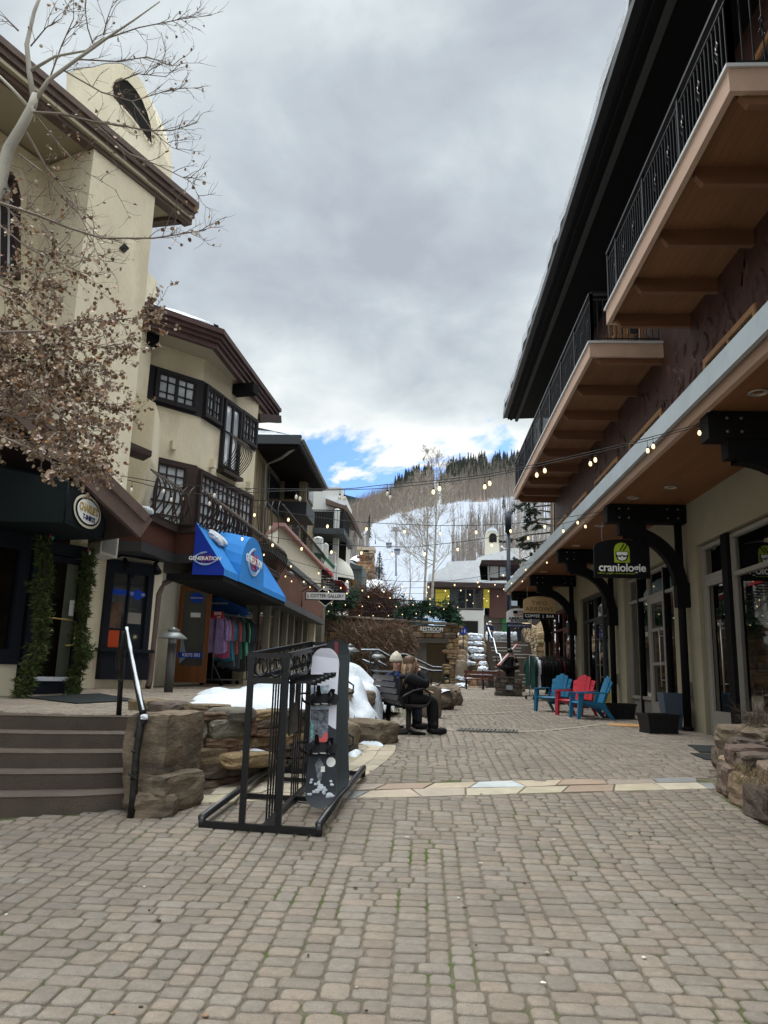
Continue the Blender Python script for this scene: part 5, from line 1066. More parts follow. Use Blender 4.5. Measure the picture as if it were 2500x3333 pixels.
mb = MB(); pa = q(982, 1974); pb = q(982, 1926); pc = q(1028, 1898); mb.tube([pa, pb], .02, 6); mb.tube([pb, pc, q(1078, 1903), q(1128, 1926)], .018, 6); mb.tube([pc, q(1028, 1926)], .008, 4); part('bracket', mb, [BLACKM], t)
# ---------------------------------------------------------------- olive board and batten house
O = thing('batten_house', 'olive board and batten house with dark windows and snow on its grey roof', 'building', (-4.9, 30, 1.2))
BAT = mat('olive_battens', (.26, .225, .15), .8, var=.12, vscale=1.5, bump=.2, bscale=30)
mb = MB(); mb.box(-9, -5.5, 23.8, 37, 4.9, 8.6); part('wall', mb, [BAT], O)
mb = MB(); 
for y in np.arange(23.9, 37, .42): mb.box(-5.5, -5.47, y, y+.05, 4.9, 8.6)
for x in np.arange(-8, -5.5, .42): mb.box(x, x+.05, 23.77, 23.8, 4.9, 8.6)
part('battens', mb, [BAT], O)
GRT = mat('slate_grey_trim', (.050, .058, .066), .55)
mb = MB(); mb.box(-9, -4.0, 23.3, 29.7, 8.6, 8.76); mb.box(-9, -4.0, 23.3, 23.5, 8.76, 8.9); part('roof_edge', mb, [GRT], O)
mb = MB(); mb.hexa(((-4.05, 23.4, 8.76), (-4.05, 29.7, 8.76), (-8.5, 29.7, 9.9), (-8.5, 24, 9.9), (-4.05, 23.4, 8.86), (-4.05, 29.7, 8.86), (-8.5, 29.7, 10.0), (-8.5, 24, 10.0))); part('roof', mb, [GRT], O)
mb = MB(); mb.hexa(((-4.2, 23.4, 8.88), (-4.15, 29.6, 8.88), (-8.5, 29.7, 10.0), (-8.5, 23.5, 9.0), (-4.35, 23.5, 9.02), (-4.25, 29.5, 9.0), (-8.5, 29.6, 10.2), (-8.5, 23.6, 9.35))); part('roof_snow', mb, [SNOW], O)
mb = MB(); mb.tube([(-3.95, 23.3, 8.74), (-3.95, 29.75, 8.72)], .06, 8); mb.tube([(-4.0, 23.5, 8.68), (-4.8, 24.3, 8.4), (-5.42, 24.8, 8.3), (-5.42, 24.8, 5.2)], .045, 8); part('gutter', mb, [mat('pale_grey_gutter', (.28, .29, .28), .4, metal=.3)], O)
mb = MB(); mb.box(-5.32, -4.78, 27.96, 28.0, 7.85, 8.55); part('balcony_door', mb, [DARKIN], O)
for y0_, y1_, z0_, z1_ in ((25.6, 27.7, 7.1, 8.4), (31.0, 32.3, 7.0, 8.4), (33.3, 34.6, 6.4, 8.4)):
    mb = MB(); mb.box(-5.5, -5.43, y0_, y1_, z0_, z1_); w = part('window', mb, [GRT], O); mb = MB(); mb.box(-5.44, -5.42, y0_+.12, y1_-.12, z0_+.12, z1_-.12); part('pane', mb, [PANE], w)
mb = MB(); mb.box(-5.55, -4.5, 28.0, 29.7, 7.75, 8.6)
by = part('bay', mb, [BAT], O); mb = MB(); 
for x in (-5.45, -4.74, -4.6): mb.box(x, x+.035, 27.975, 28.0, 7.75, 8.6)
part('bay_battens', mb, [BAT], by)
mb = MB(); mb.box(-5.55, -4.45, 27.95, 30.1, 7.25, 7.75); part('bay_base', mb, [GRT], by)
mb = MB(); mb.box(-4.5, -4.46, 28.2, 29.6, 7.9, 8.55); w = part('window', mb, [GRT], by); mb = MB(); mb.box(-4.47, -4.45, 28.3, 29.5, 7.97, 8.5); part('pane', mb, [PANE], w)
mb = MB(); mb.box(-8.0, -4.1, 23.4, 29.6, 8.54, 8.6); part('soffit', mb, [BEAMB], O)
# ================================================================ WHITE HOUSES AND THE FAR END OF THE STREET
WST = mat('white_stucco', (.55, .56, .55), .9, var=.05, vscale=.8)
W = thing('white_house', 'white stucco house with square piers, dark balcony and a small gabled roof', 'building', (-4.2, 42, 1.2))
mb = MB()
a = PY(1140, 1660, 45); mb.box(-9, a.x, 40.0, 46, 3.5, PY(1140, 1650, 45).z); part('wall', mb, [WST], W)
for u0, u1, vt, y, lab in ((1088, 1106, 1653, 38.0, ''), (1019, 1049, 1744, 34.5, ''), (1050, 1068, 1766, 36.0, ''), (1071, 1092, 1792, 37.5, '')):
    p, q = PY(u0, vt+8, y), PY(u1, vt+8, y); mb = MB(); w = q.x-p.x; mb.box(p.x, q.x, y, y+w, 4.5, p.z); mb.lathe(((p.x+q.x)/2, y+w/2, p.z), [(w*.62, 0), (w*.4, .09), (0, .13)], 4); part('pier', mb, [WST], W)
mb = MB(); p, q = PY(1042, 1718, 36.8), PY(1088, 1718, 36.8); mb.box(-6, q.x+.45, 36.8, 40, p.z-.28, p.z); mb.box(q.x+.25, q.x+.5, 36.7, 41.5, p.z-.3, p.z-.02); part('balcony_slab', mb, [GRT], W)
mb = MB(); z = p.z+.9
for x in np.arange(p.x-1, q.x+.4, .13): mb.bar((x, 36.85, p.z), (x, 36.85, z), .02, .02)
for y in np.arange(36.9, 40, .13): mb.bar((q.x+.42, y, p.z), (q.x+.42, y, z), .02, .02)
mb.bar((p.x-1, 36.85, z), (q.x+.42, 36.85, z), .05, .04); mb.bar((q.x+.42, 36.85, z), (q.x+.42, 40, z), .05, .04); part('balcony_rail', mb, [BLACKM], W)
mb = MB(); mb.box(-6, q.x+.35, 39.4, 39.5, 4.6, PY(1100, 1660, 39).z); part('dark_recess', mb, [DARKIN], W)
mb = MB(); a = PY(1106, 1650, 39.8); b = PY(1150, 1684, 39.8); mb.prism([PY(1060, 1622, 39.6), PY(1106, 1640, 39.6), PY(1128, 1646, 39.6), PY(1151, 1683, 39.6), PY(1145, 1690, 39.6), PY(1122, 1657, 39.6), PY(1060, 1640, 39.6)], (0, 6.5, 0)); part('roof', mb, [MBROWN], W)
mb = MB(); mb.prism([PY(1060, 1618, 39.7), PY(1090, 1628, 39.7), PY(1108, 1622, 39.7), PY(1127, 1640, 39.7), PY(1122, 1646, 39.7), PY(1060, 1636, 39.7)], (0, 6, 0)); part('roof_snow', mb, [SNOW], W)
xw = PY(1140, 1750, 42.5).x
for y0_, y1_, z0_, z1_ in ((41.2, 42.6, 8.0, 9.7), (41.5, 43.5, 5.0, 7.2)):
    mb = MB(); x = PY(1140, 1660, 45).x; mb.box(x, x+.06, y0_, y1_, z0_, z1_); w = part('window', mb, [GRT], W); mb = MB(); mb.box(x+.05, x+.07, y0_+.1, y1_-.1, z0_+.1, z1_-.1); part('pane', mb, [PANEL], w)
mb = MB(); p = PY(1106, 1790, 40); mb.box(p.x-.3, p.x-.05, 39.94, 40, p.z-1.2, p.z+.3); part('side_window', mb, [DARKIN], W)
mb = MB(); p = PY(1116, 1808, 39.9); mb.lathe((p.x, 39.85, p.z-.15), [(.03, 0), (.09, .03), (.09, .22), (.11, .24), (.02, .34)], 8); part('wall_lantern', mb, [BLACKM], W)
# scallop dome awning
t = thing('dome_awning', 'pale grey shell shaped dome awning with snow on its left shoulder', 'awning', (-3.6, 39, 5.0))
mb = MB(); y = 38.2; c = PY(1049, 1875, y); top = PY(1052, 1798, y); rt = PY(1139, 1884, y); W_ = (rt.x-c.x)*1.05; Hh = (top.z-c.z)*1.05; n, m_ = 10, 14; V = []; F = []
for i in range(n+1):
    th = math.pi/2*i/n
    for j in range(m_+1):
        ph = math.pi*j/m_; sc = 1+.015*abs(math.sin(j*math.pi/2))
        V.append((c.x+W_*math.cos(th)*math.sin(ph)*sc, y+1.3-W_*1.0*math.cos(th)*math.cos(ph)*.9, c.z+Hh*math.sin(th)*sc))
for i in range(n):
    for j in range(m_): F.append((i*(m_+1)+j, i*(m_+1)+j+1, (i+1)*(m_+1)+j+1, (i+1)*(m_+1)+j))
mb.sm = True; mb.add(V, F); part('canvas', mb, [mat('pale_grey_canvas', (.55, .55, .50), .8)], t)
mb = MB(); p = PY(1066, 1848, y-.35); mb.rock(p, (.75, .5, .9), 9, 8, .15, 3, tilt=(0, .5)); part('awning_snow', mb, [SNOW], t)
# red, white and green awnings below
RWG = [('red_stripe', (.42, .03, .045)), ('white_stripe', (.6, .6, .55)), ('green_stripe', (.02, .16, .09))]
t = thing('striped_awning', 'red white and green striped awning sloping below the cream parapet', 'awning', (-4, 33, 4.5), 'striped awnings of the white house')
for i, (nm, c_) in enumerate(RWG):
    o = -.0; u = 12*i; mb = MB(); mb.prism([PY(1044+u*.3, 1824-u*.9, 33.2), PY(1084+u*.3, 1866-u*.9, 36), PY(1084, 1878-u*.9, 36), PY(1044, 1842-u*.9, 33.2)], (-.4, .1, .05)); part(nm, mb, [mat(nm, c_, .7)], t)
t = thing('striped_awning', 'second red and white awning lower down in front of the brown fence', 'awning', (-2.8, 38, 4), 'striped awnings of the white house')
mb = MB(); mb.prism([PY(1100, 1890, 37), PY(1112, 1893, 37), PY(1133, 1917, 39), PY(1131, 1926, 39)], (-.5, .1, .05)); part('red_stripe', mb, [mat('red_stripe', (.42, .03, .045), .7)], t)
mb = MB(); mb.prism([PY(1108, 1890, 37.1), PY(1116, 1891, 37.1), PY(1132, 1912, 39.1), PY(1131, 1917, 39.1)], (-.3, .1, .05)); part('white_stripe', mb, [SNOW], t)
ST = mat('spiral_stair_iron', (.02, .02, .02), .5)
t = thing('iron_stairs', 'black open iron stairs behind the gallery sign', 'stairs', (-4.3, 34, 2.5))
mb = MB()
for k in range(9): p = PY(1052+k*6.5, 1852+k*9, 34.2+k*.15); mb.box(p.x-.45, p.x+.1, p.y, p.y+.25, p.z, p.z+.04)
for k in range(8): p = PY(1060+k*8, 1850+k*9, 34.1); mb.bar(p, p+V3((0, 0, -.9)), .02, .02)
for dv in (0, 22, 44): mb.bar(PY(1050, 1852+dv, 34.1), PY(1122, 1930+dv, 34.1), .03, .03)
part('flight', mb, [ST], t)
mb = MB(); mb.box(-9, -4.35, 33.0, 34.0, 1, 5.4); solo('dark_shed', 'dark recessed wall behind the iron stairs', 'building', mb, [mat('brown_grey_wall', (.12, .105, .085), .8, var=.2)], (0, 0, 0))
mb = MB(); p, q = PY(1136, 1885, 44), PY(1159, 1912, 44); mb.box(p.x, q.x, 44, 44.1, q.z, p.z); solo('wooden_board', 'brown wooden board under the dome awning', 'board', mb, [mat('plain_brown_wood', (.20, .10, .045), .7, var=.3)])
t = thing('green_balcony_house', 'grey green wooden house with a railed balcony behind the dome awning', 'building', (-4.6, 50, 3))
mb = MB(); p, q = PY(1136, 1840, 50), PY(1178, 1905, 50); mb.box(p.x-1, q.x, 50, 54, 3, p.z); part('wall', mb, [mat('grey_green_boards', (.07, .095, .095), .7, var=.1, wave=(0, .22))], t)
mb = MB(); mb.prism([PY(1130, 1828, 49.8), PY(1150, 1834, 49.8), PY(1176, 1848, 49.8), PY(1176, 1852, 49.8), PY(1130, 1852, 49.8)], (0, 4, 0)); part('roof', mb, [GRT], t)
mb = MB(); mb.prism([PY(1132, 1826, 49.9), PY(1146, 1826, 49.9), PY(1160, 1838, 49.9), PY(1132, 1836, 49.9)], (0, 4, 0)); part('roof_snow', mb, [SNOW], t)
# stone chimney
CST = mat('chimney_stone', (.26, .17, .10), .9, attr=True, var=.3, vscale=3, bump=.6, bscale=8)
t = thing('stone_chimney', 'tall square chimney of brown stone with a pale cap above snowy roofs', 'chimney', (-4.4, 60, 4))
p, q = PY(1170, 1800, 60), PY(1210, 1905, 60); mb = MB(); stone_courses(mb, [(p.x, 60), (q.x, 60)], lambda s: 8.2, lambda s: p.z, th=.5, hmin=.16, hmax=.32, wmin=.2, wmax=.5, seed=5, n=3, rough=.05, cols=[(.27, .17, .10), (.2, .12, .075), (.33, .23, .15), (.24, .13, .08)])
stone_courses(mb, [(q.x, 60), (q.x+.1, 61)], lambda s: 8.2, lambda s: p.z, th=.3, hmin=.16, hmax=.32, wmin=.2, wmax=.5, seed=6, n=3, rough=.05); mb.col = (.12, .08, .05); mb.box(p.x+.1, q.x-.05, 60.2, 61.2, 4, p.z); part('shaft', mb, [CST], t)
mb = MB(); mb.col = (.42, .36, .28); a, b = PY(1167, 1780, 59.9), PY(1216, 1800, 59.9); mb.box(a.x, b.x, 59.9, 61.4, b.z, a.z-.25); mb.box(a.x-.1, b.x+.1, 59.8, 61.5, a.z-.25, a.z); part('cap', mb, [CST], t)
mb = MB(); m_ = PY(1183, 1784, 59.85); n_ = PY(1200, 1793, 59.85); mb.box(m_.x, n_.x, 59.84, 59.88, n_.z-.1, m_.z); part('flue_opening', mb, [DARKIN], t)
def snowroof_house(lab, uL, uR, vT, vE, vB, y, dep, wallc, over=.3, nm='small_house'):
    t = thing(nm, lab, 'building', (PY((uL+uR)/2, vB, y).x, y, 2))
    a, b = PY(uL, vE, y), PY(uR, vE, y); zT = PY((uL+uR)/2, vT, y+dep*.6).z; zB = PY(uL, vB, y).z
    mb = MB(); mb.box(a.x+over, b.x-over, y+.3, y+dep, min(zB, 1.0), a.z); part('wall', mb, [wallc], t)
    mb = MB(); mb.hexa(((a.x, y, a.z-.12), (b.x, y, b.z-.12), (b.x, y+dep*.6, zT-.1), (a.x, y+dep*.6, zT-.1), (a.x, y, a.z+.02), (b.x, y, b.z+.02), (b.x, y+dep*.6, zT+.02), (a.x, y+dep*.6, zT+.02))); part('roof', mb, [DBROWN], t)
    mb = MB(); P = [(a.x, y-.05), (b.x, y-.05), (b.x, y+dep*.6), (a.x, y+dep*.6)]; snow_sheet(mb, P, lambda x, yy: a.z+.05+(zT-a.z)*max(0, (yy-y))/(dep*.6), step=max(.25, (b.x-a.x)/24), lump=.2, thick=.3, skirt=.12, wob=.1); part('roof_snow', mb, [SNOW], t)
    return t, a, b
snowroof_house('low house under thick snow between the stone chimney and the bare aspens', 1168, 1238, 1900, 1925, 2000, 55, 8, mat('dark_brown_wall', (.06, .045, .04), .8))
snowroof_house('far tan house with a snowy roof left of the stone chimney', 1136, 1172, 1818, 1828, 1850, 75, 8, mat('tan_wall', (.42, .35, .26), .9))
# ---------------------------------------------------------------- restroom wall and terrace
RB = thing('restroom_building', 'rustic stone walled restroom block with a tan door and white RESTROOM letters', 'building', (-.5, 38, 1))
yR = 38.0; X = lambda u, v=2100, y=yR: PY(u, v, y).x
zt_l, zt_r = PY(1042, 2005, yR).z, PY(1490, 2037, yR).z
x0, x1, xd0, xd1 = X(1000), X(1490), X(1372), X(1452)
RST = [(.21, .14, .085), (.16, .11, .075), (.25, .18, .11), (.12, .09, .065), (.19, .15, .11), (.27, .17, .09)]
mb = MB(); ztf = lambda s: zt_l+(zt_r-zt_l)*s/(x1-x0)
xo = X(1322)
stone_courses(mb, [(x0, yR), (xo, yR)], lambda s: .9, lambda s: ztf(s), th=.4, hmin=.18, hmax=.38, wmin=.25, wmax=.7, seed=31, n=4, rough=.07, cols=RST)
stone_courses(mb, [(xd1, yR), (x1, yR)], lambda s: .9, lambda s: zt_r-.62, th=.5, hmin=.18, hmax=.34, wmin=.25, wmax=.6, seed=32, n=4, rough=.06, cols=[(.30, .21, .12), (.24, .16, .09), (.20, .13, .08)])
stone_courses(mb, [(xo-.2, yR-.02), (x1, yR-.02)], lambda s: zt_r-.62, lambda s: zt_r, th=.5, hmin=.2, hmax=.36, wmin=.3, wmax=.7, seed=33, n=4, rough=.05, cols=RST)
part('stone_wall', mb, [STONE], RB)
mb = MB(); mb.col = (.2, .17, .13)
for i in range(12): a = x0+(x1-x0)*i/12; mb.rock((a+.33, yR+.15, ztf(a-x0+.3)+.06), ((x1-x0)/12*1.02, .62, .13), i, 6, .04, 7)
part('coping', mb, [STONE], RB)
mb = MB(); mb.box(xo-.1, xd1+.1, yR-.03, yR+.5, zt_r-.86, zt_r-.63); part('lintel', mb, [mat('dark_concrete', (.085, .072, .058), .8)], RB)
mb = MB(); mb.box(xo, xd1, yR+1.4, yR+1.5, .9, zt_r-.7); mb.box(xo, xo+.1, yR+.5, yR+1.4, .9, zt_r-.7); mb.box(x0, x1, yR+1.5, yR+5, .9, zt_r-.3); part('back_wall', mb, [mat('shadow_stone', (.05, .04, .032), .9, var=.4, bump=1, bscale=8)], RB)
mb = MB(); a, b = PY(1385, 2097, yR+.9), PY(1449, 2225, yR+.9); mb.box(a.x, b.x, yR+.9, yR+1.0, 1.0, a.z); part('door', mb, [mat('tan_door', (.14, .105, .06), .6)], RB)
mb = MB(); mb.box(a.x-.35, a.x-.1, yR+.95, yR+1.0, 2.2, 2.45); part('door_sign', mb, [NAVY], RB)
text(RB, 'RESTROOM', .30, frame_at((X(1404), yR-.10, PY(1404, 2049, yR).z), (1, 0, -.02)), WHITEP, depth=.02, sx=.72, bold=.004)
mb = MB(); mb.box(X(1376), X(1432), yR-.09, yR-.05, PY(1404, 2059, yR).z, PY(1404, 2057, yR).z); part('letter_rail', mb, [WHITEP], RB)
# snowy rock ledges between restroom and stairs
t = thing('rock_ledges', 'stepped rock ledges heaped with snow beside the far stairs', 'rock ledges', (3, 37, 1)); rs = random.Random(12)
sn = MB(); mb = MB(); 
for k in range(8):
    f = k/7; y = 36.6+f*4.2; z = 1.0+f*2.45
    for j in range(3):
        x = X(1512+j*28-f*8, 2200, y)+rs.uniform(-.1, .1); mb.col = jit(rs.choice(RST), .15); mb.rock((x, y, z-.2), (.62, .55, .5), rs.randint(0, 999), 6, .08, 5, rs.uniform(-.3, .3))
        if rs.random() < (.9 if j != 1 else .35): sn.rock((x+rs.uniform(-.12, .12), y-.12, z+.05), (rs.uniform(.35, .8), .6, rs.uniform(.18, .42)), rs.randint(0, 999), 8, .2, 3.2, freq=2.6)
for j in range(7): mb.col = jit(rs.choice(RST), .15); mb.rock((X(1497+j*3, 2200)+.0, 37.2+.5*j, 1.6+.25*j), (.5, .6, 1.3), 50+j, 6, .07, 5)
part('rocks', mb, [STONE], t); part('ledge_snow', sn, [SNOW], t)
# far stairs
t = thing('plaza_stairs', 'wide flight of brown concrete stairs with snow dusted edges at the far end', 'stairs', (4.5, 38, 1))
xa_, xb_ = X(1612, 2200, 37), X(1775, 2200, 37)
for k in range(14):
    y = 36.9+.33*k; z = .98+.168*(k+1); mb = MB(); mb.box(xa_-.02*k, xb_+.03*k, y, y+.36, z-.17, z); st = part('step', mb, [CONC], t)
    mb = MB(); mb.box(xa_+(.1 if k % 3 else 1.2), xb_-rs.uniform(0, 1.5), y-.004, y+.03, z-.03, z+.012); part('snow_dusting', mb, [mat('grey_snow', (.45, .44, .42), .9)], st)
mb = MB(); mb.box(-9, 16, 41.5, 75, .5, 3.30); mb.box(-9, xo+1, 38.6, 41.6, .5, 3.28); struct('upper_plaza', mb, [mat('upper_plaza_snowy_paving', (.30, .27, .24), .9, var=.15, stain=((.75, .78, .8), .35, .52, .9))])
# handrail of the far stairs, snow on it
t = thing('stair_handrail', 'black handrail with a ridge of snow running down the left side of the far stairs', 'handrail', (2.9, 37, 1)); sn = MB(); mb = MB()
pts = [PY(1585, 2032, 42.5), PY(1600, 2078, 41.5), PY(1606, 2080, 41.2), PY(1617, 2128, 39.2), PY(1627, 2132, 38.8), PY(1639, 2178, 37.2)]
mb.tube(pts, .03, 6); [mb.tube([p, V3((p.x, p.y, p.z-.95))], .025, 6) for p in (pts[1], pts[3], pts[5])]; sn.tube([p+V3((0, 0, .04)) for p in pts], .032, 6); part('rail', mb, [BLACKM], t); part('rail_snow', sn, [SNOW], t)
# right hand wall rising beside the stairs
mb = MB(); stone_courses(mb, [(X(1770, 2200, 38), 37.2), (X(1745, 2200, 43), 43), (X(1715, 2200, 47), 47)], lambda s: 1.2+.35*s, lambda s: 3.6+.12*s, th=.4, hmin=.15, hmax=.3, wmin=.2, wmax=.5, seed=51, n=4, cols=[(.34, .25, .15), (.28, .2, .12), (.4, .31, .2)])
pts = [PY(1715, 2062, 44), PY(1740, 2040, 42), PY(1762, 2020, 40), PY(1790, 2010, 39), PY(1790, 2120, 38), PY(1766, 2095, 38.8), PY(1715, 2082, 43)]; mb.col = (.34, .25, .15); mb.prism(pts, (.2, .5, 0)); solo('stone_ramp_wall', 'tan stone wall sweeping up at the right of the far stairs', 'stone wall', mb, [STONE])
# round blue restroom sign
t = thing('round_sign', 'round blue restroom sign with two white figures on the rock ledge', 'sign', (3, 38.5, 3.5)); c = PY(1508, 2054, 38.3); r = .2
mb = MB(); mb.prism([(c.x+r*math.cos(k*.3142), c.y, c.z+r*math.sin(k*.3142)) for k in range(20)], (0, .03, 0)); part('disc', mb, [BLUEB], t)
for s in (-1, 1): mb = MB(); mb.prism([(c.x+s*.07+x*.05, c.y-.003, c.z+z*.1) for x, z in ((-.7, -.1), (-.5, .4), (-.3, .5), (-.3, .9), (.3, .9), (.3, .5), (.5, .4), (.7, -.1), (.35, -.2), (.3, -1), (-.3, -1), (-.35, -.2))], (0, -.006, 0)); part('figure', mb, [WHITEP], t)
mb = MB(); mb.tube([(c.x, c.y+.02, c.z-.2), (c.x, c.y+.02, 2.2)], .03, 6); part('post', mb, [BLACKM], t)
# ---------------------------------------------------------------- lodge at the end with yellow banners
LD = thing('end_lodge', 'brown and white lodge closing the street with glass porch, yellow panels and snow covered roofs', 'building', (5, 60, 3.3)); y = 60
def fbx(u0, u1, v0, v1, yy, th, m, name, par=LD): p, q = PY(u0, v0, yy), PY(u1, v1, yy); mb = MB(); mb.box(p.x, q.x, yy, yy+th, q.z, p.z); return part(name, mb, [m], par)
YEL = mat('yellow_panel', (.55, .47, .06), .6, var=.08)
fbx(1487, 1575, 1985, 2090, 60, 5, WST, 'white_base'); fbx(1487, 1556, 2020, 2080, 59.9, .08, DARKIN, 'dark_opening')
fbx(1390, 1575, 1895, 1986, 60.2, 5, mat('taupe_wall', (.16, .135, .115), .8), 'porch_wall')
for u in (1490, 1517, 1545): w = fbx(u, u+26, 1914, 1982, 60.05, .1, mat('grey_porch_frame', (.16, .16, .145), .6), 'window'); fbx(u+2, u+24, 1917, 1979, 60.0, .04, PANE, 'pane', w)
fbx(1418, 1463, 1918, 1978, 59.9, .1, YEL, 'yellow_panel'); fbx(1463, 1489, 1912, 1985, 60.0, .15, GRT, 'shutter'); fbx(1574, 1593, 1918, 1979, 59.9, .1, YEL, 'yellow_panel')
fbx(1400, 1700, 1893, 1915, 59.0, 7, DBROWN, 'eave_band'); fbx(1593, 1660, 1915, 2012, 60, 5, mat('maroon_brown_wall', (.085, .045, .04), .8), 'brown_wall'); fbx(1575, 1660, 2003, 2090, 60.6, 5, mat('grey_taupe', (.12, .105, .09), .8), 'lower_wall'); fbx(1635, 1655, 2010, 2065, 60.3, .1, mat('green_panel', (.03, .16, .05), .6), 'green_banner')
fbx(1660, 1760, 1900, 2090, 62, 5, mat('dark_shop_wall', (.04, .035, .035), .7), 'dark_shop'); fbx(1664, 1698, 1948, 1972, 61.9, .1, PANEL, 'shop_window')
fbx(1595, 1655, 1835, 1895, 61, 6, mat('brown_timber_wall', (.09, .065, .055), .8), 'upper_wall'); fbx(1595, 1622, 1838, 1880, 60.8, .2, WST, 'white_panel'); w = fbx(1623, 1650, 1840, 1880, 60.8, .2, MBROWN, 'window'); fbx(1627, 1646, 1845, 1876, 60.75, .1, PANEL, 'pane', w)
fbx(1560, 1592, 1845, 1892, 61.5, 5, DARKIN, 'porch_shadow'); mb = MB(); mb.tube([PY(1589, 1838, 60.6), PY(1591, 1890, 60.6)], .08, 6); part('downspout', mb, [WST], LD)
fbx(1562, 1700, 1821, 1838, 59.5, 7, DBROWN, 'upper_eave')
def snowp(poly, y, d, name='roof_snow'): 
    mb = MB(); mb.prism([PY(u, v, y) for u, v in reversed(poly)], (0, d, 0)); part(name, mb, [SNOW], LD)
snowp([(1400, 1893), (1395, 1870), (1450, 1845), (1455, 1828), (1548, 1824), (1560, 1845), (1565, 1888), (1600, 1890), (1655, 1890), (1655, 1903), (1560, 1902)], 59.2, 4)
snowp([(1548, 1835), (1555, 1815), (1575, 1808), (1620, 1798), (1660, 1788), (1720, 1780), (1760, 1800), (1760, 1822), (1568, 1822), (1560, 1845)], 59.3, 5)
mb = MB(); bell = [(1581, 1806), (1581, 1745), (1584, 1730), (1592, 1722), (1608, 1721), (1619, 1728), (1623, 1742), (1627, 1806)]; mb.prism([PY(u, v, 63) for u, v in reversed(bell)], (0, 1.2, 0)); bt = part('bell_chimney', mb, [mat('cream_tower', (.52, .49, .41), .9)], LD)
mb = MB(); hole = [(1592, 1765), (1592, 1745), (1597, 1737), (1605, 1735), (1613, 1738), (1617, 1746), (1617, 1765)]; mb.prism([PY(u, v, 62.98) for u, v in reversed(hole)], (0, .02, 0)); part('chimney_opening', mb, [DARKIN], bt)
mb = MB(); mb.prism([PY(u, v, 62.95) for u, v in [(1582, 1738), (1586, 1724), (1600, 1716), (1615, 1722), (1622, 1736), (1612, 1727), (1590, 1727)]], (0, 1.2, 0)); part('chimney_snow', mb, [SNOW], bt)
# dark pole lamp
t = thing('street_light', 'tall slim dark blue pole light with a thick cylindrical head at the canopy end', 'street light', (3.85, 34.5, 1)); mb = MB(); b = PY(1655, 1800, 34.5); xx = b.x; ztp = PY(1655, 1667, 34.5).z; zh = PY(1655, 1733, 34.5).z
mb.tube([(xx, 34.5, .9), (xx, 34.5, zh)], .085, 12); part('pole', mb, [mat('dark_navy_metal', (.012, .018, .03), .4, metal=.3)], t); mb = MB(); mb.tube([(xx, 34.5, zh), (xx, 34.5, ztp)], .145, 14); part('lamp_head', mb, [mat('dark_navy_metal', (.012, .018, .03), .4, metal=.3)], t)
mb = MB(); z = PY(1645, 1787, 34.5).z; mb.tube([(xx-.35, 34.4, z+.1), (xx-.25, 34.4, z), (xx, 34.5, z)], [.06, .05, .02], 8); mb.tube([(xx+.3, 34.4, z), (xx, 34.5, z)], .02, 6); part('camera_arm', mb, [WHITEP], t)
# ================================================================ MOUNTAIN
RIDGE = [(-3000, 1750), (200, 1700), (900, 1660), (1130, 1648), (1200, 1618), (1260, 1596), (1300, 1580), (1350, 1552), (1395, 1540), (1420, 1566), (1440, 1560), (1467, 1530), (1539, 1510), (1680, 1500), (1900, 1490), (2600, 1560), (5000, 1700)]
SNOWL = [(-3000, 1800), (1100, 1810), (1142, 1781), (1175, 1735), (1211, 1705), (1250, 1693), (1304, 1668), (1395, 1650), (1467, 1635), (1546, 1631), (1633, 1622), (1700, 1612), (5000, 1600)]
ip = lambda L, x: float(np.interp(x, [a for a, b in L], [b for a, b in L]))
VB = 2010.0; YN, YF = 92.0, 950.0
def hill_y(u, v): t = (VB-v)/(VB-ip(RIDGE, u)); return YN*(YF/YN)**t
mb = MB(); mb.sm = True; us = [-3000, -1500, -500, 200, 600, 900]+list(range(960, 1960, 14))+[2100, 2400, 3000, 4000, 5000]; nt_ = 44; V = []; cols = []
for u in us:
    for k in range(nt_+1):
        v = VB+(ip(RIDGE, u)-VB)*k/nt_; y = YN*(YF/YN)**(k/nt_); v2 = v+4*noise.noise(V3((u*.012, k*.25, 0)))*(1 if k < nt_ else 0)
        V.append(PY(u, v2, y))
o = 0; mb.v = [tuple(p) for p in V]
for i in range(len(us)-1):
    for k in range(nt_):
        u = (us[i]+us[i+1])/2; v = VB+(ip(RIDGE, u)-VB)*(k+.5)/nt_; sl = ip(SNOWL, u)+5*noise.noise(V3((u*.02, 3, k)))
        c = (.27, .30, .35) if v > sl else (.15, .12, .10)
        if v < ip(SNOWL, u)-60 and u > 1440: c = (.10, .085, .075)
        if 1410 < u < 1440 and v < 1640 and v > 1555: c = (.36, .38, .42)
        mb.f.append([i*(nt_+1)+k, (i+1)*(nt_+1)+k, (i+1)*(nt_+1)+k+1, i*(nt_+1)+k+1]); mb.m.append(0); mb.c.append(c); mb.smooth.append(True)
struct('hill', mb, [mat('hillside', (.8, .8, .8), .9, attr=True, var=.06, vscale=.08, spec=.2)])
mb = MB(); rd = [(600, 1560), (900, 1585), (1060, 1588), (1090, 1598), (1130, 1612), (1170, 1622), (1215, 1640), (1400, 1700)]
pts = [PY(u, v, 2400) for u, v in rd]
for a, b in zip(pts[:-1], pts[1:]): mb.quad((a.x, a.y, 0), (b.x, b.y, 0), b, a); mb.quad(a, b, (b.x, b.y+900, b.z-200), (a.x, a.y+900, a.z-200))
struct('far_hill', mb, [mat('far_forest', (.035, .065, .085), .9, var=.5, vscale=.02)])
rs = random.Random(99)
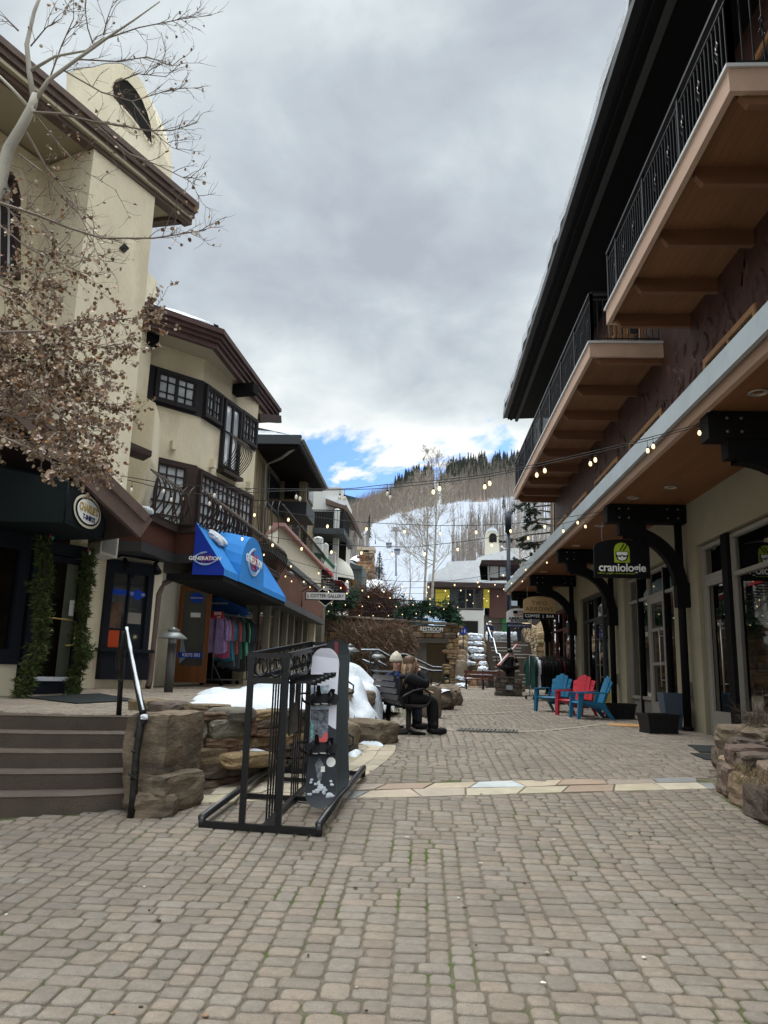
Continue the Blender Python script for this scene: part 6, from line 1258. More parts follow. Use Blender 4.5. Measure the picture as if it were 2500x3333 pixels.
def tri_tree(mb, p, h, rs):      # slim bare aspen: trunk and upward twigs
    w = h*.010+.03; a = rs.uniform(0, 3); lean = V3((rs.uniform(-.03, .03)*h, 0, h))
    d = V3((math.cos(a)*.3+.9, math.sin(a)*.4, 0)).normalized()*w; mb.add([p-d, p+d, p+lean], [(0, 1, 2)])
    for k in range(5):
        f = rs.uniform(.35, .9); q = p+lean*f; s = rs.choice((-1, 1)); l = h*rs.uniform(.10, .22)*(1.25-f); e = q+V3((s*l*rs.uniform(.3, .8), rs.uniform(-.3, .3)*l, l*1.5)); dd = V3((w*.45, 0, 0)); mb.add([q-dd, q+dd, e], [(0, 1, 2)])
mb = MB(); mb2 = MB()
ASP = [(.23, .20, .172), (.20, .168, .145), (.28, .25, .22), (.175, .145, .125)]
for i in range(10500):
    u = rs.uniform(1040, 1860); v = rs.uniform(ip(RIDGE, u)+4, ip(SNOWL, u)+3)
    if 1412 < u < 1438 and v > 1556 and rs.random() < .8: continue
    y = hill_y(u, v); mb.col = rs.choice(ASP); tri_tree(mb, PY(u, v+2, y), rs.uniform(9, 15)*(.35+.65*min(1, y/700)), rs)
for i in range(2600):             # aspens standing on the snow, right of the run and at its left edge
    if rs.random() < .8: u = rs.uniform(1470, 1860); v = rs.uniform(1640, 1880)
    else: u = rs.uniform(1060, 1200); v = rs.uniform(ip(SNOWL, u), 1850)
    if 1480 < u < 1640 and v < 1700 and rs.random() < .75: continue
    if u < 1520 and v < 1760 and rs.random() < .6: continue
    y = hill_y(u, v); mb.col = rs.choice(ASP); tri_tree(mb, PY(u, v+2, y), rs.uniform(8, 14)*(.4+.6*min(1, y/500)), rs)
ASPM = mat('aspen_bark_far', (.3, .3, .3), .9, attr=True)
stuff('aspen_forest', 'grey brown leafless aspen woods covering the hillside above the ski run', 'forest', mb, [ASPM])
def conifer(mb, p, h, rs, seg=7, tiers=7, w=.19):
    mb.add([p+V3((-h*.01, 0, 0)), p+V3((h*.01, 0, 0)), p+V3((0, 0, h))], [(0, 1, 2)])
    for t in range(tiers):
        f0 = .08+.9*t/tiers; r = h*w*(1-f0)**.85*rs.uniform(.8, 1.15); zt__ = h*min(1, f0+1.5/tiers); zb__ = h*f0; c = p+V3((0, 0, zt__)); ph = rs.uniform(0, 6)
        for s in range(seg):
            a = ph+2*math.pi*s/seg; a2 = a+2*math.pi/seg*.8; rr = r*rs.uniform(.65, 1.2)
            mb.add([c, p+V3((rr*math.cos(a), rr*math.sin(a), zb__-h*.01)), p+V3((rr*.6*math.cos((a+a2)/2), rr*.6*math.sin((a+a2)/2), zb__+h*.03)), p+V3((rr*math.cos(a2), rr*math.sin(a2), zb__-h*.01))], [(0, 1, 2), (0, 2, 3)])
mb = MB()
for i in range(900):
    u = rs.uniform(1432, 1860) if rs.random() < .78 else rs.uniform(1285, 1412)
    top = ip(RIDGE, u); dp = (70 if u > 1470 else 35) if u > 1425 else 26; v = top+abs(rs.gauss(0, .5))*dp
    if v > top+dp: continue
    y = hill_y(u, v); mb.col = jit((.040, .050, .040), .3); conifer(mb, PY(u, v+2, y), rs.uniform(9, 21)*(.35+.65*y/950), rs, 5, 5, .15)
CONM = mat('conifer_needles', (.03, .05, .03), .9, attr=True)
stuff('conifer_forest', 'dark spiky conifer woods along the mountain ridge', 'forest', mb, [CONM])
# single spruces on the hill
SPR = [(1200, 1670, 1758, 'tall dark spruce at the upper left edge of the ski run'), (1154, 1718, 1792, 'dark spruce lowest on the left edge of the ski run'), (1174, 1618, 1641, 'small lone spruce on the brown slope near the roof tip'), (1534, 1666, 1716, 'left spruce of the pair in the middle of the snow slope'), (1557, 1669, 1713, 'right spruce of the pair in the middle of the snow slope'), (1521, 1698, 1722, 'short spruce left of the pair on the snow slope'), (1640, 1610, 1660, 'spruce at the top right of the snow slope beside the balcony end'), (1566, 1760, 1812, 'spruce left of the white bell chimney'), (1222, 1752, 1772, 'tiny spruce above the stone chimney')]
for u, vt, vb, lab in SPR:
    y = hill_y(u, vb); p = PY(u, vb, y); h = PY(u, vt, y).z-p.z; t = thing('spruce', lab, 'tree', tuple(p), 'spruces on the ski hill'); m1 = MB(); m1.tube([p, p+V3((0, 0, h*.3))], h*.015, 5); part('trunk', m1, [DBROWN], t); m1 = MB(); m1.col = (.035, .048, .036); conifer(m1, p, h, rs, 8, 9, .17); part('crown', m1, [CONM], t)
p = PY(1233, 1905, 66); h = PY(1233, 1792, 66).z-p.z; t = thing('spruce', 'snow dusted blue spruce right of the stone chimney', 'tree', tuple(p)); m1 = MB(); m1.tube([p, p+V3((0, 0, h*.9))], [.12, .03], 6); part('trunk', m1, [DBROWN], t)
m1 = MB()
for k in range(420):
    f = rs.random()**.8; a = rs.uniform(0, 6.28); r = (1-f)*h*.22*rs.uniform(.5, 1.1); q = p+V3((r*math.cos(a), r*math.sin(a), h*(.05+.93*f)-r*.3)); d = V3((math.cos(a), math.sin(a), -.2))*.35*(1.2-f); s = V3((-math.sin(a), math.cos(a), 0))*.10
    m1.col = (.05, .065, .06) if rs.random() < .55 else (.5, .54, .56); m1.add([q-s, q+s, q+d], [(0, 1, 2)])
part('crown', m1, [CONM], t)
# gondola tower, cables and cabins
t = thing('gondola_tower', 'slim lift tower with a crossarm on the snowy run', 'lift tower', tuple(PY(1289, 1868, 130))); GM = mat('lift_grey', (.30, .30, .33), .5)
a, b = PY(1289, 1875, 130), PY(1289, 1722, 130); mb = MB(); mb.tube([a, b], .15, 8); part('mast', mb, [GM], t); mb = MB(); mb.bar(b+V3((-.9, 0, -.3)), b+V3((.9, 0, -.3)), .3, .3); mb.box(b.x-.5, b.x+.5, b.y-.3, b.y+.3, b.z-.3, b.z+.3); part('crossarm', mb, [GM], t)
mb = MB()
for dx in (-22, 22): mb.tube([PY(1289+dx-60, 1900, 95), PY(1289+dx*.4, 1727, 130), PY(1305+dx*.2, 1690, 330)], .05, 4)
solo('lift_cable', 'pair of thin gondola cables over the lift tower', 'cable', mb, [GM])
for u, v, y, s, lab in ((1266, 1773, 118, .55, 'grey gondola cabin left of the lift tower'), (1293, 1793, 112, .55, 'gondola cabin in front of the lift mast'), (1228, 1858, 92, .8, 'nearest gondola cabin in front of the blue spruce'), (1313, 1677, 330, 1.0, 'small gondola cabin high on the run left of another'), (1337, 1691, 330, 1.0, 'small gondola cabin high on the run, the right one')):
    c = PY(u, v, y); t = thing('gondola_cabin', lab, 'gondola cabin', tuple(c), 'gondola cabins'); w = .85*s
    mb = MB(); mb.hexa([(c.x+i*w*.7, c.y+j*w*.8, c.z-1.0*s) for i, j in ((-1, -1), (1, -1), (1, 1), (-1, 1))]+[(c.x+i*w, c.y+j*w, c.z-.1*s) for i, j in ((-1, -1), (1, -1), (1, 1), (-1, 1))]); mb.hexa([(c.x+i*w, c.y+j*w, c.z+.45*s) for i, j in ((-1, -1), (1, -1), (1, 1), (-1, 1))]+[(c.x+i*w*.7, c.y+j*w*.7, c.z+.8*s) for i, j in ((-1, -1), (1, -1), (1, 1), (-1, 1))]); part('body', mb, [GM], t)
    mb = MB(); mb.box(c.x-w*.93, c.x+w*.93, c.y-w*.93, c.y+w*.93, c.z-.1*s, c.z+.45*s); part('windows', mb, [PANE], t); mb = MB(); mb.tube([c+V3((0, 0, .8*s)), c+V3((0, 0, 2*s))], .06*s, 5); part('hanger', mb, [GM], t)
# ================================================================ TREES
def grow(mb, p, d, L, r, lev, rs, tips, bend=.25, nchild=(3, 5), upb=.25, shrink=.62, minr=.004, spread=(.5, 1.0)):
    n = 4; pts = [p]; q = p; dd = d.normalized()
    for k in range(n): dd = (dd+V3((rs.uniform(-bend, bend), rs.uniform(-bend, bend), rs.uniform(-bend, bend)+upb*.2))).normalized(); q = q+dd*(L/n); pts.append(q)
    mb.tube(pts, [max(minr*.5, r*(1-.6*k/n)) for k in range(n+1)], 6 if r > .03 else 4 if r > .01 else 3, caps=False)
    if lev == 0: tips.append(pts); return
    for c in range(rs.randint(*nchild)):
        f = rs.uniform(.25, 1); i = min(n-1, int(f*n)); b = pts[i]+(pts[i+1]-pts[i])*(f*n-i); a = rs.uniform(0, 6.28); sp = rs.uniform(*spread); e = dd.orthogonal().normalized(); e2 = dd.cross(e); nd_ = (dd*math.cos(sp)+(e*math.cos(a)+e2*math.sin(a))*math.sin(sp)+V3((0, 0, upb))).normalized()
        grow(mb, b, nd_, L*shrink*rs.uniform(.7, 1.15), max(minr, r*.55), lev-1, rs, tips, bend, nchild, upb, shrink, minr, spread)
BARK = mat('pale_aspen_bark', (.34, .32, .275), .8, var=.15, vscale=3, stain=((.06, .05, .04), 9, .62, .9), stretch=(1, 1, .5))
TWIG = mat('twig_bark', (.19, .155, .13), .85); TWIGL = mat('pale_twig_bark', (.33, .30, .26), .85)
def bare_aspen(lab, u, vb, vt, y, seed, stems=((0, 0),), r=.13, side=(3, 4), lv=2, grp='bare aspens by the far plaza', L=.24):
    rs = random.Random(seed); b = PY(u, vb, y); top = PY(u, vt, y); h = top.z-b.z; t = thing('bare_aspen', lab, 'tree', tuple(b), grp); tr = MB(); br = MB()
    for sx, lean in stems:
        p0_ = b+V3((sx, 0, 0)); pts = [p0_+V3((lean*f*h+.08*math.sin(f*7+seed)*(1-f), .1*math.sin(f*5), h*f)) for f in [k/10 for k in range(11)]]
        tr.tube(pts, [r*(1-.93*k/10) for k in range(11)], 8, caps=False)
        for k in range(30):
            f = .22+.76*k/30; i = min(9, int(f*10)); q = pts[i]+(pts[i+1]-pts[i])*(f*10-i); a = rs.uniform(0, 6.28); el = rs.uniform(.35, .9); grow(br, q, V3((math.cos(a)*math.cos(el), math.sin(a)*math.cos(el), math.sin(el))), h*L*(1.15-f)*rs.uniform(.6, 1.2), r*.33*(1.2-f), lv, rs, [], .22, side, .3, .58, .009)
    part('trunk', tr, [BARK], t); part('branches', br, [TWIGL], t); return t
bare_aspen('tall twin stemmed leafless aspen in front of the ski slope', 1385, 1985, 1462, 46, 4, ((0, .002), (.45, .012)), .085, side=(3, 5), lv=3, L=.30)
bare_aspen('leafless aspen left of the twin stemmed one beside the lift tower', 1330, 1985, 1690, 50, 6, ((0, .01),), .05, side=(2, 3), L=.28)
bare_aspen('slender pale aspen behind the dark pole light', 1700, 1925, 1560, 52, 8, ((0, -.03),), .10, side=(2, 3))
bare_aspen('thin leafless aspen beside the dark pine at the chalet corner', 1752, 1925, 1590, 56, 10, ((0, -.0),), .09, side=(2, 3))
# big pine trunk beside the chalet
t = thing('pine_tree', 'thick furrowed pine trunk with a few sparse boughs behind the chalet', 'tree', (6.2, 36, 1)); mb = MB(); rs = random.Random(2)
b = PY(1812, 1760, 36); mb.tube([(b.x, 36, .9+k*1.2) for k in range(10)], [.36-.012*k for k in range(10)], 14); part('trunk', mb, [mat('furrowed_bark', (.20, .14, .12), .95, var=.5, vscale=2.5, bump=1, bscale=5, stretch=(3, 3, .5))], t)
mb = MB()
def spray(mb, p, d, L, n, rs, w=.012, nl=.07, cols=((.03, .05, .02),)):
    d = V3(d).normalized(); e = d.orthogonal().normalized(); e2 = d.cross(e)
    for k in range(n):
        f = rs.random(); a = rs.uniform(0, 6.28); q = p+d*(L*f); dr = (d*.8+(e*math.cos(a)+e2*math.sin(a))).normalized()*nl*rs.uniform(.6, 1.2); s = dr.cross(V3((rs.uniform(-1, 1), rs.uniform(-1, 1), .3))).normalized()*w; mb.col = rs.choice(cols); mb.add([q-s, q+s, q+dr], [(0, 1, 2)])
NEED = [(.045, .065, .018), (.025, .040, .014), (.085, .11, .03), (.06, .075, .025)]
for k in range(11):
    z = PY(1770, 1600+k*22, 36).z; p = V3((b.x-.2, 36, z)); L = rs.uniform(1.0, 2.3); e = p+V3((-L, rs.uniform(-.5, .5), rs.uniform(-.5, .1)*L)); mb.col = (.06, .05, .04); mb.tube([p, (p+e)/2+V3((0, 0, .12)), e], [.05, .03, .012], 5)
    for j in range(7): q = p+(e-p)*rs.uniform(.35, 1); spray(mb, q, (rs.uniform(-1, .2), rs.uniform(-.5, .5), rs.uniform(-.5, .3)), .35, 60, rs, .02, .16, [(.022, .034, .02), (.03, .04, .03)])
part('boughs', mb, [mat('needle_green', (.04, .06, .02), .8, attr=True)], t)
NEEDM = MATS['needle_green']
# foreground aspen with withered leaves
rs = random.Random(17); Y = 6.6
A = thing('withered_aspen', 'pale barked aspen with clinging dry brown leaves hanging over the left edge', 'tree', (-4.6, 6.2, 0.3))
tr = MB(); q = lambda u, v, y=Y: PY(u, v, y)
tr.tube([(-4.95, 5.3, .2), (-4.6, 5.6, 1.6), (-4.1, 6.1, 3.4), q(-60, 740, 6.5), q(0, 593), q(29, 482), q(72, 410), q(104, 347), q(116, 308)], [.13, .12, .10, .078, .062, .056, .050, .044, .038], 12)
tr.tube([q(110, 325), q(96, 241), q(87, 145), q(111, 39), q(150, -60)], [.030, .026, .023, .019, .014], 10); tr.tube([q(108, 335), q(159, 260), q(251, 193), q(347, 125), q(434, 67), q(520, 5)], [.026, .021, .017, .013, .009, .006], 8)
tr.tube([q(95, 350), q(40, 290), q(-40, 210)], [.020, .016, .012], 8); tr.tube([q(100, 230), q(180, 183), q(280, 165), q(340, 120)], [.018, .014, .011, .007], 6)
part('trunk', tr, [BARK], A)
br = MB(); lf = MB(); LC = [(.22, .15, .11), (.32, .24, .18), (.44, .36, .28), (.14, .09, .065), (.31, .17, .085), (.38, .30, .23), (.50, .42, .34)]
def leaf(p, s, rs):
    n_ = V3((rs.uniform(-1, 1), rs.uniform(-1.2, .4), rs.uniform(-.6, 1))).normalized(); a = n_.orthogonal().normalized(); b_ = n_.cross(a); lf.col = jit(rs.choice(LC), .2); c = rs.uniform(-.35, .5)*s
    ang = rs.uniform(0, 6.28); a, b_ = a*math.cos(ang)+b_*math.sin(ang), b_*math.cos(ang)-a*math.sin(ang)
    P = [(0, -.55), (.38, -.42), (.52, -.05), (.36, .32), (0, .6), (-.36, .32), (-.52, -.05), (-.38, -.42)]
    pt = [p+a*(x*s)+b_*(y_*s)+n_*(c*abs(x)*1.6) for x, y_ in P]; lf.add(pt, [(0, 1, 2, 3, 4), (0, 4, 5, 6, 7)])
BRS = [([(104, 347), (110, 365), (200, 370), (300, 395), (400, 410), (480, 425), (560, 425), (640, 400)], 6.5, .016, 3), ([(85, 430), (150, 545), (230, 640), (300, 780), (325, 850)], 6.4, .014, 2), ([(-20, 655), (120, 700), (220, 740), (330, 775), (500, 775), (600, 760), (670, 748)], 6.2, .016, 4), ([(60, 500), (140, 560), (200, 640), (260, 700), (340, 790)], 6.8, .010, 3),
       ([(-20, 1085), (120, 1080), (220, 1078), (380, 1045), (470, 1040), (560, 1028)], 6.0, .013, 9), ([(-20, 1100), (200, 1130), (330, 1190), (420, 1215)], 6.3, .013, 12), ([(-20, 1170), (150, 1260), (300, 1370), (420, 1400)], 6.6, .014, 15), ([(30, 990), (200, 1180), (330, 1330), (390, 1470)], 6.2, .012, 14), ([(-20, 1330), (200, 1370), (340, 1450), (370, 1500)], 6.0, .013, 14), ([(-20, 1380), (150, 1450), (270, 1500)], 5.8, .012, 10), ([(-20, 1240), (200, 1280), (330, 1300), (440, 1330)], 6.9, .011, 14), ([(0, 860), (80, 930), (160, 960), (220, 870), (250, 820)], 6.4, .010, 7), ([(-40, 1010), (60, 1060), (180, 1130), (260, 1200)], 6.2, .011, 16), ([(-40, 1300), (60, 1360), (180, 1450), (260, 1520)], 6.3, .011, 16), ([(-40, 1210), (100, 1240), (230, 1310)], 6.1, .010, 16), ([(-40, 600), (60, 720), (140, 860), (180, 960)], 6.6, .009, 5), ([(-40, 700), (80, 800), (180, 850), (300, 900)], 6.3, .009, 5), ([(-40, 880), (60, 900), (160, 880), (260, 930)], 6.5, .009, 7), ([(-40, 480), (60, 560), (120, 700), (200, 820)], 6.8, .008, 4), ([(120, 380), (200, 480), (280, 560), (380, 620)], 6.6, .008, 4), ([(-40, 1030), (80, 1150), (200, 1220), (300, 1250)], 6.6, .010, 16), ([(40, 920), (150, 1000), (280, 1100), (400, 1130), (470, 1120)], 6.5, .011, 8),
       ([(308, 159), (285, 90), (277, 29), (280, -20)], 6.6, .009, 2), ([(337, 115), (350, 60), (371, 0)], 6.6, .009, 2), ([(347, 125), (450, 90), (600, 60), (690, 50)], 6.7, .009, 2), ([(251, 193), (380, 200), (480, 185), (560, 215), (590, 190)], 6.5, .009, 2), ([(200, 225), (330, 300), (430, 330), (560, 290), (650, 285)], 6.7, .010, 3), ([(160, 260), (200, 150), (240, 60), (240, -10)], 6.5, .009, 2), ([(60, 100), (20, 60), (-10, 40)], 6.5, .01, 2), ([(100, 150), (150, 90), (200, 60), (230, 0)], 6.7, .008, 3), ([(370, 270), (450, 240), (540, 250), (590, 205)], 6.6, .008, 2), ([(300, 395), (420, 500), (520, 540), (620, 590), (648, 640)], 6.4, .009, 2), ([(430, 330), (500, 430), (560, 480), (620, 500)], 6.6, .008, 3)]
for P, y, r, dens in BRS:
    P = [(u-(75 if dens > 5 else 0), v) for u, v in P]; ph = rs.uniform(0, 6); pts = [PY(u, v, y+.22*math.sin(k*.9+ph)) for k, (u, v) in enumerate(P)]; n = len(pts); br.tube(pts, [r*(1-.75*k/(n-1)) for k in range(n)], 5, caps=False)
    Lt = sum((b-a).length for a, b in zip(pts[:-1], pts[1:])); nt2 = int(Lt*(12 if dens < 6 else 17))
    for k in range(nt2):
        f = rs.uniform(.02, 1)*(n-1); i = min(n-2, int(f)); p = pts[i]+(pts[i+1]-pts[i])*(f-i); d = (pts[i+1]-pts[i]).normalized(); up_ = .5 if dens < 5 else .0
        tips = []; grow(br, p, d*.8+V3((rs.uniform(-.5, .7), rs.uniform(-.6, .6), rs.uniform(-.7, .8)+up_*.3)), rs.uniform(.14, .36), .0042, 1, rs, tips, .3, (2, 3), .08, .6, .0022, (.4, .9))
        for tp in tips:
            for m__ in range(int(dens*1.25) if dens > 4 else 1):
                if dens <= 4 and rs.random() > .32*dens/2: continue
                if dens > 4 and rs.random() < .12: continue
                w = rs.choice(tp)+V3((rs.uniform(-.025, .025), rs.uniform(-.025, .025), rs.uniform(-.04, .01))); leaf(w, rs.uniform(.023, .037), rs)
part('branches', br, [TWIG], A); o = part('leaves', lf, [mat('dry_leaf', (.2, .13, .1), .7, attr=True, var=.15, vscale=30)], A); o['kind'] = 'stuff'
# ================================================================ SKI RACK AND SNOWBOARDS
RO = V3((-1.31, 6.62, g(6.62)+.03)); ra = V3((.995, -.12, 0)).normalized(); rb = V3((.083, 1.0, .085)).normalized()
rp = lambda a, b, h=0: RO+ra*a+rb*b+V3((0, 0, h))
RK = mat('rack_black_enamel', (.006, .006, .007), .35, coat=.1, spec=.3, bump=.06, bscale=50)
t = thing('ski_rack', 'black steel ski rack with ring trim standing on the pavers', 'ski rack', tuple(RO))
mb = MB(); mb.bar(rp(-.5, 0), rp(.5, 0), .05, .05); mb.bar(rp(-.5, 2.2), rp(.5, 2.2), .05, .05); mb.bar(rp(-.49, 1.0, .0), rp(.35, 1.0, .0), .04, .04); mb.bar(rp(0.03, .02, .0), rp(.03, 2.2, .0), .045, .04); mb.bar(rp(-.3, 1.75), rp(.3, 1.75), .04, .04); part('base_frame', mb, [RK], t)
for s in (-1, 1): mb = MB(); mb.tube([rp(.5*s, -.02, .055), rp(.5*s+(.0 if s < 0 else .0), .9, .055 if s < 0 else .07), rp(.5*s, 1.2, .055), rp(.5*s, 2.24, .055)], .032, 10); mb.tube([rp(.5*s, 0, -.03), rp(.5*s, 0, .06)], .03, 10); mb.tube([rp(.5*s, 2.2, -.03), rp(.5*s, 2.2, .06)], .03, 10); part('side_rail', mb, [mat('worn_rail_metal', (.035, .035, .037), .28, metal=.6, var=.4, vscale=4)], t)
TOPH = 1.385
for b in (0, 2.2):
    for s in (-1, 1): mb = MB(); mb.bar(rp(.155*s, b, .0), rp(.155*s, b, TOPH-.1), .050, .045, upv=(0, 1, 0)); part('upright', mb, [RK], t)
    mb = MB(); mb.bar(rp(-.19, b, TOPH), rp(.19, b, TOPH), .055, .04); mb.bar(rp(-.13, b, TOPH-.21), rp(.13, b, TOPH-.21), .045, .05); mb.bar(rp(-.155, b, TOPH-.1), rp(-.155, b, TOPH-.02), .062, .05, upv=(0, 1, 0)); mb.bar(rp(.155, b, TOPH-.1), rp(.155, b, TOPH-.02), .062, .05, upv=(0, 1, 0)); part('cross_bar', mb, [RK], t)
    for s in (-.065, .065): mb = MB(); mb.tube([rp(s+.055*math.cos(a*.4488), b, TOPH-.105+.07*math.sin(a*.4488)) for a in range(14)], .009, 6, closed=True); part('ring', mb, [RK], t)
for s in (-1, 1): mb = MB(); mb.bar(rp(.155*s, .03, TOPH+.005), rp(.155*s, 2.17, TOPH+.005), .04, .04); mb.bar(rp(.12*s, .03, TOPH-.2), rp(.12*s, 2.17, TOPH-.2), .035, .04); part('long_rail', mb, [RK], t)
for k in range(9):
    for s in (-1, 1): c = rp(.155*s, .17+.23*k, TOPH-.1); mb = MB(); mb.tube([c+rb*(.075*math.cos(a*.5236))+V3((0, 0, .08*math.sin(a*.5236))) for a in range(12)], .008, 5, closed=True); part('ring', mb, [RK], t)
for k in range(7):
    b = .14+.17*k
    for s in (1,): mb = MB(); mb.bar(rp(.12*s, b, TOPH-.235), rp(.36*s, b, TOPH-.225), .055, .022); mb.tube([rp(.37*s, b, TOPH-.25), rp(.37*s, b, TOPH-.21)], .03, 8); part('prong', mb, [RK], t)
for b0 in (.22, 1.05, 1.5):
    for k in range(4): mb = MB(); bb = b0+k*.085; mb.bar(rp(-.01, bb, .0), rp(-.01, bb, TOPH-.2), .014, .014, upv=(0, 1, 0)); part('rod', mb, [RK], t)
mb = MB()
for P in ([(.62, 1.17), (.72, 1.17), (.72, .62), (.66, .62)], [(.72, .62), (.72, .9), (.98, .9), (.98, .62)], [(.98, .62), (.98, 1.17), (.84, 1.17), (.92, .9)], [(.72, 1.17), (.78, 1.17), (.80, 1.0), (.78, .9), (.72, .9)]): mb.prism([rp(.03, b, h) for b, h in P], ra*.012)
part('cut_plate', mb, [RK], t)
# snowboards
def board_w(f, wt=.148, ww=.124):      # half width along the length, 0 tail .. 1 nose
    w = ww+(wt-ww)*(abs(f-.5)*2)**1.8; e = .115
    if f < e: w *= math.sqrt(max(0, 1-((e-f)/e)**2.2))
    if f > 1-e: w *= math.sqrt(max(0, 1-((f-1+e)/e)**2.2))
    return w
def make_board(name, lab, p0, p1, right, L, topm, basem, tipc=.05, grp='snowboards in the ski rack'):
    t = thing(name, lab, 'snowboard', tuple(p0), grp); d = (V3(p1)-V3(p0)).normalized(); r = V3(right).normalized(); n_ = r.cross(d).normalized(); r = d.cross(n_)
    fs = [0, .004, .012, .025, .045, .07, .1, .14]+[.2+.1*k for k in range(7)]+[.86, .9, .93, .955, .975, .988, .996, 1]
    def pt(f, x, h=0): c = tipc*(max(0, (.14-f)/.14)**2+max(0, (f-.86)/.14)**2); return V3(p0)+d*(L*f)+r*x+n_*(h+c*1.0)
    mb = MB(); mb.sm = False; V = []; F = []
    for f in fs: w = max(board_w(f), .001); V += [pt(f, -w, .005), pt(f, w, .005), pt(f, w, -.005), pt(f, -w, -.005)]
    for i in range(len(fs)-1):
        for e in range(4): F.append((i*4+e, i*4+(e+1) % 4, i*4+4+(e+1) % 4, i*4+4+e))
    mb.add(V, F); mb.m = [(0 if k % 4 == 0 else 1) if True else 0 for k in range(len(F))]
    me = part('deck', mb, [topm, basem], t); return t, pt, n_, d, r
WB = mat('board_white', (.60, .60, .68), .3, coat=.4); DKB = mat('board_slate', (.018, .022, .028), .5, spec=.3, var=.25, vscale=12); BASE = mat('board_grey_base', (.028, .035, .038), .55, spec=.3, var=.1, vscale=5)
p0 = PY(1042, 2635, 7.20); p1 = PY(1060, 2113, 7.62); L = (p1-p0).length
t, pt, bn, bd, br_ = make_board('snowboard', 'white topped snowboard with dark mountain graphic, red patch and two black bindings', p0, p1, (1, .05, 0), L, DKB, WB)
def decal(P, m, name, h=.0062, par=None):      # polygon in (x, f) on the deck
    mb = MB(); mb.poly([pt(f, max(-board_w(f)+.002, min(board_w(f)-.002, x)), h) for x, f in P]); return part(name, mb, [m], par or t)
edge = [.52, .56, .6, .64, .68, .72, .76, .8, .84, .87, .89, .91, .93, .95, .97, .985, .995]
decal([(-1, f) for f in edge]+[(1, f) for f in reversed(edge)][0:], WB, 'white_graphic'); decal([(.034, .52), (1, .52), (1, .475), (.09, .485), (.06, .5)], WB, 'white_lobe')
decal([(.034, .525), (1, .525), (1, .49), (.06, .50), (.036, .51)], WB, 'white_lobe', .0064)
GR1 = mat('graphic_ice', (.34, .40, .46), .4, var=.5, vscale=18); GR2 = mat('graphic_mountain', (.13, .14, .17), .4, var=.9, vscale=26, detail=8); TEAL = mat('graphic_teal', (.04, .20, .25), .4); REDB = mat('graphic_red', (.62, .10, .10), .4)
decal([(-.125, .74), (.045, .76), (.055, .60), (-.125, .60)], GR1, 'ice_graphic', .0068); decal([(-.12, .66), (-.06, .70), (-.04, .66), (-.10, .61)], TEAL, 'teal_shape', .0072); decal([(-.02, .665), (.02, .69), (.05, .68), (.05, .66), (.02, .64), (-.01, .635)], TEAL, 'teal_shape', .0072); decal([(-.10, .77), (-.085, .77), (-.085, .70), (-.10, .70)], NAVY, 'side_stripe', .0074)
decal([(-.12, .60), (.05, .60), (.05, .39), (-.12, .39)], GR2, 'mountain_graphic', .0067); decal([(-.06, .41), (-.03, .425), (-.01, .42), (.02, .455), (.045, .455), (.045, .395), (-.03, .39)], REDB, 'red_patch', .0073)
decal([(-.112, .53), (-.088, .53), (-.088, .42), (-.112, .42)], mat('mint_stripe', (.13, .36, .31), .4, var=.7, vscale=60), 'mint_lettering', .0074)
decal([(-.03, .17), (-.06, .26), (-.02, .30), (.02, .26), (.0, .17), (-.015, .155)], mat('pencil_grey', (.16, .17, .19), .4, var=.6, vscale=30), 'peak_sketch', .0069); decal([(-.006, .215), (.032, .218), (.030, .25), (-.004, .248)], WHITEP, 'white_tag', .0075)
mb = MB(); mb.prism([pt(.275+.03*math.sin(k*.4488), .085+.042*math.cos(k*.4488), .007) for k in range(14)], bn*.0008); part('round_emblem', mb, [WHITEP], t)
mb = MB(); rs = random.Random(31)
for x, f in ((-.09, .155), (-.085, .17), (-.05, .145), (-.02, .15), (-.01, .125), (.0, .115), (.02, .125), (-.03, .105), (-.06, .10), (.04, .11), (.03, .095), (.09, .16), (.10, .14), (.085, .085), (.07, .075), (.10, .075), (-.10, .085), (.0, .135)): mb.rock(pt(f, x, .012), (rs.uniform(.025, .05), .014, rs.uniform(.018, .04)), rs.randint(0, 999), 4, .2, 2.5)
part('snow_clumps', mb, [SNOW], t)
BND = mat('binding_black', (.012, .012, .013), .45)
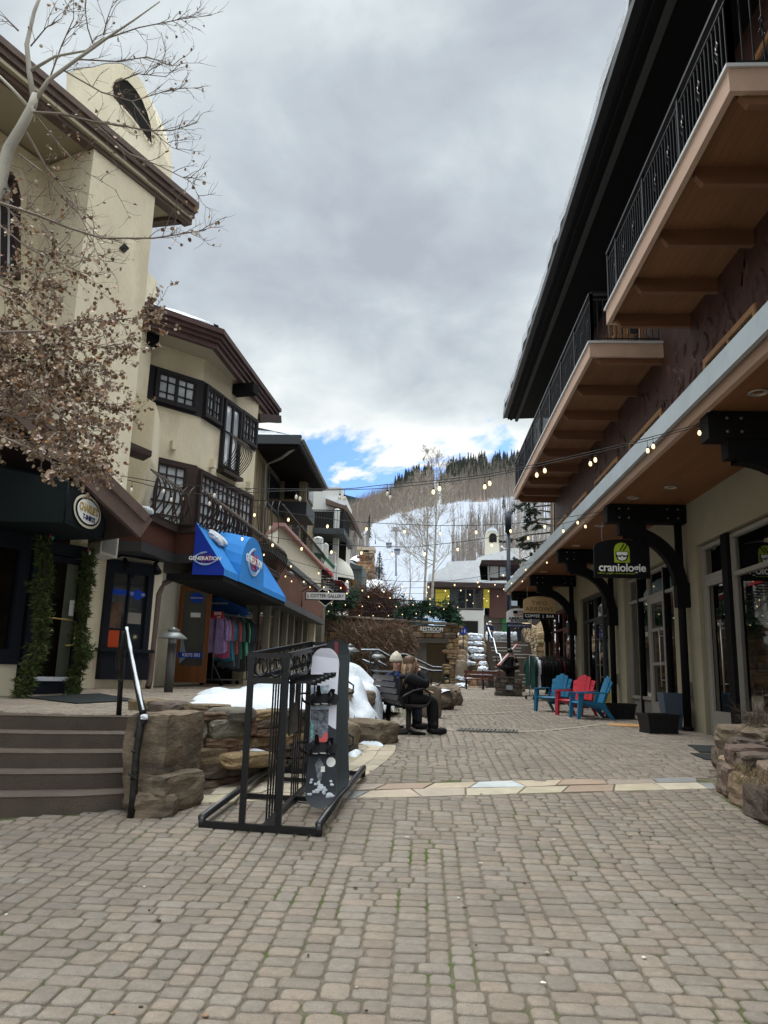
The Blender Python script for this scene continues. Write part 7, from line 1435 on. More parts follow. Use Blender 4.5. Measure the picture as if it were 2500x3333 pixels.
def binding(f, tilt):
    mb = MB(); c = pt(f, 0, .012); w = .145
    mb.prism([c+br_*x+bd*y for x, y in ((-w, -.03), (-w*.8, -.055), (w*.85, -.045), (w, -.01), (w, .03), (w*.7, .055), (-w*.7, .05), (-w, .03))], bn*.035); o = part('binding', mb, [BND], t)
    mb = MB(); mb.tube([c+br_*(-.14+.0)+bd*(-.05)+bn*.03, c+br_*(-.19)+bd*(-.03)+bn*.10, c+br_*(-.20)+bd*.03+bn*.12, c+br_*(-.14)+bd*.055+bn*.04], .012, 6)
    mb.prism([c+br_*(-.07)+bd*(.03)+bn*.03, c+br_*(-.02)+bd*.03+bn*.03, c+br_*(-.03)+bd*.10+bn*.13, c+br_*(-.06)+bd*.10+bn*.13], bn*.012)
    mb.prism([c+br_*(.03)+bd*(.04)+bn*.03, c+br_*(.10)+bd*.04+bn*.03, c+br_*(.11)+bd*.075+bn*.09, c+br_*(.07)+bd*.08+bn*.09], bn*.01); part('high_back', mb, [BND], o)
    for x in (-.09, .06):
        mb = MB(); mb.tube([c+br_*x+bd*(-.05)+bn*.02, c+br_*(x-.01)+bd*(-.045)+bn*.09, c+br_*(x+.02)+bd*.0+bn*.115, c+br_*(x+.01)+bd*.05+bn*.08], .014, 6); part('strap', mb, [BND], o)
    mb = MB(); mb.rock(c+bd*(-.05)+br_*.03+bn*.045, (.09, .02, .012), 3, 4, .2, 3); mb.rock(c+bd*(-.052)+br_*(-.06)+bn*.045, (.05, .02, .01), 4, 4, .2, 3); part('binding_snow', mb, [mat('grey_snow', (.45, .44, .42), .9)], o)
binding(.66, 0); binding(.355, 0)
p0 = PY(1090, 2590, 7.80); p1 = PY(1096, 2085, 8.12); L2 = (p1-p0).length
t, pt, bn, bd, br_ = make_board('snowboard', 'dark grey snowboard with a faint red stripe at the nose, base turned to the street', p0, p1, (1, .02, 0), L2, BASE, mat('board_edge_pale', (.45, .46, .42), .4))
decal([(-.02, .90), (.02, .90), (.02, .985), (-.02, .985)], mat('faded_red', (.20, .05, .06), .4), 'red_stripe')
mb = MB()
for f in (.68, .34): c = pt(f, .125, -.02); mb.tube([c-bd*.06, c-bd*.04+br_*.045-bn*.03, c+bd*.03+br_*.05-bn*.03, c+bd*.06], .010, 6)
part('binding', mb, [BND], t)
# ================================================================ BENCH
BM = mat('bench_bronze', (.022, .020, .020), .38, metal=.4); SLT = mat('bench_slat', (.060, .048, .045), .5, var=.15)
bo = V3((-.60, 13.95, g(13.5))); be = V3((-.16, 12.42, g(12.4)-.0)); bl = (be-bo); BL_ = bl.length; bx = bl.normalized(); bfw = V3((-bx.y, bx.x, 0)).normalized(); bfw = bfw if bfw.x > 0 else -bfw
bp = lambda s, f, h: bo+bx*s+bfw*f+V3((0, 0, h))          # s along, f forward (towards the street), h up
t = thing('park_bench', 'dark slatted metal street bench with looped arms carrying two people', 'bench', tuple(bo))
def prof(h): return -.20-.10*max(0, (h-.45)/.45)+.0
for s in (.12, BL_-.12):
    mb = MB(); mb.tube([bp(s, -.02, .42), bp(s, -.02, .10), bp(s, -.05, .03), bp(s, -.26, .015)], [.045, .04, .035, .02], 8); mb.tube([bp(s, -.02, .10), bp(s, .06, .03), bp(s, .26, .015)], [.04, .032, .02], 8); part('leg', mb, [BM], t)
for s in (0, BL_):
    mb = MB(); mb.tube([bp(s, -.30, .98), bp(s, -.33, .94), bp(s, -.27, .86), bp(s, -.21, .62), bp(s, -.19, .50), bp(s, -.10, .44), bp(s, .16, .43), bp(s, .26, .47), bp(s, .31, .56), bp(s, .28, .66), bp(s, .18, .71), bp(s, .02, .68), bp(s, -.12, .60), bp(s, -.20, .54)], .018, 8); part('arm_loop', mb, [BM], t)
mb = MB(); mb.bar(bp(0, -.30, .965), bp(BL_, -.30, .965), .03, .03); mb.bar(bp(0, -.02, .42), bp(BL_, -.02, .42), .05, .05); mb.bar(bp(0, -.19, .49), bp(BL_, -.19, .49), .03, .03)
mb.tube([bp(BL_/2, -.30, .96), bp(BL_/2, -.24, .72), bp(BL_/2, -.19, .5)], .012, 6); part('frame_bar', mb, [BM], t)
for k in range(4): h = .56+.10*k; f = prof(h); mb = MB(); mb.bar(bp(.02, f+.0, h), bp(BL_-.02, f+.0, h), .022, .082, upv=(bfw.x*.2, bfw.y*.2, 1)); part('back_slat', mb, [SLT], t)
for k in range(5): mb = MB(); mb.bar(bp(.02, -.13+.09*k, .455), bp(BL_-.02, -.13+.09*k, .455), .078, .022); part('seat_slat', mb, [SLT], t)
# ================================================================ PEOPLE
def skin(name, J, E, mats, parent, sub=2, root=0):
    me = bpy.data.meshes.new('tmp'); keys = list(J); idx = {k: i for i, k in enumerate(keys)}; me.from_pydata([tuple(J[k][0]) for k in keys], [(idx[a], idx[b]) for a, b in E], [])
    o = bpy.data.objects.new('tmp', me); COL.objects.link(o); md = o.modifiers.new('s', 'SKIN'); md.use_smooth_shade = True
    for i, k in enumerate(keys): r = J[k][1]; r = (r, r) if not isinstance(r, tuple) else r; o.data.skin_vertices[0].data[i].radius = r; o.data.skin_vertices[0].data[i].use_root = (i == root)
    s = o.modifiers.new('u', 'SUBSURF'); s.levels = sub; s.render_levels = sub
    dg = bpy.context.evaluated_depsgraph_get(); dg.update(); m2 = bpy.data.meshes.new_from_object(o.evaluated_get(dg)); bpy.data.objects.remove(o)
    off = WL.get(parent.name, V3((0, 0, 0))) if parent else V3((0, 0, 0)); m2.transform(Matrix.Translation(-off)); m2.materials.clear(); m2.materials.append(mats)
    ob = link(bpy.data.objects.new(name, m2), parent); WL[ob.name] = off; return ob
SKINM = mat('skin_tone', (.50, .29, .21), .55, var=.05); BOOT = mat('boot_black', (.012, .011, .011), .5)
def seated(lab, s, coatm, pantm, hairm, face, hat=None, hair_long=False, hand_up=False, lean=0.0, seed=1, quilt=False):
    """body sitting on the bench at position s; face: horizontal unit direction the head looks to"""
    hip = bp(s, .02, .56); t = thing('person', lab, 'person', tuple(bp(s, .1, 0))); P = lambda ds, f, h: bp(s+ds, f, h); fc = V3(face).normalized(); sd = V3((-fc.y, fc.x, 0))
    neck = P(lean*.3, .02, .945); head = neck+V3((0, 0, .128))+fc*.025
    # one continuous body: torso, head, arms, legs
    J = {'hip': (hip, (.16, .14)), 'waist': (P(0, .0, .68), (.16, .13)), 'chest': (P(lean*.12, .0, .80), (.17, .125)), 'sho': (P(lean*.2, .0, .885), (.12, .085)), 'neck': (neck, .055), 'jaw': (head+V3((0, 0, -.05)), (.066, .070)), 'head': (head+V3((0, 0, .03)), (.083, .092)), 'top': (head+V3((0, 0, .09)), (.06, .065))}
    E = [('hip', 'waist'), ('waist', 'chest'), ('chest', 'sho'), ('sho', 'neck'), ('neck', 'jaw'), ('jaw', 'head'), ('head', 'top')]
    for i, sg in enumerate((-1, 1)):
        J['ls%d' % i] = (P(sg*.10, .04, .55), .095); J['kn%d' % i] = (P(sg*.11, .42, .54), .070); J['an%d' % i] = (P(sg*.10, .44, .13), .045); J['ft%d' % i] = (P(sg*.11, .56, .045), .035)
        E += [('hip', 'ls%d' % i), ('ls%d' % i, 'kn%d' % i), ('kn%d' % i, 'an%d' % i), ('an%d' % i, 'ft%d' % i)]
        up_arm = hand_up and sg > 0
        J['sh%d' % i] = (P(sg*.19, .0, .855), .075)
        if up_arm: J['el%d' % i] = (P(.20, .28, .76), .058); hd = head+fc*.09+sd*(-.07)+V3((0, 0, .04)); hd = head+V3((0, 0, .05))+bfw*.135+bx*.03; J['wr%d' % i] = (hd+V3((0, 0, -.09)), .030)
        else: J['el%d' % i] = (P(sg*.25, .10, .66), .060); J['wr%d' % i] = (P(sg*.12, .33, .66), .034)
        E += [('sho', 'sh%d' % i), ('sh%d' % i, 'el%d' % i), ('el%d' % i, 'wr%d' % i)]
    body = skin('body', J, E, SKINM, t)
    def coat(keys, extra, nm, m, sc=1.22, add=.018, sub=2):
        JJ = {k: (J[k][0], tuple(x*1.0+add for x in (J[k][1] if isinstance(J[k][1], tuple) else (J[k][1],)*2))) for k in keys}; return skin(nm, JJ, [e for e in E if e[0] in keys and e[1] in keys], m, t, sub)
    JW = dict(J); J['col'] = (neck+V3((0, 0, -.025)), (.075, .07)); E = E+[('sho', 'col')]; head0 = head
    for i in (0, 1): J['wr%d' % i] = (J['wr%d' % i][0].lerp(J['el%d' % i][0], .12), .036)
    coat(['hip', 'waist', 'chest', 'sho', 'col', 'sh0', 'sh1', 'el0', 'el1', 'wr0', 'wr1'], 0, 'coat', coatm, add=.034)
    coat(['hip', 'ls0', 'ls1', 'kn0', 'kn1', 'an0', 'an1'], 0, 'trousers', pantm, add=.016)
    for i in (0, 1): mb = MB(); a, f = J['an%d' % i][0], J['ft%d' % i][0]; mb.rock((a+f)/2+V3((0, 0, -.03)), (.12, .27, .11), i, 6, .05, 3.0, math.atan2(bfw.y, bfw.x)-math.pi/2); mb.tube([a+V3((0, 0, -.05)), a+V3((0, 0, .1))], .062, 10); mb.sm = True; part('boot', mb, [BOOT], t)
    if quilt:
        mb = MB()
        for k in range(6): z = .60+k*.05; mb.tube([bp(s+.215*math.cos(a), .0+.185*math.sin(a), z) for a in [q*.4488 for q in range(14)]], .026, 6, closed=True)
        for sg in (-1, 1):
            for k in range(6): f = k/6+.08; a0, a1 = (J['sh0'][0], J['el0'][0]) if sg < 0 else (J['sh1'][0], J['el1'][0]); c = a0.lerp(a1, f); mb.rock(c, (.225, .225, .08), k, 6, .03, 2.5)
        part('quilting', mb, [coatm], t)
    mb = MB(); mb.tube([neck+V3((.082*math.cos(a*.4488), .082*math.sin(a*.4488), -.005+.012*math.sin(a*.4488))) for a in range(14)], .036, 8, closed=True); mb.tube([neck-fc*.06+V3((.10*math.cos(a*.4488), .10*math.sin(a*.4488), -.06)) for a in range(14)], .045, 8, closed=True); part('collar', mb, [coatm], t)
    # face
    for sg in (-1, 1):
        mb = MB(); mb.rock(head+fc*.083+sd*(.030*sg)+V3((0, 0, .035)), (.026, .016, .014), 1, 4, 0, 2.2); part('eye', mb, [mat('eye_dark', (.03, .02, .015), .3)], t)
        mb = MB(); mb.rock(head+sd*(.084*sg)+V3((0, 0, .02)), (.022, .03, .05), 2, 4, 0, 2.5); part('ear', mb, [SKINM], t)
        mb = MB(); a = head+fc*.088+sd*(.03*sg)+V3((0, 0, .054)); mb.bar(a-sd*.017, a+sd*.017, .006, .006); part('eyebrow', mb, [hairm], t)
    mb = MB(); mb.rock(head+fc*.096+V3((0, 0, .012)), (.024, .034, .038), 3, 4, 0, 2.2, math.atan2(fc.y, fc.x)-math.pi/2); part('nose', mb, [SKINM], t)
    mb = MB(); a = head+fc*.080+V3((0, 0, -.030)); mb.bar(a-sd*.022, a+sd*.022, .012, .010); part('mouth', mb, [mat('lips', (.36, .13, .12), .5)], t)
    # hands with five fingers
    for i, sg in enumerate((-1, 1)):
        w = JW['wr%d' % i][0]; el = J['el%d' % i][0]; d = (w-el).normalized(); e1 = d.cross(V3((0, 0, 1))).normalized() if abs(d.z) < .9 else V3((bx.x, bx.y, 0)); e2 = d.cross(e1)
        if hand_up and sg > 0: d = V3((0, 0, 1))*.9-bfw*.35; d.normalize(); e1 = bx.copy(); e2 = d.cross(e1).normalized()
        JJ = {'w': (w, .024), 'p': (w+d*.05, (.036, .018)), 'p2': (w+d*.08, (.036, .016))}; EE = [('w', 'p'), ('p', 'p2')]
        for k in range(4): o_ = (k-1.5)*.019; l = (.060, .070, .066, .050)[k]; JJ['a%d' % k] = (w+d*.085+e1*o_, .009); JJ['b%d' % k] = (w+d*(.085+l*.5)+e1*o_*1.1+e2*.006, .0085); JJ['c%d' % k] = (w+d*(.085+l*.95)+e1*o_*1.1+e2*.022, .007); EE += [('p2', 'a%d' % k), ('a%d' % k, 'b%d' % k), ('b%d' % k, 'c%d' % k)]
        JJ['t0'] = (w+d*.03+e1*.035, .011); JJ['t1'] = (w+d*.06+e1*.055+e2*.01, .009); EE += [('p', 't0'), ('t0', 't1')]; skin('hand', JJ, EE, SKINM, t, 1)
    return t, head, fc, sd
HAIR = mat('brown_hair', (.10, .058, .033), .5, var=.6, vscale=30, stretch=(3, 3, .4)); HAIRB = mat('fair_hair_tip', (.26, .17, .10), .5, var=.5, vscale=30, stretch=(3, 3, .4))
s1 = BL_-.30
t, head, fc, sd = seated('person in black coat with long brown hair, one hand raised to the brow', s1, mat('black_wool', (.010, .010, .012), .85, bump=.3, bscale=60), mat('black_trousers', (.010, .010, .011), .8), HAIR, (.25, .95, 0), hand_up=True, seed=1)
mb = MB(); mb.sm = True; mb.rock(head+V3((0, 0, .045))-fc*.015, (.205, .225, .215), 4, 9, .03, 2.4, math.atan2(fc.y, fc.x)-math.pi/2); rs = random.Random(6)
for k in range(46):
    a = rs.uniform(-1.9, 1.9); st = head+V3((0, 0, .06))-fc*(.095*math.cos(a))+sd*(.10*math.sin(a)); l = rs.uniform(.30, .46); b1 = st+V3((0, 0, -.15))-fc*.05+sd*.015*math.sin(a); b2 = st+V3((0, 0, -l))-fc*(.125+rs.uniform(-.02, .03))+sd*(rs.uniform(-.03, .03)-.05*math.sin(a)); mb.mi = 1 if k % 3 == 0 else 0; mb.tube([st, b1, (b1+b2)/2+sd*rs.uniform(-.012, .012), b2], [.020, .022, .016, .004], 6)
part('hair', mb, [HAIR, HAIRB], t)
t, head, fc, sd = seated('person in navy quilted jacket and cream beanie facing the other sitter', .34, mat('navy_quilted_nylon', (.012, .030, .095), .45, var=.2, vscale=8), mat('dark_jeans', (.02, .025, .04), .8), HAIR, (.42, -.9, 0), lean=.25, seed=2, quilt=True)
mb = MB(); mb.sm = True; V = []; n = 18; pf = [(.100, .045), (.108, .052), (.110, .075), (.106, .105), (.096, .14), (.078, .175), (.052, .205), (.03, .225), (.018, .24), (0, .246)]
mb.lathe(head-fc*.02+V3((0, 0, .028)), [(r, z*.86) for r, z in pf], 20, False); part('beanie', mb, [mat('cream_knit', (.62, .56, .46), .95, bump=1, bscale=90)], t)
mb = MB(); mb.lathe(head-fc*.02+V3((0, 0, .028)), [(.106, .028), (.114, .036), (.115, .075), (.108, .085)], 20, False); part('beanie_cuff', mb, [MATS['cream_knit']], t)
mb = MB(); 
for k in range(14): a = math.pi*.25+k*math.pi*1.5/13; c = head-fc*.0+V3((0, 0, .03)); p = c+fc*(-.098*math.cos(a-math.pi))*-1+sd*.1*math.sin(a-math.pi); q_ = head+(-fc)*(.09*abs(math.cos(a)))+sd*.095*math.sin(a); mb.tube([q_+V3((0, 0, .04)), q_+V3((0, 0, -.08))], [.022, .010], 5)
part('hair', mb, [HAIR], t)
def stander(lab, base, h, coatm, pantm, face, hatm=None, skis=None, arm=0):
    t = thing('person', lab, 'person', tuple(base)); k = h/1.75; fc = V3(face).normalized(); sd = V3((-fc.y, fc.x, 0)); P = lambda x, f, z: V3(base)+sd*(x*k)+fc*(f*k)+V3((0, 0, z*k))
    J = {'hip': (P(0, 0, .95), (.15, .11)), 'waist': (P(0, 0, 1.12), (.14, .11)), 'chest': (P(0, 0, 1.32), (.16, .12)), 'sho': (P(0, 0, 1.43), (.11, .09)), 'neck': (P(0, 0, 1.51), .055), 'head': (P(0, .02, 1.62), (.08, .09)), 'top': (P(0, .01, 1.70), .06)}
    E = [('hip', 'waist'), ('waist', 'chest'), ('chest', 'sho'), ('sho', 'neck'), ('neck', 'head'), ('head', 'top')]
    for i, sg in enumerate((-1, 1)):
        J['l%d' % i] = (P(sg*.1, 0, .85), .09); J['k%d' % i] = (P(sg*.11, .03, .48), .065); J['a%d' % i] = (P(sg*.12, 0, .1), .048); J['f%d' % i] = (P(sg*.13, .14, .04), .035); J['s%d' % i] = (P(sg*.19, 0, 1.40), .065)
        if arm == 2: J['e%d' % i] = (P(sg*.42, .0, 1.42), .05); J['w%d' % i] = (P(sg*.60, .02, 1.50), .035)
        elif arm == 1 and sg > 0: J['e%d' % i] = (P(sg*.30, .12, 1.22), .055); J['w%d' % i] = (P(sg*.22, .2, 1.40), .035)
        else: J['e%d' % i] = (P(sg*.26, .02, 1.14), .055); J['w%d' % i] = (P(sg*.27, .1, .92), .035)
        J['h%d' % i] = (J['w%d' % i][0]+(J['w%d' % i][0]-J['e%d' % i][0]).normalized()*.11*k, .022)
        E += [('hip', 'l%d' % i), ('l%d' % i, 'k%d' % i), ('k%d' % i, 'a%d' % i), ('a%d' % i, 'f%d' % i), ('sho', 's%d' % i), ('s%d' % i, 'e%d' % i), ('e%d' % i, 'w%d' % i), ('w%d' % i, 'h%d' % i)]
    J = {a: (p, tuple(x*k for x in (r if isinstance(r, tuple) else (r, r)))) for a, (p, r) in J.items()}; skin('body', J, E, SKINM, t, 1)
    def cl(keys, nm, m, add): JJ = {q: (J[q][0], tuple(x+add for x in J[q][1])) for q in keys}; skin(nm, JJ, [e for e in E if e[0] in keys and e[1] in keys], m, t, 1)
    cl(['hip', 'waist', 'chest', 'sho', 's0', 's1', 'e0', 'e1', 'w0', 'w1'], 'coat', coatm, .03); cl(['hip', 'l0', 'l1', 'k0', 'k1', 'a0', 'a1'], 'trousers', pantm, .02); cl(['a0', 'f0'], 'boot', BOOT, .025); cl(['a1', 'f1'], 'boot', BOOT, .025)
    mb = MB(); mb.sm = True; mb.rock(P(0, .0, 1.68), (.23*k, .24*k, .20*k), 3, 7, .01, 2.3); part('helmet', mb, [hatm or BOOT], t); mb = MB(); mb.rock(P(0, .085, 1.645), (.16*k, .07*k, .07*k), 3, 5, .01, 3, math.atan2(fc.y, fc.x)-math.pi/2); part('goggles', mb, [BLKP], t); return t, P
DKC = mat('dark_ski_jacket', (.012, .013, .017), .7); NVC = mat('navy_ski_jacket', (.012, .02, .06), .7)
y = 32.2; b = PY(1660, 2200, y); b = V3((b.x, y, g(y))); stander('skier in black jacket and helmet carrying pale pink skis over the shoulder', b, PY(1660, 2113, y).z-b.z, DKC, BOOT, (-.2, -1, 0), mat('dark_helmet', (.03, .04, .03), .4), arm=1)
t = thing('skis', 'pair of pale pink skis slanting over the skier\'s shoulder', 'skis', tuple(b+V3((0, 0, 1.4))))
mb = MB(); a, c = PY(1624, 2162, y-.28), PY(1678, 2102, y+.15); mb.bar(a, c, .09, .03); mb.bar(a+V3((.03, 0, -.03)), c+V3((.03, 0, -.03)), .09, .03); part('ski_pair', mb, [mat('pale_pink_ski', (.62, .42, .42), .4)], t); mb = MB(); mb.bar(c, c+(c-a)*.09, .10, .035); mb.bar(a-(c-a)*.06, a, .09, .04); part('tip', mb, [mat('coral_tip', (.7, .18, .16), .4)], t)
y = 42.3; b = PY(1595, 2060, y); b.z = 3.3; stander('person in navy jacket and white brimmed hat standing at the top of the stairs', b, PY(1597, 2022, y).z-3.3, NVC, NVC, (.2, -1, 0), WHITEP, arm=0)
y = 43; b = PY(1690, 2060, y); b.z = 3.3; stander('dark dressed person standing at the upper right of the far stairs', b, 1.75, DKC, DKC, (-1, -.2, 0), BOOT)
# ================================================================ CHAIRS, RACKS, PLANTERS AND SMALL THINGS
CB = mat('blue_resin', (.018, .13, .235), .5, var=.08); CR = mat('red_resin', (.45, .03, .045), .5, var=.08)
def adirondack(m, lab, loc, rz):
    t = thing('adirondack_chair', lab, 'chair', (0, 0, 0), 'adirondack chairs outside the shop')      # built facing -y
    sl = lambda f: .36-.13*(f+.28)/.56      # seat height from front (f=-.28) to back
    mb = MB(); mb.prism([(-.27, -.30, .34), (-.27, -.27, .375), (-.27, .27, .245), (-.27, .27, .20), (-.27, -.26, .32)], (.54, 0, 0)); part('seat', mb, [m], t)
    for k in range(5):
        c = (k-2)*.105; top = .94-.018*(k-2)**2*1.6-.0; mb = MB(); a = V3((c*.80, .24, .17)); b = V3((c*1.12, .50, top)); w0, w1 = .094, .118; r = V3((1, 0, 0)); up = (b-a).normalized(); n_ = r.cross(up).normalized()
        tips = [(-.5, 1), (.5, 1)] if k == 2 else ([(-.5, .965), (.5, 1)] if k < 2 else [(-.5, 1), (.5, .965)])
        q = [a-r*w0/2, a+r*w0/2, a.lerp(b, .6)+r*w1/2, a+(b-a)*tips[1][1]+r*w1/2, a+(b-a)*tips[0][1]-r*w1/2, a.lerp(b, .6)-r*w1/2]; mb.prism(q, n_*.022); part('back_slat', mb, [m], t)
    mb = MB(); mb.bar((-.24, .345, .42), (.24, .345, .42), .03, .06); mb.bar((-.27, .435, .70), (.27, .435, .70), .02, .04); part('back_rail', mb, [m], t)
    for s in (-1, 1):
        mb = MB(); mb.prism([(s*.255, -.34, .545), (s*.37, -.34, .545), (s*.385, .0, .55), (s*.35, .36, .56), (s*.29, .36, .56), (s*.265, .0, .55)], (0, 0, .028)); part('arm', mb, [m], t)
        mb = MB(); mb.hexa([(s*.31-.035, -.34, 0), (s*.31+.035, -.34, 0), (s*.31+.035, -.27, 0), (s*.31-.035, -.27, 0), (s*.31-.04, -.30, .54), (s*.31+.04, -.30, .54), (s*.31+.04, -.18, .54), (s*.31-.04, -.18, .54)]); part('front_leg', mb, [m], t)
        mb = MB(); mb.prism([(s*.275, -.26, .36), (s*.275, .18, .26), (s*.275, .44, 0), (s*.275, .52, 0), (s*.275, .34, .24), (s*.275, .30, .34), (s*.275, .36, .55), (s*.275, .31, .55), (s*.275, .24, .36), (s*.275, -.26, .40)], (s*.03, 0, 0)); part('rear_leg', mb, [m], t)
    t.location = loc; t.rotation_euler = (0, 0, rz); return t
adirondack(CB, 'blue resin adirondack chair farthest back beside the clothes rack', (3.32, 20.35, g(20.3)), R(-42))
adirondack(CR, 'red resin adirondack chair between two blue ones', (3.62, 18.95, g(18.9)), R(-40))
adirondack(CB, 'blue resin adirondack chair nearest the camera, seen from the side', (3.72, 18.02, g(18)), R(-84))
rs0 = random.Random(9).uniform
def garment(parent, x, y, z, ang, w, l, m, name='garment', nrm=None):
    """hanging garment: shoulders, body, two sleeves; ang = facing"""
    r = V3((math.cos(ang), math.sin(ang), 0)); n_ = V3((-math.sin(ang), math.cos(ang), 0)); c = V3((x, y, z)); th = .045; rs = random.Random(int(x*1000+y*77)); mb = MB()
    l *= rs0(.93, 1.07); h1, h2 = rs0(.55, .68), rs0(.5, .62); pts = [(-.06, .02), (-w*.40, -.08), (-w*.50, -.18), (-w*.50, -l*.5), (-w*h1, -l), (-w*.15, -l-.03), (w*.2, -l+.02), (w*h2, -l-.02), (w*.50, -l*.5), (w*.50, -.18), (w*.40, -.08), (.06, .02)]
    a = [c+r*px+V3((0, 0, pz))+n_*(th*(.5+.4*rs.random())*(1.3 if pz < -.3 else .8)) for px, pz in pts]; b = [c+r*px+V3((0, 0, pz))-n_*(th*(.5+.4*rs.random())*(1.3 if pz < -.3 else .8)) for px, pz in pts]; k = len(pts)
    mb.add(a+b, [tuple(range(k)), tuple(reversed(range(k, 2*k)))]+[(i, k+i, k+(i+1) % k, (i+1) % k) for i in range(k)])
    for s in (-1, 1): p = c+r*(s*(w/2+.01))+V3((0, 0, -.10)); mb.tube([p, p+r*(s*.05)+V3((0, 0, -.2)), p+r*(s*.06)+V3((0, 0, -.46))], [.05, .045, .035], 7)
    o = part(name, mb, [m], parent); return o
def cloth(n, c): return mat(n, c, .85, var=.25, vscale=9, bump=.3, bscale=25)
def crack(lab, A_, B_, zr, cols, w, l, zb, base=True):
    t = thing('clothes_rack', lab, 'clothes rack', (A_[0], A_[1], zb)); A3, B3 = V3((*A_, zr)), V3((*B_, zr)); STL = mat('chrome_tube', (.12, .12, .125), .35, metal=.6); mb = MB(); mb.tube([A3, B3], .016, 8); part('hanging_rail', mb, [STL], t)
    d = (B3-A3).normalized(); n_ = V3((-d.y, d.x, 0))
    for p in (A3, B3): mb = MB(); mb.tube([p, V3((p.x, p.y, zb+.13))], .016, 8); mb.bar(V3((p.x, p.y, zb+.13))-n_*.26, V3((p.x, p.y, zb+.13))+n_*.26, .04, .03); mb.tube([V3((p.x, p.y, zb+.5)), V3((p.x, p.y, zb+.13))-n_*.22], .010, 6); part('end_frame', mb, [STL], t)
    mb = MB(); mb.bar(V3((A_[0], A_[1], zb+.13)), V3((B_[0], B_[1], zb+.13)), .05, .03); part('base_bar', mb, [STL], t)
    for p in (A3, B3):
        for s in (-1, 1): c = V3((p.x, p.y, zb+.055))+n_*(.24*s); mb = MB(); mb.tube([c-d*.015, c+d*.015], .05, 10); mb.tube([c, c+V3((0, 0, .08))], .012, 6); part('castor', mb, [BLKP], t)
    N = len(cols); a0 = math.atan2(n_.y, n_.x)
    for k, (nm, c, ll) in enumerate(cols):
        p = A3.lerp(B3, (k+.5)/N); mb = MB(); mb.tube([p+V3((0, 0, .02)), p+V3((0, 0, -.05))], .006, 5); mb.tube([p+n_*(-.16)+V3((0, 0, -.10)), p+V3((0, 0, -.05)), p+n_*.16+V3((0, 0, -.10))], .008, 5); part('hanger', mb, [STL], t); garment(t, p.x, p.y, zr-.05, a0+rnd(-.3, .3), w, ll*l, cloth(nm, c))
    return t
bk = ('black_cloth', (.012, .012, .013), 1)
crack('outdoor rack of mostly black jackets with one white one by the red framed shop', (3.55, 26.3), (4.95, 26.9), 2.24, [('forest_green_cloth', (.012, .05, .04), 1), ('green_black_cloth', (.01, .02, .018), 1.0), ('white_cloth', (.6, .6, .66), 1)]+[bk]*7+[('dark_red_cloth', (.12, .012, .014), 1.0), bk, ('maroon_cloth', (.07, .01, .012), .95), bk, bk], .46, .95, g(27))
crack('rack of children\'s pyjamas and ski wear beside the open shop door', (-4.72, 17.4), (-4.32, 19.1), 2.78, [('lavender_cloth', (.33, .22, .42), .85), ('lilac_cloth', (.36, .25, .40), .8), ('pink_cloth', (.32, .07, .12), .9), ('teal_cloth', (.02, .16, .24), .95), ('black_white_print', (.06, .07, .08), 1.1), ('coral_cloth', (.35, .08, .07), .8), ('black_white_print', (.06, .07, .08), 1.05), ('green_print', (.02, .10, .06), .9), ('charcoal_cloth', (.03, .03, .03), 1.1), ('mint_cloth', (.08, .35, .2), .8), ('charcoal_cloth', (.03, .03, .03), 1.15), ('black_blue_print', (.02, .04, .06), 1.1), ('charcoal_cloth', (.03, .03, .03), 1.2)], .36, 1.05, 1.16)
t = thing('sale_sign', 'red 50% OFF card above the children\'s clothes rack', 'sign', (-4.7, 17.3, 2.9)); a, b = PY(691, 1990, 17.3), PY(727, 2014, 17.3); mb = MB(); mb.box(a.x, b.x, 17.3, 17.32, b.z, a.z); part('card', mb, [mat('dark_red_card', (.30, .02, .02), .5)], t); text(t, '50%', .10, frame_at(((a.x+b.x)/2, 17.296, (a.z+b.z)/2+.03), (1, 0, 0)), WHITEP); text(t, 'OFF', .055, frame_at(((a.x+b.x)/2+.03, 17.296, (a.z+b.z)/2-.05), (1, 0, 0)), WHITEP)
t = thing('blue_awning', 'small dark blue inner awning above the children\'s clothes rack', 'awning', (-4.8, 19, 3)); ys_ = 19.3; pts = [PY(u, v, ys_) for u, v in ((689, 1945), (715, 1943), (745, 1955), (775, 1968), (800, 1980), (817, 2003), (780, 1998), (740, 1985), (690, 1985))]; mb = MB(); mb.prism(pts, (-.5, .5, 0)); part('canvas', mb, [mat('deep_blue_canvas', (.012, .07, .27), .5)], t); text(t, 'GENERATION', .075, frame_at(PY(712, 1964, ys_-.02), (1, 0, 0)), WHITEP); mb = MB(); mb.tube([PY(780, 1998, ys_), PY(762, 2025, ys_+.5)], .012, 5); part('strut', mb, [WHITEP], t)
PLB = mat('black_planter', (.013, .013, .014), .4)
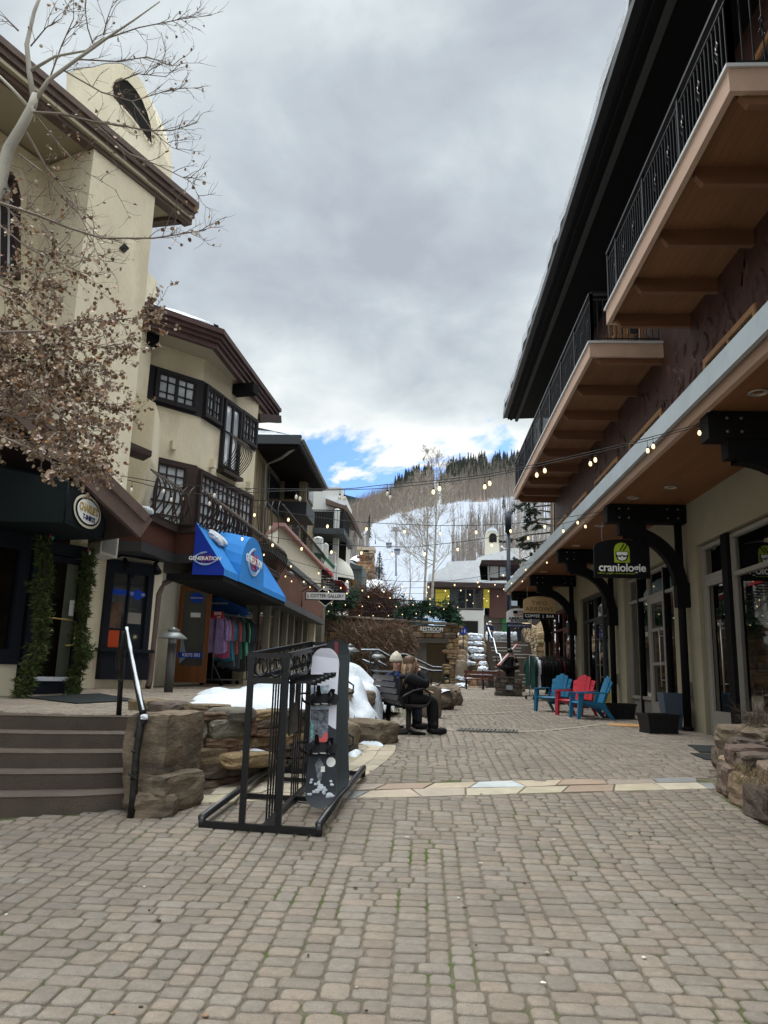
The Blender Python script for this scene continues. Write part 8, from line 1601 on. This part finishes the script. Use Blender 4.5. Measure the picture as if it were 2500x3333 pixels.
def planter(lab, c, l, w, h, rz):
    t = thing('planter_box', lab, 'planter box', (0, 0, 0), 'black planter boxes by the shop front')
    mb = MB(); q = lambda k, z: [(-l/2*k, -w/2*k*1.0, z), (l/2*k, -w/2*k, z), (l/2*k, w/2*k, z), (-l/2*k, w/2*k, z)]
    mb.add(q(.88, .03)+q(1, h-.04), [(0, 1, 5, 4), (1, 2, 6, 5), (2, 3, 7, 6), (3, 0, 4, 7), (3, 2, 1, 0)]); mb.add(q(.92, 0)+q(.92, .05), [(0, 1, 5, 4), (1, 2, 6, 5), (2, 3, 7, 6), (3, 0, 4, 7), (4, 5, 6, 7)]); part('tub', mb, [PLB], t)
    mb = MB(); a, b, c2, d = q(1.06, h-.045), q(1.06, h), q(.92, h), q(.92, h-.09); mb.add(a+b+c2+d, [(i+j*4, (i+1) % 4+j*4, (i+1) % 4+j*4+4, i+j*4+4) for j in range(3) for i in range(4)]); part('rim', mb, [PLB], t)
    mb = MB(); mb.box(-l*.44, l*.44, -w*.42, w*.42, h-.11, h-.085); part('soil', mb, [SAND], t); mb = MB()
    for s in (-1, 0, 1): mb.box(s*l*.33-.012, s*l*.33+.012, -w/2*1.0, -w/2*.85, .08, h-.06)
    part('panel_ribs', mb, [PLB], t); t.location = c; t.rotation_euler = (0, 0, rz); return t
planter('larger black planter box nearest the camera by the grey pot', (4.24, 14.5, g(14.5)), .60, .42, .34, R(12)); planter('black planter box beyond, between the round cover and shop window', (4.50, 18.3, g(18.3)), .60, .40, .34, R(10))
t = thing('tall_planter', 'tall tapered blue grey planter beside the canopy post', 'planter', (4.78, 15.5, g(15.5))); mb = MB(); z = g(15.5); q = lambda k, zz: [(4.78+sx*k, 15.45+sy_*k, z+zz) for sx, sy_ in ((-1, -1), (1, -1), (1, 1), (-1, 1))]; mb.add(q(.13, 0)+q(.21, .68)+q(.18, .68)+q(.17, .6), [(i+j*4, (i+1) % 4+j*4, (i+1) % 4+j*4+4, i+j*4+4) for j in range(3) for i in range(4)]+[(12, 13, 14, 15)]); part('tub', mb, [mat('slate_blue_glaze', (.055, .075, .10), .4, var=.15)], t)
t = thing('display_ski', 'short yellow and red ski leaning on the black post', 'ski', (4.4, 19.2, .7)); y = 19.1
for nm, P, m in (('tip', [(1967, 2327), (1960, 2322), (1975, 2300), (1986, 2303), (1983, 2322)], CR), ('lower_band', [(1968, 2312), (1974, 2288), (1983, 2290), (1984, 2312)], CR), ('middle_band', [(1972, 2290), (1974, 2274), (1984, 2276), (1983, 2291)], mat('yellow_enamel', (.60, .36, .02), .4)), ('upper_band', [(1974, 2272), (1976, 2254), (1986, 2257), (1985, 2274)], MATS['yellow_enamel'])): mb = MB(); mb.prism([PY(u, v, y) for u, v in P], (0, .03, 0)); part(nm, mb, [m], t)
MATB = mat('rubber_mat', (.018, .022, .022), .8, bump=.4, bscale=120)
def ground_mat(lab, P, zf): mb = MB(); mb.prism([(x, y, zf(y)+.004) for x, y in P], (0, 0, .012)); return solo('door_mat', lab, 'mat', mb, [MATB])
ground_mat('black rubber mat in front of the near glass door, the farther of two', [(3.9, 11.45), (4.9, 11.5), (4.9, 12.2), (4.0, 12.25)], g); ground_mat('black rubber mat nearest the boulders at the right', [(3.75, 10.75), (4.8, 10.8), (4.8, 11.3), (3.72, 11.3)], g)
ground_mat('black diamond laid mat on the terrace at the t-shirt shop door', [(-5.25, 10.2), (-4.2, 9.45), (-3.75, 10.3), (-4.75, 11.4)], zt)
# fire bowl on stone plinth, red bench by the stairs
t = thing('stone_plinth', 'square stone plinth carrying a black bowl fountain', 'plinth', (3.15, 29.3, g(29.3))); z = g(29.3); mb = MB(); stone_courses(mb, [(2.72, 28.95), (3.62, 28.95), (3.62, 29.8)], lambda s: z, lambda s: z+.62, th=.25, hmin=.12, hmax=.2, wmin=.15, wmax=.35, seed=61, n=4, cols=[(.13, .10, .08), (.09, .075, .06), (.16, .13, .1)]); mb.col = (.09, .075, .06); mb.box(2.85, 3.5, 29.1, 29.8, z, z+.6); part('stone_base', mb, [STONE], t)
mb = MB(); mb.box(2.68, 3.66, 28.92, 29.85, z+.62, z+.69); part('slab', mb, [CONC], t); mb = MB(); mb.lathe((3.17, 29.35, z+.69), [(.08, 0), (.05, .12), (.12, .17), (.38, .28), (.44, .38), (.40, .38), (.3, .3), (0, .27)], 20, False); part('bowl', mb, [BLACKM], t); mb = MB(); mb.box(3.05, 3.28, 28.90, 28.92, z+.22, z+.38); part('plaque', mb, [FLASH], t)
t = thing('plank_bench', 'long red brown plank bench with snow streaks before the far stairs', 'bench', (2.8, 34.8, g(35))); z = g(34.8); a, b = PY(1510, 2200, 34.8).x, PY(1634, 2200, 34.8).x; RB_ = mat('red_brown_plank', (.12, .045, .035), .6, var=.2)
for k, (yy, zz, h) in enumerate(((34.95, .80, .12), (34.92, .62, .12), (34.5, .45, .05), (34.65, .45, .05))): mb = MB(); mb.box(a, b, yy, yy+(.04 if h > .1 else .12), z+zz-h, z+zz); part('plank', mb, [RB_], t)
for x in (a+.1, (a+b)/2, b-.1): mb = MB(); mb.box(x-.03, x+.03, 34.5, 35.0, z, z+.42); mb.box(x-.03, x+.03, 34.97, 35.03, z, z+.85); part('leg', mb, [BLACKM], t)
mb = MB(); mb.box(a+.3, b-.4, 34.9, 34.96, z+.625, z+.65); mb.box(a+.9, b-.2, 34.93, 34.99, z+.80, z+.825); part('bench_snow', mb, [SNOW], t)
# bollard lamps
BLM = mat('grey_bronze_lamp', (.085, .08, .076), .5, metal=.3); HATM = mat('lamp_hat_metal', (.22, .225, .22), .4, metal=.4)
def bollard(lab, x, y, z, h): 
    t = thing('bollard_lamp', lab, 'bollard lamp', (x, y, z), 'path bollard lamps with conical hats'); k = h/.98; mb = MB(); mb.tube([(x, y, z), (x, y, z+.74*k)], .066*k, 14); part('post', mb, [BLM], t); mb = MB(); mb.tube([(x, y, z+.74*k), (x, y, z+.83*k)], .05*k, 10); [mb.bar((x+.06*k*math.cos(a), y+.06*k*math.sin(a), z+.74*k), (x+.06*k*math.cos(a), y+.06*k*math.sin(a), z+.83*k), .012, .012, upv=(0, 1, 0)) for a in (0, 1.57, 3.14, 4.71)]; part('lens', mb, [mat('frosted_lens', (.2, .2, .19), .4)], t)
    mb = MB(); mb.lathe((x, y, z), [(.0, .83*k), (.215*k, .815*k), (.22*k, .825*k), (.10*k, .915*k), (.085*k, .92*k), (.085*k, .94*k), (.11*k, .945*k), (.0, .995*k)], 24, False); part('lamp_hat', mb, [HATM], t)
a = PY(548, 2250, 12.6); bollard('bronze bollard lamp on the terrace beside the snowy stone edging', a.x, 12.6, 1.13, PY(550, 2043, 12.6).z-1.13)
a = PY(1140, 2100, 17.5); bollard('bollard lamp behind the snow bank just right of the snowboards', a.x, 17.5, 1.2, PY(1140, 2097, 17.5).z-1.2); a = PY(1230, 2127, 19.5); bollard('bollard lamp behind the beanie wearer, partly hidden by rails', a.x, 19.5, 1.1, PY(1230, 2120, 19.5).z-1.1)
# branch shaped iron stair rail with snow
BRI = mat('cast_branch_iron', (.020, .019, .018), .4, metal=.4, bump=1, bscale=12); rs = random.Random(44)
t = thing('branch_handrail', 'black cast iron handrail shaped like branches with snow along its top beside the left steps', 'handrail', (-2.47, 6.87, .27)); q = lambda u, v, y: PY(u, v, y)
mb = MB(); P = [q(427, 2663, 6.88), q(434, 2590, 6.9), q(436, 2520, 6.92), q(447, 2450, 6.95), q(455, 2395, 6.98), q(466, 2330, 7.02)]; P = [p+V3((rs.uniform(-.012, .012), 0, 0)) for p in P]; P[0].z = g(6.88)-.02; mb.tube(P, [.034, .036, .034, .034, .036, .04], 8); p = q(447, 2450, 6.95); mb.tube([p, q(428, 2445, 6.9)], [.022, .008], 6); mb.tube([q(424, 2535, 6.88), q(445, 2525, 6.88), q(450, 2515, 6.95)], .012, 5); mb.tube([q(420, 2520, 6.9), q(446, 2535, 6.85)], .011, 5); mb.tube([q(440, 2400, 6.98), q(452, 2370, 7.0), q(474, 2340, 7.0)], [.016, .02, .03], 6); part('near_post', mb, [BRI], t)
TR_ = [q(466, 2322, 7.02), q(452, 2260, 7.2), q(440, 2200, 7.4), q(428, 2140, 7.65), q(418, 2085, 7.9), q(412, 2052, 8.05)]; mb = MB(); mb.tube(TR_, [.034, .030, .026, .025, .028, .024], 8); part('top_rail', mb, [BRI], t)
mb = MB(); P = [q(387, 2328, 8.2), q(391, 2250, 8.2), q(397, 2170, 8.15), q(400, 2110, 8.1), q(404, 2056, 8.05)]; P[0].z = 1.0; mb.tube(P, [.030, .028, .032, .03, .026], 8); mb.tube([q(388, 2200, 8.2), q(380, 2170, 8.2), q(382, 2120, 8.2), q(396, 2090, 8.1)], [.014, .016, .014, .012], 6); mb.tube([q(384, 2205, 8.15), q(400, 2218, 8.1)], .012, 5); part('far_post', mb, [BRI], t)
mb = MB(); mb.tube([p+V3((.002, -.006, .026)) for p in [TR_[0].lerp(TR_[5], k/16)+(TR_[min(5, int(k/16*5))].lerp(TR_[min(5, int(k/16*5)+1)], (k/16*5) % 1)-TR_[0].lerp(TR_[5], k/16)) for k in range(17)]], [.011+.008*rs.random() for k in range(17)], 7); mb.rock(q(470, 2334, 6.99), (.06, .06, .05), 3, 6, .15, 3); part('rail_snow', mb, [SNOW], t)
# snowy ramp rails behind the bench
RLM = mat('ramp_rail_iron', (.03, .028, .027), .4, metal=.4); t = thing('ramp_handrail', 'black tubular ramp handrails dusted with snow curving down behind the bench', 'handrail', (0, 18, .8)); mb = MB(); sn = MB()
for P in ([(1175, 2118, 18.5), (1232, 2118, 18.5), (1270, 2140, 19), (1300, 2150, 19.5), (1405, 2186, 21.2), (1440, 2186, 21.4)], [(1300, 2132, 21), (1320, 2132, 21.5), (1408, 2173, 23), (1438, 2174, 23.2), (1440, 2205, 23.3)], [(1340, 2165, 20), (1375, 2178, 20.3), (1395, 2186, 20.6)], [(1405, 2186, 21.2), (1402, 2260, 21.2)], [(1440, 2186, 21.4), (1441, 2215, 21.4), (1425, 2232, 21.3), (1410, 2236, 21.2), (1375, 2220, 21)], [(1441, 2212, 22.3), (1452, 2206, 22.3), (1463, 2212, 22.3), (1464, 2222, 22.3), (1455, 2230, 22.3), (1441, 2230, 22.3)], [(1207, 2120, 18.6), (1206, 2190, 18.6)], [(1180, 2150, 18.6), (1205, 2160, 18.6), (1216, 2162, 18.6)], [(1232, 2156, 18.8), (1260, 2172, 19)]):
    pts = [PY(u, v, y) for u, v, y in P]; mb.tube(pts, .024, 7); 
    if abs(P[0][0]-P[-1][0]) > 25 and P[0][1] < 2180: sn.tube([p+V3((0, 0, .028)) for p in pts], .016, 6)
part('rail', mb, [RLM], t); part('rail_snow', sn, [SNOW], t)
# ================================================================ GREENERY
def garland(lab, pts, r, dens, name='garland', cat='garland', cols=NEED, nl=.09, w=.010):
    rs = random.Random(int(abs(pts[0][0])*1000)); t = thing(name, lab, cat, tuple(pts[0])); mb = MB(); mb.col = (.05, .04, .03); mb.tube(pts, r*.18, 6)
    r0 = r
    for a, b in zip(pts[:-1], pts[1:]):
        a, b = V3(a), V3(b); L = (b-a).length
        for k in range(int(L*dens)): p = a.lerp(b, rs.random()); r = r0*(.55+.9*abs(noise.noise(p*4.3)))*1.15; d = V3((rs.gauss(0, 1), rs.gauss(0, 1), rs.gauss(-.9, .8))).normalized(); spray(mb, p+d*r*.25, d, r*rs.uniform(.5, 1.1), 12, rs, w, nl, cols)
    part('foliage', mb, [NEEDM], t); return t
q = lambda u, v, y: PY(u, v, y)
garland('thick evergreen garland down the left side of the t-shirt shop door', [q(140, 1745, 10.4), q(148, 1850, 10.35), q(132, 1960, 10.3), q(140, 2050, 10.3), q(112, 2140, 10.25), q(85, 2215, 10.2), q(75, 2262, 10.15)], .15, 190)
garland('ragged evergreen garland down the right side of the t-shirt shop door', [q(290, 1790, 11.3), q(285, 1880, 11.3), q(272, 1980, 11.3), q(262, 2060, 11.3), q(275, 2120, 11.2), q(248, 2190, 11.2), q(238, 2255, 11.1)], .12, 170)
for k, (u, v, y) in enumerate(((165, 1745, 10.3), (172, 1750, 10.3), (288, 1790, 11.1), (292, 1800, 11.1))):
    p = q(u, v, y); mb = MB(); mb.rock(p, (.03, .03, .06), k, 4, 0, 2.5); solo('bauble', ('small dark red bauble at the top of the left garland', 'small teal bauble at the top of the left garland', 'small red bauble at the top of the right garland', 'small silver bauble at the top of the right garland')[k], 'bauble', mb, [mat('bauble_%s' % 'abcd'[k], ((.35, .02, .03), (.02, .2, .16), (.35, .03, .03), (.4, .4, .4))[k], .2)])
garland('dark pine garland on the terrace railing under the gallery sign', [q(1050, 1985, 37.6), q(1080, 1960, 37.6), q(1105, 1950, 37.6), q(1125, 1930, 37.6), q(1150, 1952, 37.6)], .75, 55, 'terrace_garland', 'garland', [(.02, .05, .03), (.03, .07, .04)], .3, .035)
garland('dark pine garland swags on the railing above the restroom letters', [q(1302, 1990, 38.2), q(1320, 1968, 38.2), q(1345, 1985, 38.2), q(1385, 1965, 38.2), q(1420, 1975, 38.2), q(1450, 1985, 38.2), q(1475, 1975, 38.2), q(1482, 2020, 38.2)], .6, 60, 'terrace_garland', 'garland', [(.02, .05, .03), (.03, .07, .04)], .3, .035)
# terrace railing over the restroom
t = thing('terrace_railing', 'black iron railing on the terrace above the restroom wall', 'railing', (0, 38.3, 4.1)); mb = MB(); a, b = q(1180, 2010, 38.3), q(1485, 2030, 38.3); n = 60
for k in range(n+1): p = a.lerp(b, k/n); mb.bar(p, p+V3((0, 0, 1.0)), .025, .025, upv=(0, 1, 0))
mb.bar(a+V3((0, 0, 1)), b+V3((0, 0, 1)), .05, .05); mb.bar(a+V3((0, 0, .1)), b+V3((0, 0, .1)), .03, .03); part('balusters', mb, [BLACKM], t)
t = thing('stair_top_railing', 'black railing with snow behind it at the top of the far stairs', 'railing', (4, 43, 3.3)); mb = MB(); a, b = q(1600, 2070, 43.5), q(1680, 2072, 43.5)
for k in range(22): p = a.lerp(b, k/21); mb.bar((p.x, p.y, 3.3), (p.x, p.y, 4.4), .025, .025, upv=(0, 1, 0))
mb.bar((a.x, 43.5, 4.4), (b.x, 43.5, 4.4), .05, .05); part('balusters', mb, [BLACKM], t); mb = MB(); [mb.rock((a.x+k*.28, 44.3, 3.75), (.5, .6, .5), k, 6, .12, 3) for k in range(6)]; part('snow_heap', mb, [SNOW], t)
# leafless creeper over the restroom wall, twiggy shrubs
def thicket(name, lab, cat, regs, y, n, L, cols, seed, r=.012):
    rs = random.Random(seed); t = thing(name, lab, cat, tuple(PY(regs[0][0], regs[0][1], y))); mb = MB()
    for k in range(n):
        u0, v0, u1, v1 = rs.choice(regs); p = PY(rs.uniform(u0, u1), rs.uniform(v0, v1), y-rs.uniform(0, .45)); d = V3((rs.uniform(-.9, .9), rs.uniform(-.3, .2), rs.uniform(-.5, 1.0))).normalized(); l = L*rs.uniform(.4, 1.2); m_ = p+d*l*.5+V3((rs.uniform(-.15, .15)*l, 0, rs.uniform(-.15, .15)*l)); mb.col = jit(rs.choice(cols), .25); mb.tube([p, m_, p+d*l+V3((rs.uniform(-.2, .2)*l, 0, rs.uniform(-.25, .25)*l))], [r, r*.8, r*.3], 3, caps=False)
    part('twigs', mb, [mat('creeper_twigs', (.1, .07, .05), .9, attr=True)], t)
TWC = [(.19, .125, .085), (.13, .085, .06), (.24, .17, .12), (.16, .10, .075)]
thicket('bare_creeper', 'dense brown leafless creeper covering the stone restroom wall', 'creeper', [(1095, 2040, 1300, 2190), (1130, 2040, 1330, 2130), (1180, 2045, 1300, 2160), (1300, 2070, 1330, 2115)], 37.7, 4200, .6, TWC, 5, .016)
thicket('bare_shrub', 'reddish leafless shrubs on the terrace above the creeper', 'shrub', [(1130, 1960, 1300, 2010), (1180, 1930, 1270, 2000)], 39.5, 1500, 1.0, [(.16, .08, .06), (.10, .055, .04), (.2, .12, .09)], 6, .018)
thicket('bare_shrub', 'small tangle of dead twigs on the planting bed at the right edge', 'shrub', [(2440, 2330, 2500, 2370)], 9.4, 160, .3, [(.14, .10, .07), (.09, .065, .05)], 7, .003)
rs = random.Random(3); mb = MB()
for k in range(260): u = rs.uniform(2380, 2500); v = rs.uniform(2490, 2560); p = PZ(u, v, .74); d = V3((rs.uniform(-1, 1), rs.uniform(-1, 1), .8)).normalized(); mb.col = jit((.16, .12, .06), .4); mb.tube([p, p+d*rs.uniform(.03, .09)], .002, 3)
stuff('dead_ground_cover', 'dry brown ground cover between the boulders', 'ground cover', mb, [MATS['creeper_twigs']])
# white scene beyond the terrace: snowy umbrellas and a red coat seen through the rail
for u0, u1, v0, v1, lab, m in ((1228, 1300, 1985, 2004, 'white snow covered table on the upper terrace', SNOW), (1318, 1332, 1975, 2006, 'red jacket on a chair behind the terrace rail', CR)):
    p, q2 = PY(u0, v0, 40), PY(u1, v1, 40); mb = MB(); mb.rock(((p.x+q2.x)/2, 40.2, (p.z+q2.z)/2), (q2.x-p.x, .6, p.z-q2.z), 3, 8, .12, 4); solo('terrace_table' if m is SNOW else 'red_jacket', lab, 'table' if m is SNOW else 'jacket', mb, [m])
# ================================================================ STRING LIGHTS
CAB = mat('black_cable', (.012, .012, .012), .6); SOCK = mat('black_socket', (.012, .012, .013), .4)
BG = mat('lit_bulb', (.8, .55, .3), .2, emit=(1, .72, .38), estr=1.5); BGD = mat('dim_bulb', (.55, .55, .5), .05, spec=1.0, coat=1.0, emit=(1, .8, .55), estr=.10)
mb = MB(); mb.sm = True; mb.lathe((0, 0, 0), [(.001, -.118), (.017, -.110), (.0255, -.088), (.024, -.070), (.015, -.048), (.012, -.040)], 10, False); bulb_me = mb.mesh('bulb', [BG]); mb2 = MB(); mb2.sm = True; mb2.v = list(mb.v); mb2.f = list(mb.f); mb2.m = list(mb.m); mb2.c = list(mb.c); mb2.smooth = list(mb.smooth); bulbd_me = mb2.mesh('bulb', [BGD])
mb = MB(); mb.tube([(0, 0, .0), (0, 0, -.02)], .004, 5); mb.tube([(0, 0, -.015), (0, 0, -.045)], .0145, 8); sock_me = mb.mesh('socket', [SOCK]); mb = MB(); mb.tube([(0, 0, 0), (0, 0, -1)], .0035, 4); drop_me = mb.mesh('drop_wire', [CAB])
def lights(lab, P, y0, y1, bulbs, drop=.05, dim=None, sc=1.0, cabr=.006):
    sc = 1.0 if y0 < 17 else .78 if y0 < 25 else .7
    """P: photo pixels of the cable; y0,y1: depth at its two ends"""
    us = [p[0] for p in P]; yy = lambda u: 1/(1/y0+(1/y1-1/y0)*(u-us[0])/(us[-1]-us[0])); vv = lambda u: float(np.interp(u, us, [p[1] for p in P]))
    A0 = PY(P[0][0], P[0][1], y0); t = thing('string_lights', lab, 'string lights', tuple(A0), 'bulb strings across the street'); mb = MB()
    uu = []; [uu.extend([a+(b-a)*k/4 for k in range(4)]) for a, b in zip(us[:-1], us[1:])]; uu.append(us[-1]); from_ = [PY(u, vv(u), yy(u)) for u in uu]; sm_ = [from_[0]]+[(from_[i-1]+from_[i]*2+from_[i+1])/4 for i in range(1, len(from_)-1)]+[from_[-1]]; mb.tube(sm_, cabr, 5); part('cable', mb, [CAB], t)
    for i, u in enumerate(bulbs):
        p = PY(u, vv(u), yy(u)); dr = drop*(1+.5*((i*37) % 5)/5); o = link(bpy.data.objects.new('bulb', bulbd_me if (dim and u < dim) else bulb_me), t); o.location = p-A0+V3((0, 0, -dr)); o.scale = (sc*.9,)*3; s = link(bpy.data.objects.new('socket', sock_me), o); w = link(bpy.data.objects.new('drop_wire', drop_me), o); w.scale = (1, 1, dr/sc); w.location = (0, 0, dr/sc)
lights('nearest string of paired bulbs sagging to the first canopy beam, upper cable', [(290, 1535), (420, 1553), (560, 1578), (850, 1592), (1130, 1592), (1250, 1578), (1410, 1565), (1590, 1544), (1740, 1512), (1910, 1474), (2100, 1428), (2305, 1372)], 11.3, 9.7, [300, 331, 397, 535, 700, 966, 1107, 1262, 1431, 1594, 1773, 1937, 2125, 2275], .045, dim=1300)
lights('nearest string of paired bulbs, lower cable running beside the upper one', [(290, 1545), (420, 1562), (560, 1600), (700, 1612), (850, 1600), (1130, 1594), (1250, 1590), (1410, 1573), (1590, 1552), (1740, 1520), (1910, 1482), (2100, 1436), (2300, 1380)], 11.5, 9.9, [316, 340, 431, 560, 684, 978, 1122, 1271, 1411, 1578, 1747, 1921, 2107], .05, dim=1300)
lights('string of single bulbs from the iron balcony to the second canopy beam', [(500, 1580), (850, 1655), (1100, 1694), (1250, 1704), (1420, 1711), (1560, 1710), (1700, 1702), (1830, 1686), (1968, 1664)], 14.2, 15.1, [600, 720, 830, 940, 1067, 1194, 1317, 1434, 1550, 1662, 1773, 1880], .06, dim=760)
lights('string of single bulbs below, also ending at the second canopy beam', [(640, 1700), (850, 1742), (1000, 1766), (1175, 1778), (1350, 1781), (1384, 1776), (1489, 1765), (1601, 1749), (1720, 1729), (1850, 1700), (1968, 1672)], 15.5, 15.3, [700, 790, 889, 983, 1080, 1177, 1277, 1383, 1490, 1601, 1719, 1833, 1905], .07, dim=760)
lights('string of bulbs from the blue awning to the third canopy beam', [(740, 1750), (850, 1785), (948, 1825), (1130, 1875), (1300, 1893), (1450, 1893), (1560, 1878), (1700, 1843), (1812, 1803)], 18, 20.8, [800, 860, 948, 1038, 1131, 1222, 1310, 1395, 1480, 1555, 1638, 1711, 1780], .06)
lights('string of bulbs above the gallery sign to the fourth canopy beam', [(905, 1855), (1050, 1893), (1250, 1912), (1350, 1914), (1500, 1906), (1600, 1890), (1723, 1876)], 22.5, 26.4, [930, 990, 1055, 1110, 1180, 1250, 1320, 1390, 1450, 1500, 1560, 1611, 1665, 1700], .08)
lights('lower string of bulbs crossing just above the gallery sign', [(920, 1868), (1050, 1905), (1250, 1932), (1400, 1932), (1550, 1918), (1663, 1900)], 23, 29, [950, 1010, 1070, 1130, 1200, 1270, 1340, 1400, 1460, 1530, 1590, 1640], .09)
lights('far string of small bulbs at the end of the canopy', [(1045, 1950), (1250, 1962), (1450, 1950), (1600, 1930), (1665, 1926)], 30, 31.7, [1080, 1125, 1180, 1235, 1290, 1345, 1400, 1460, 1520, 1575, 1620], .1)
lights('lowest far string of small bulbs in front of the terrace garlands', [(1045, 1975), (1200, 1992), (1330, 1988), (1480, 1965), (1620, 1935)], 32, 33, [1070, 1120, 1170, 1215, 1265, 1310, 1355, 1400, 1445, 1490, 1540, 1585], .1)
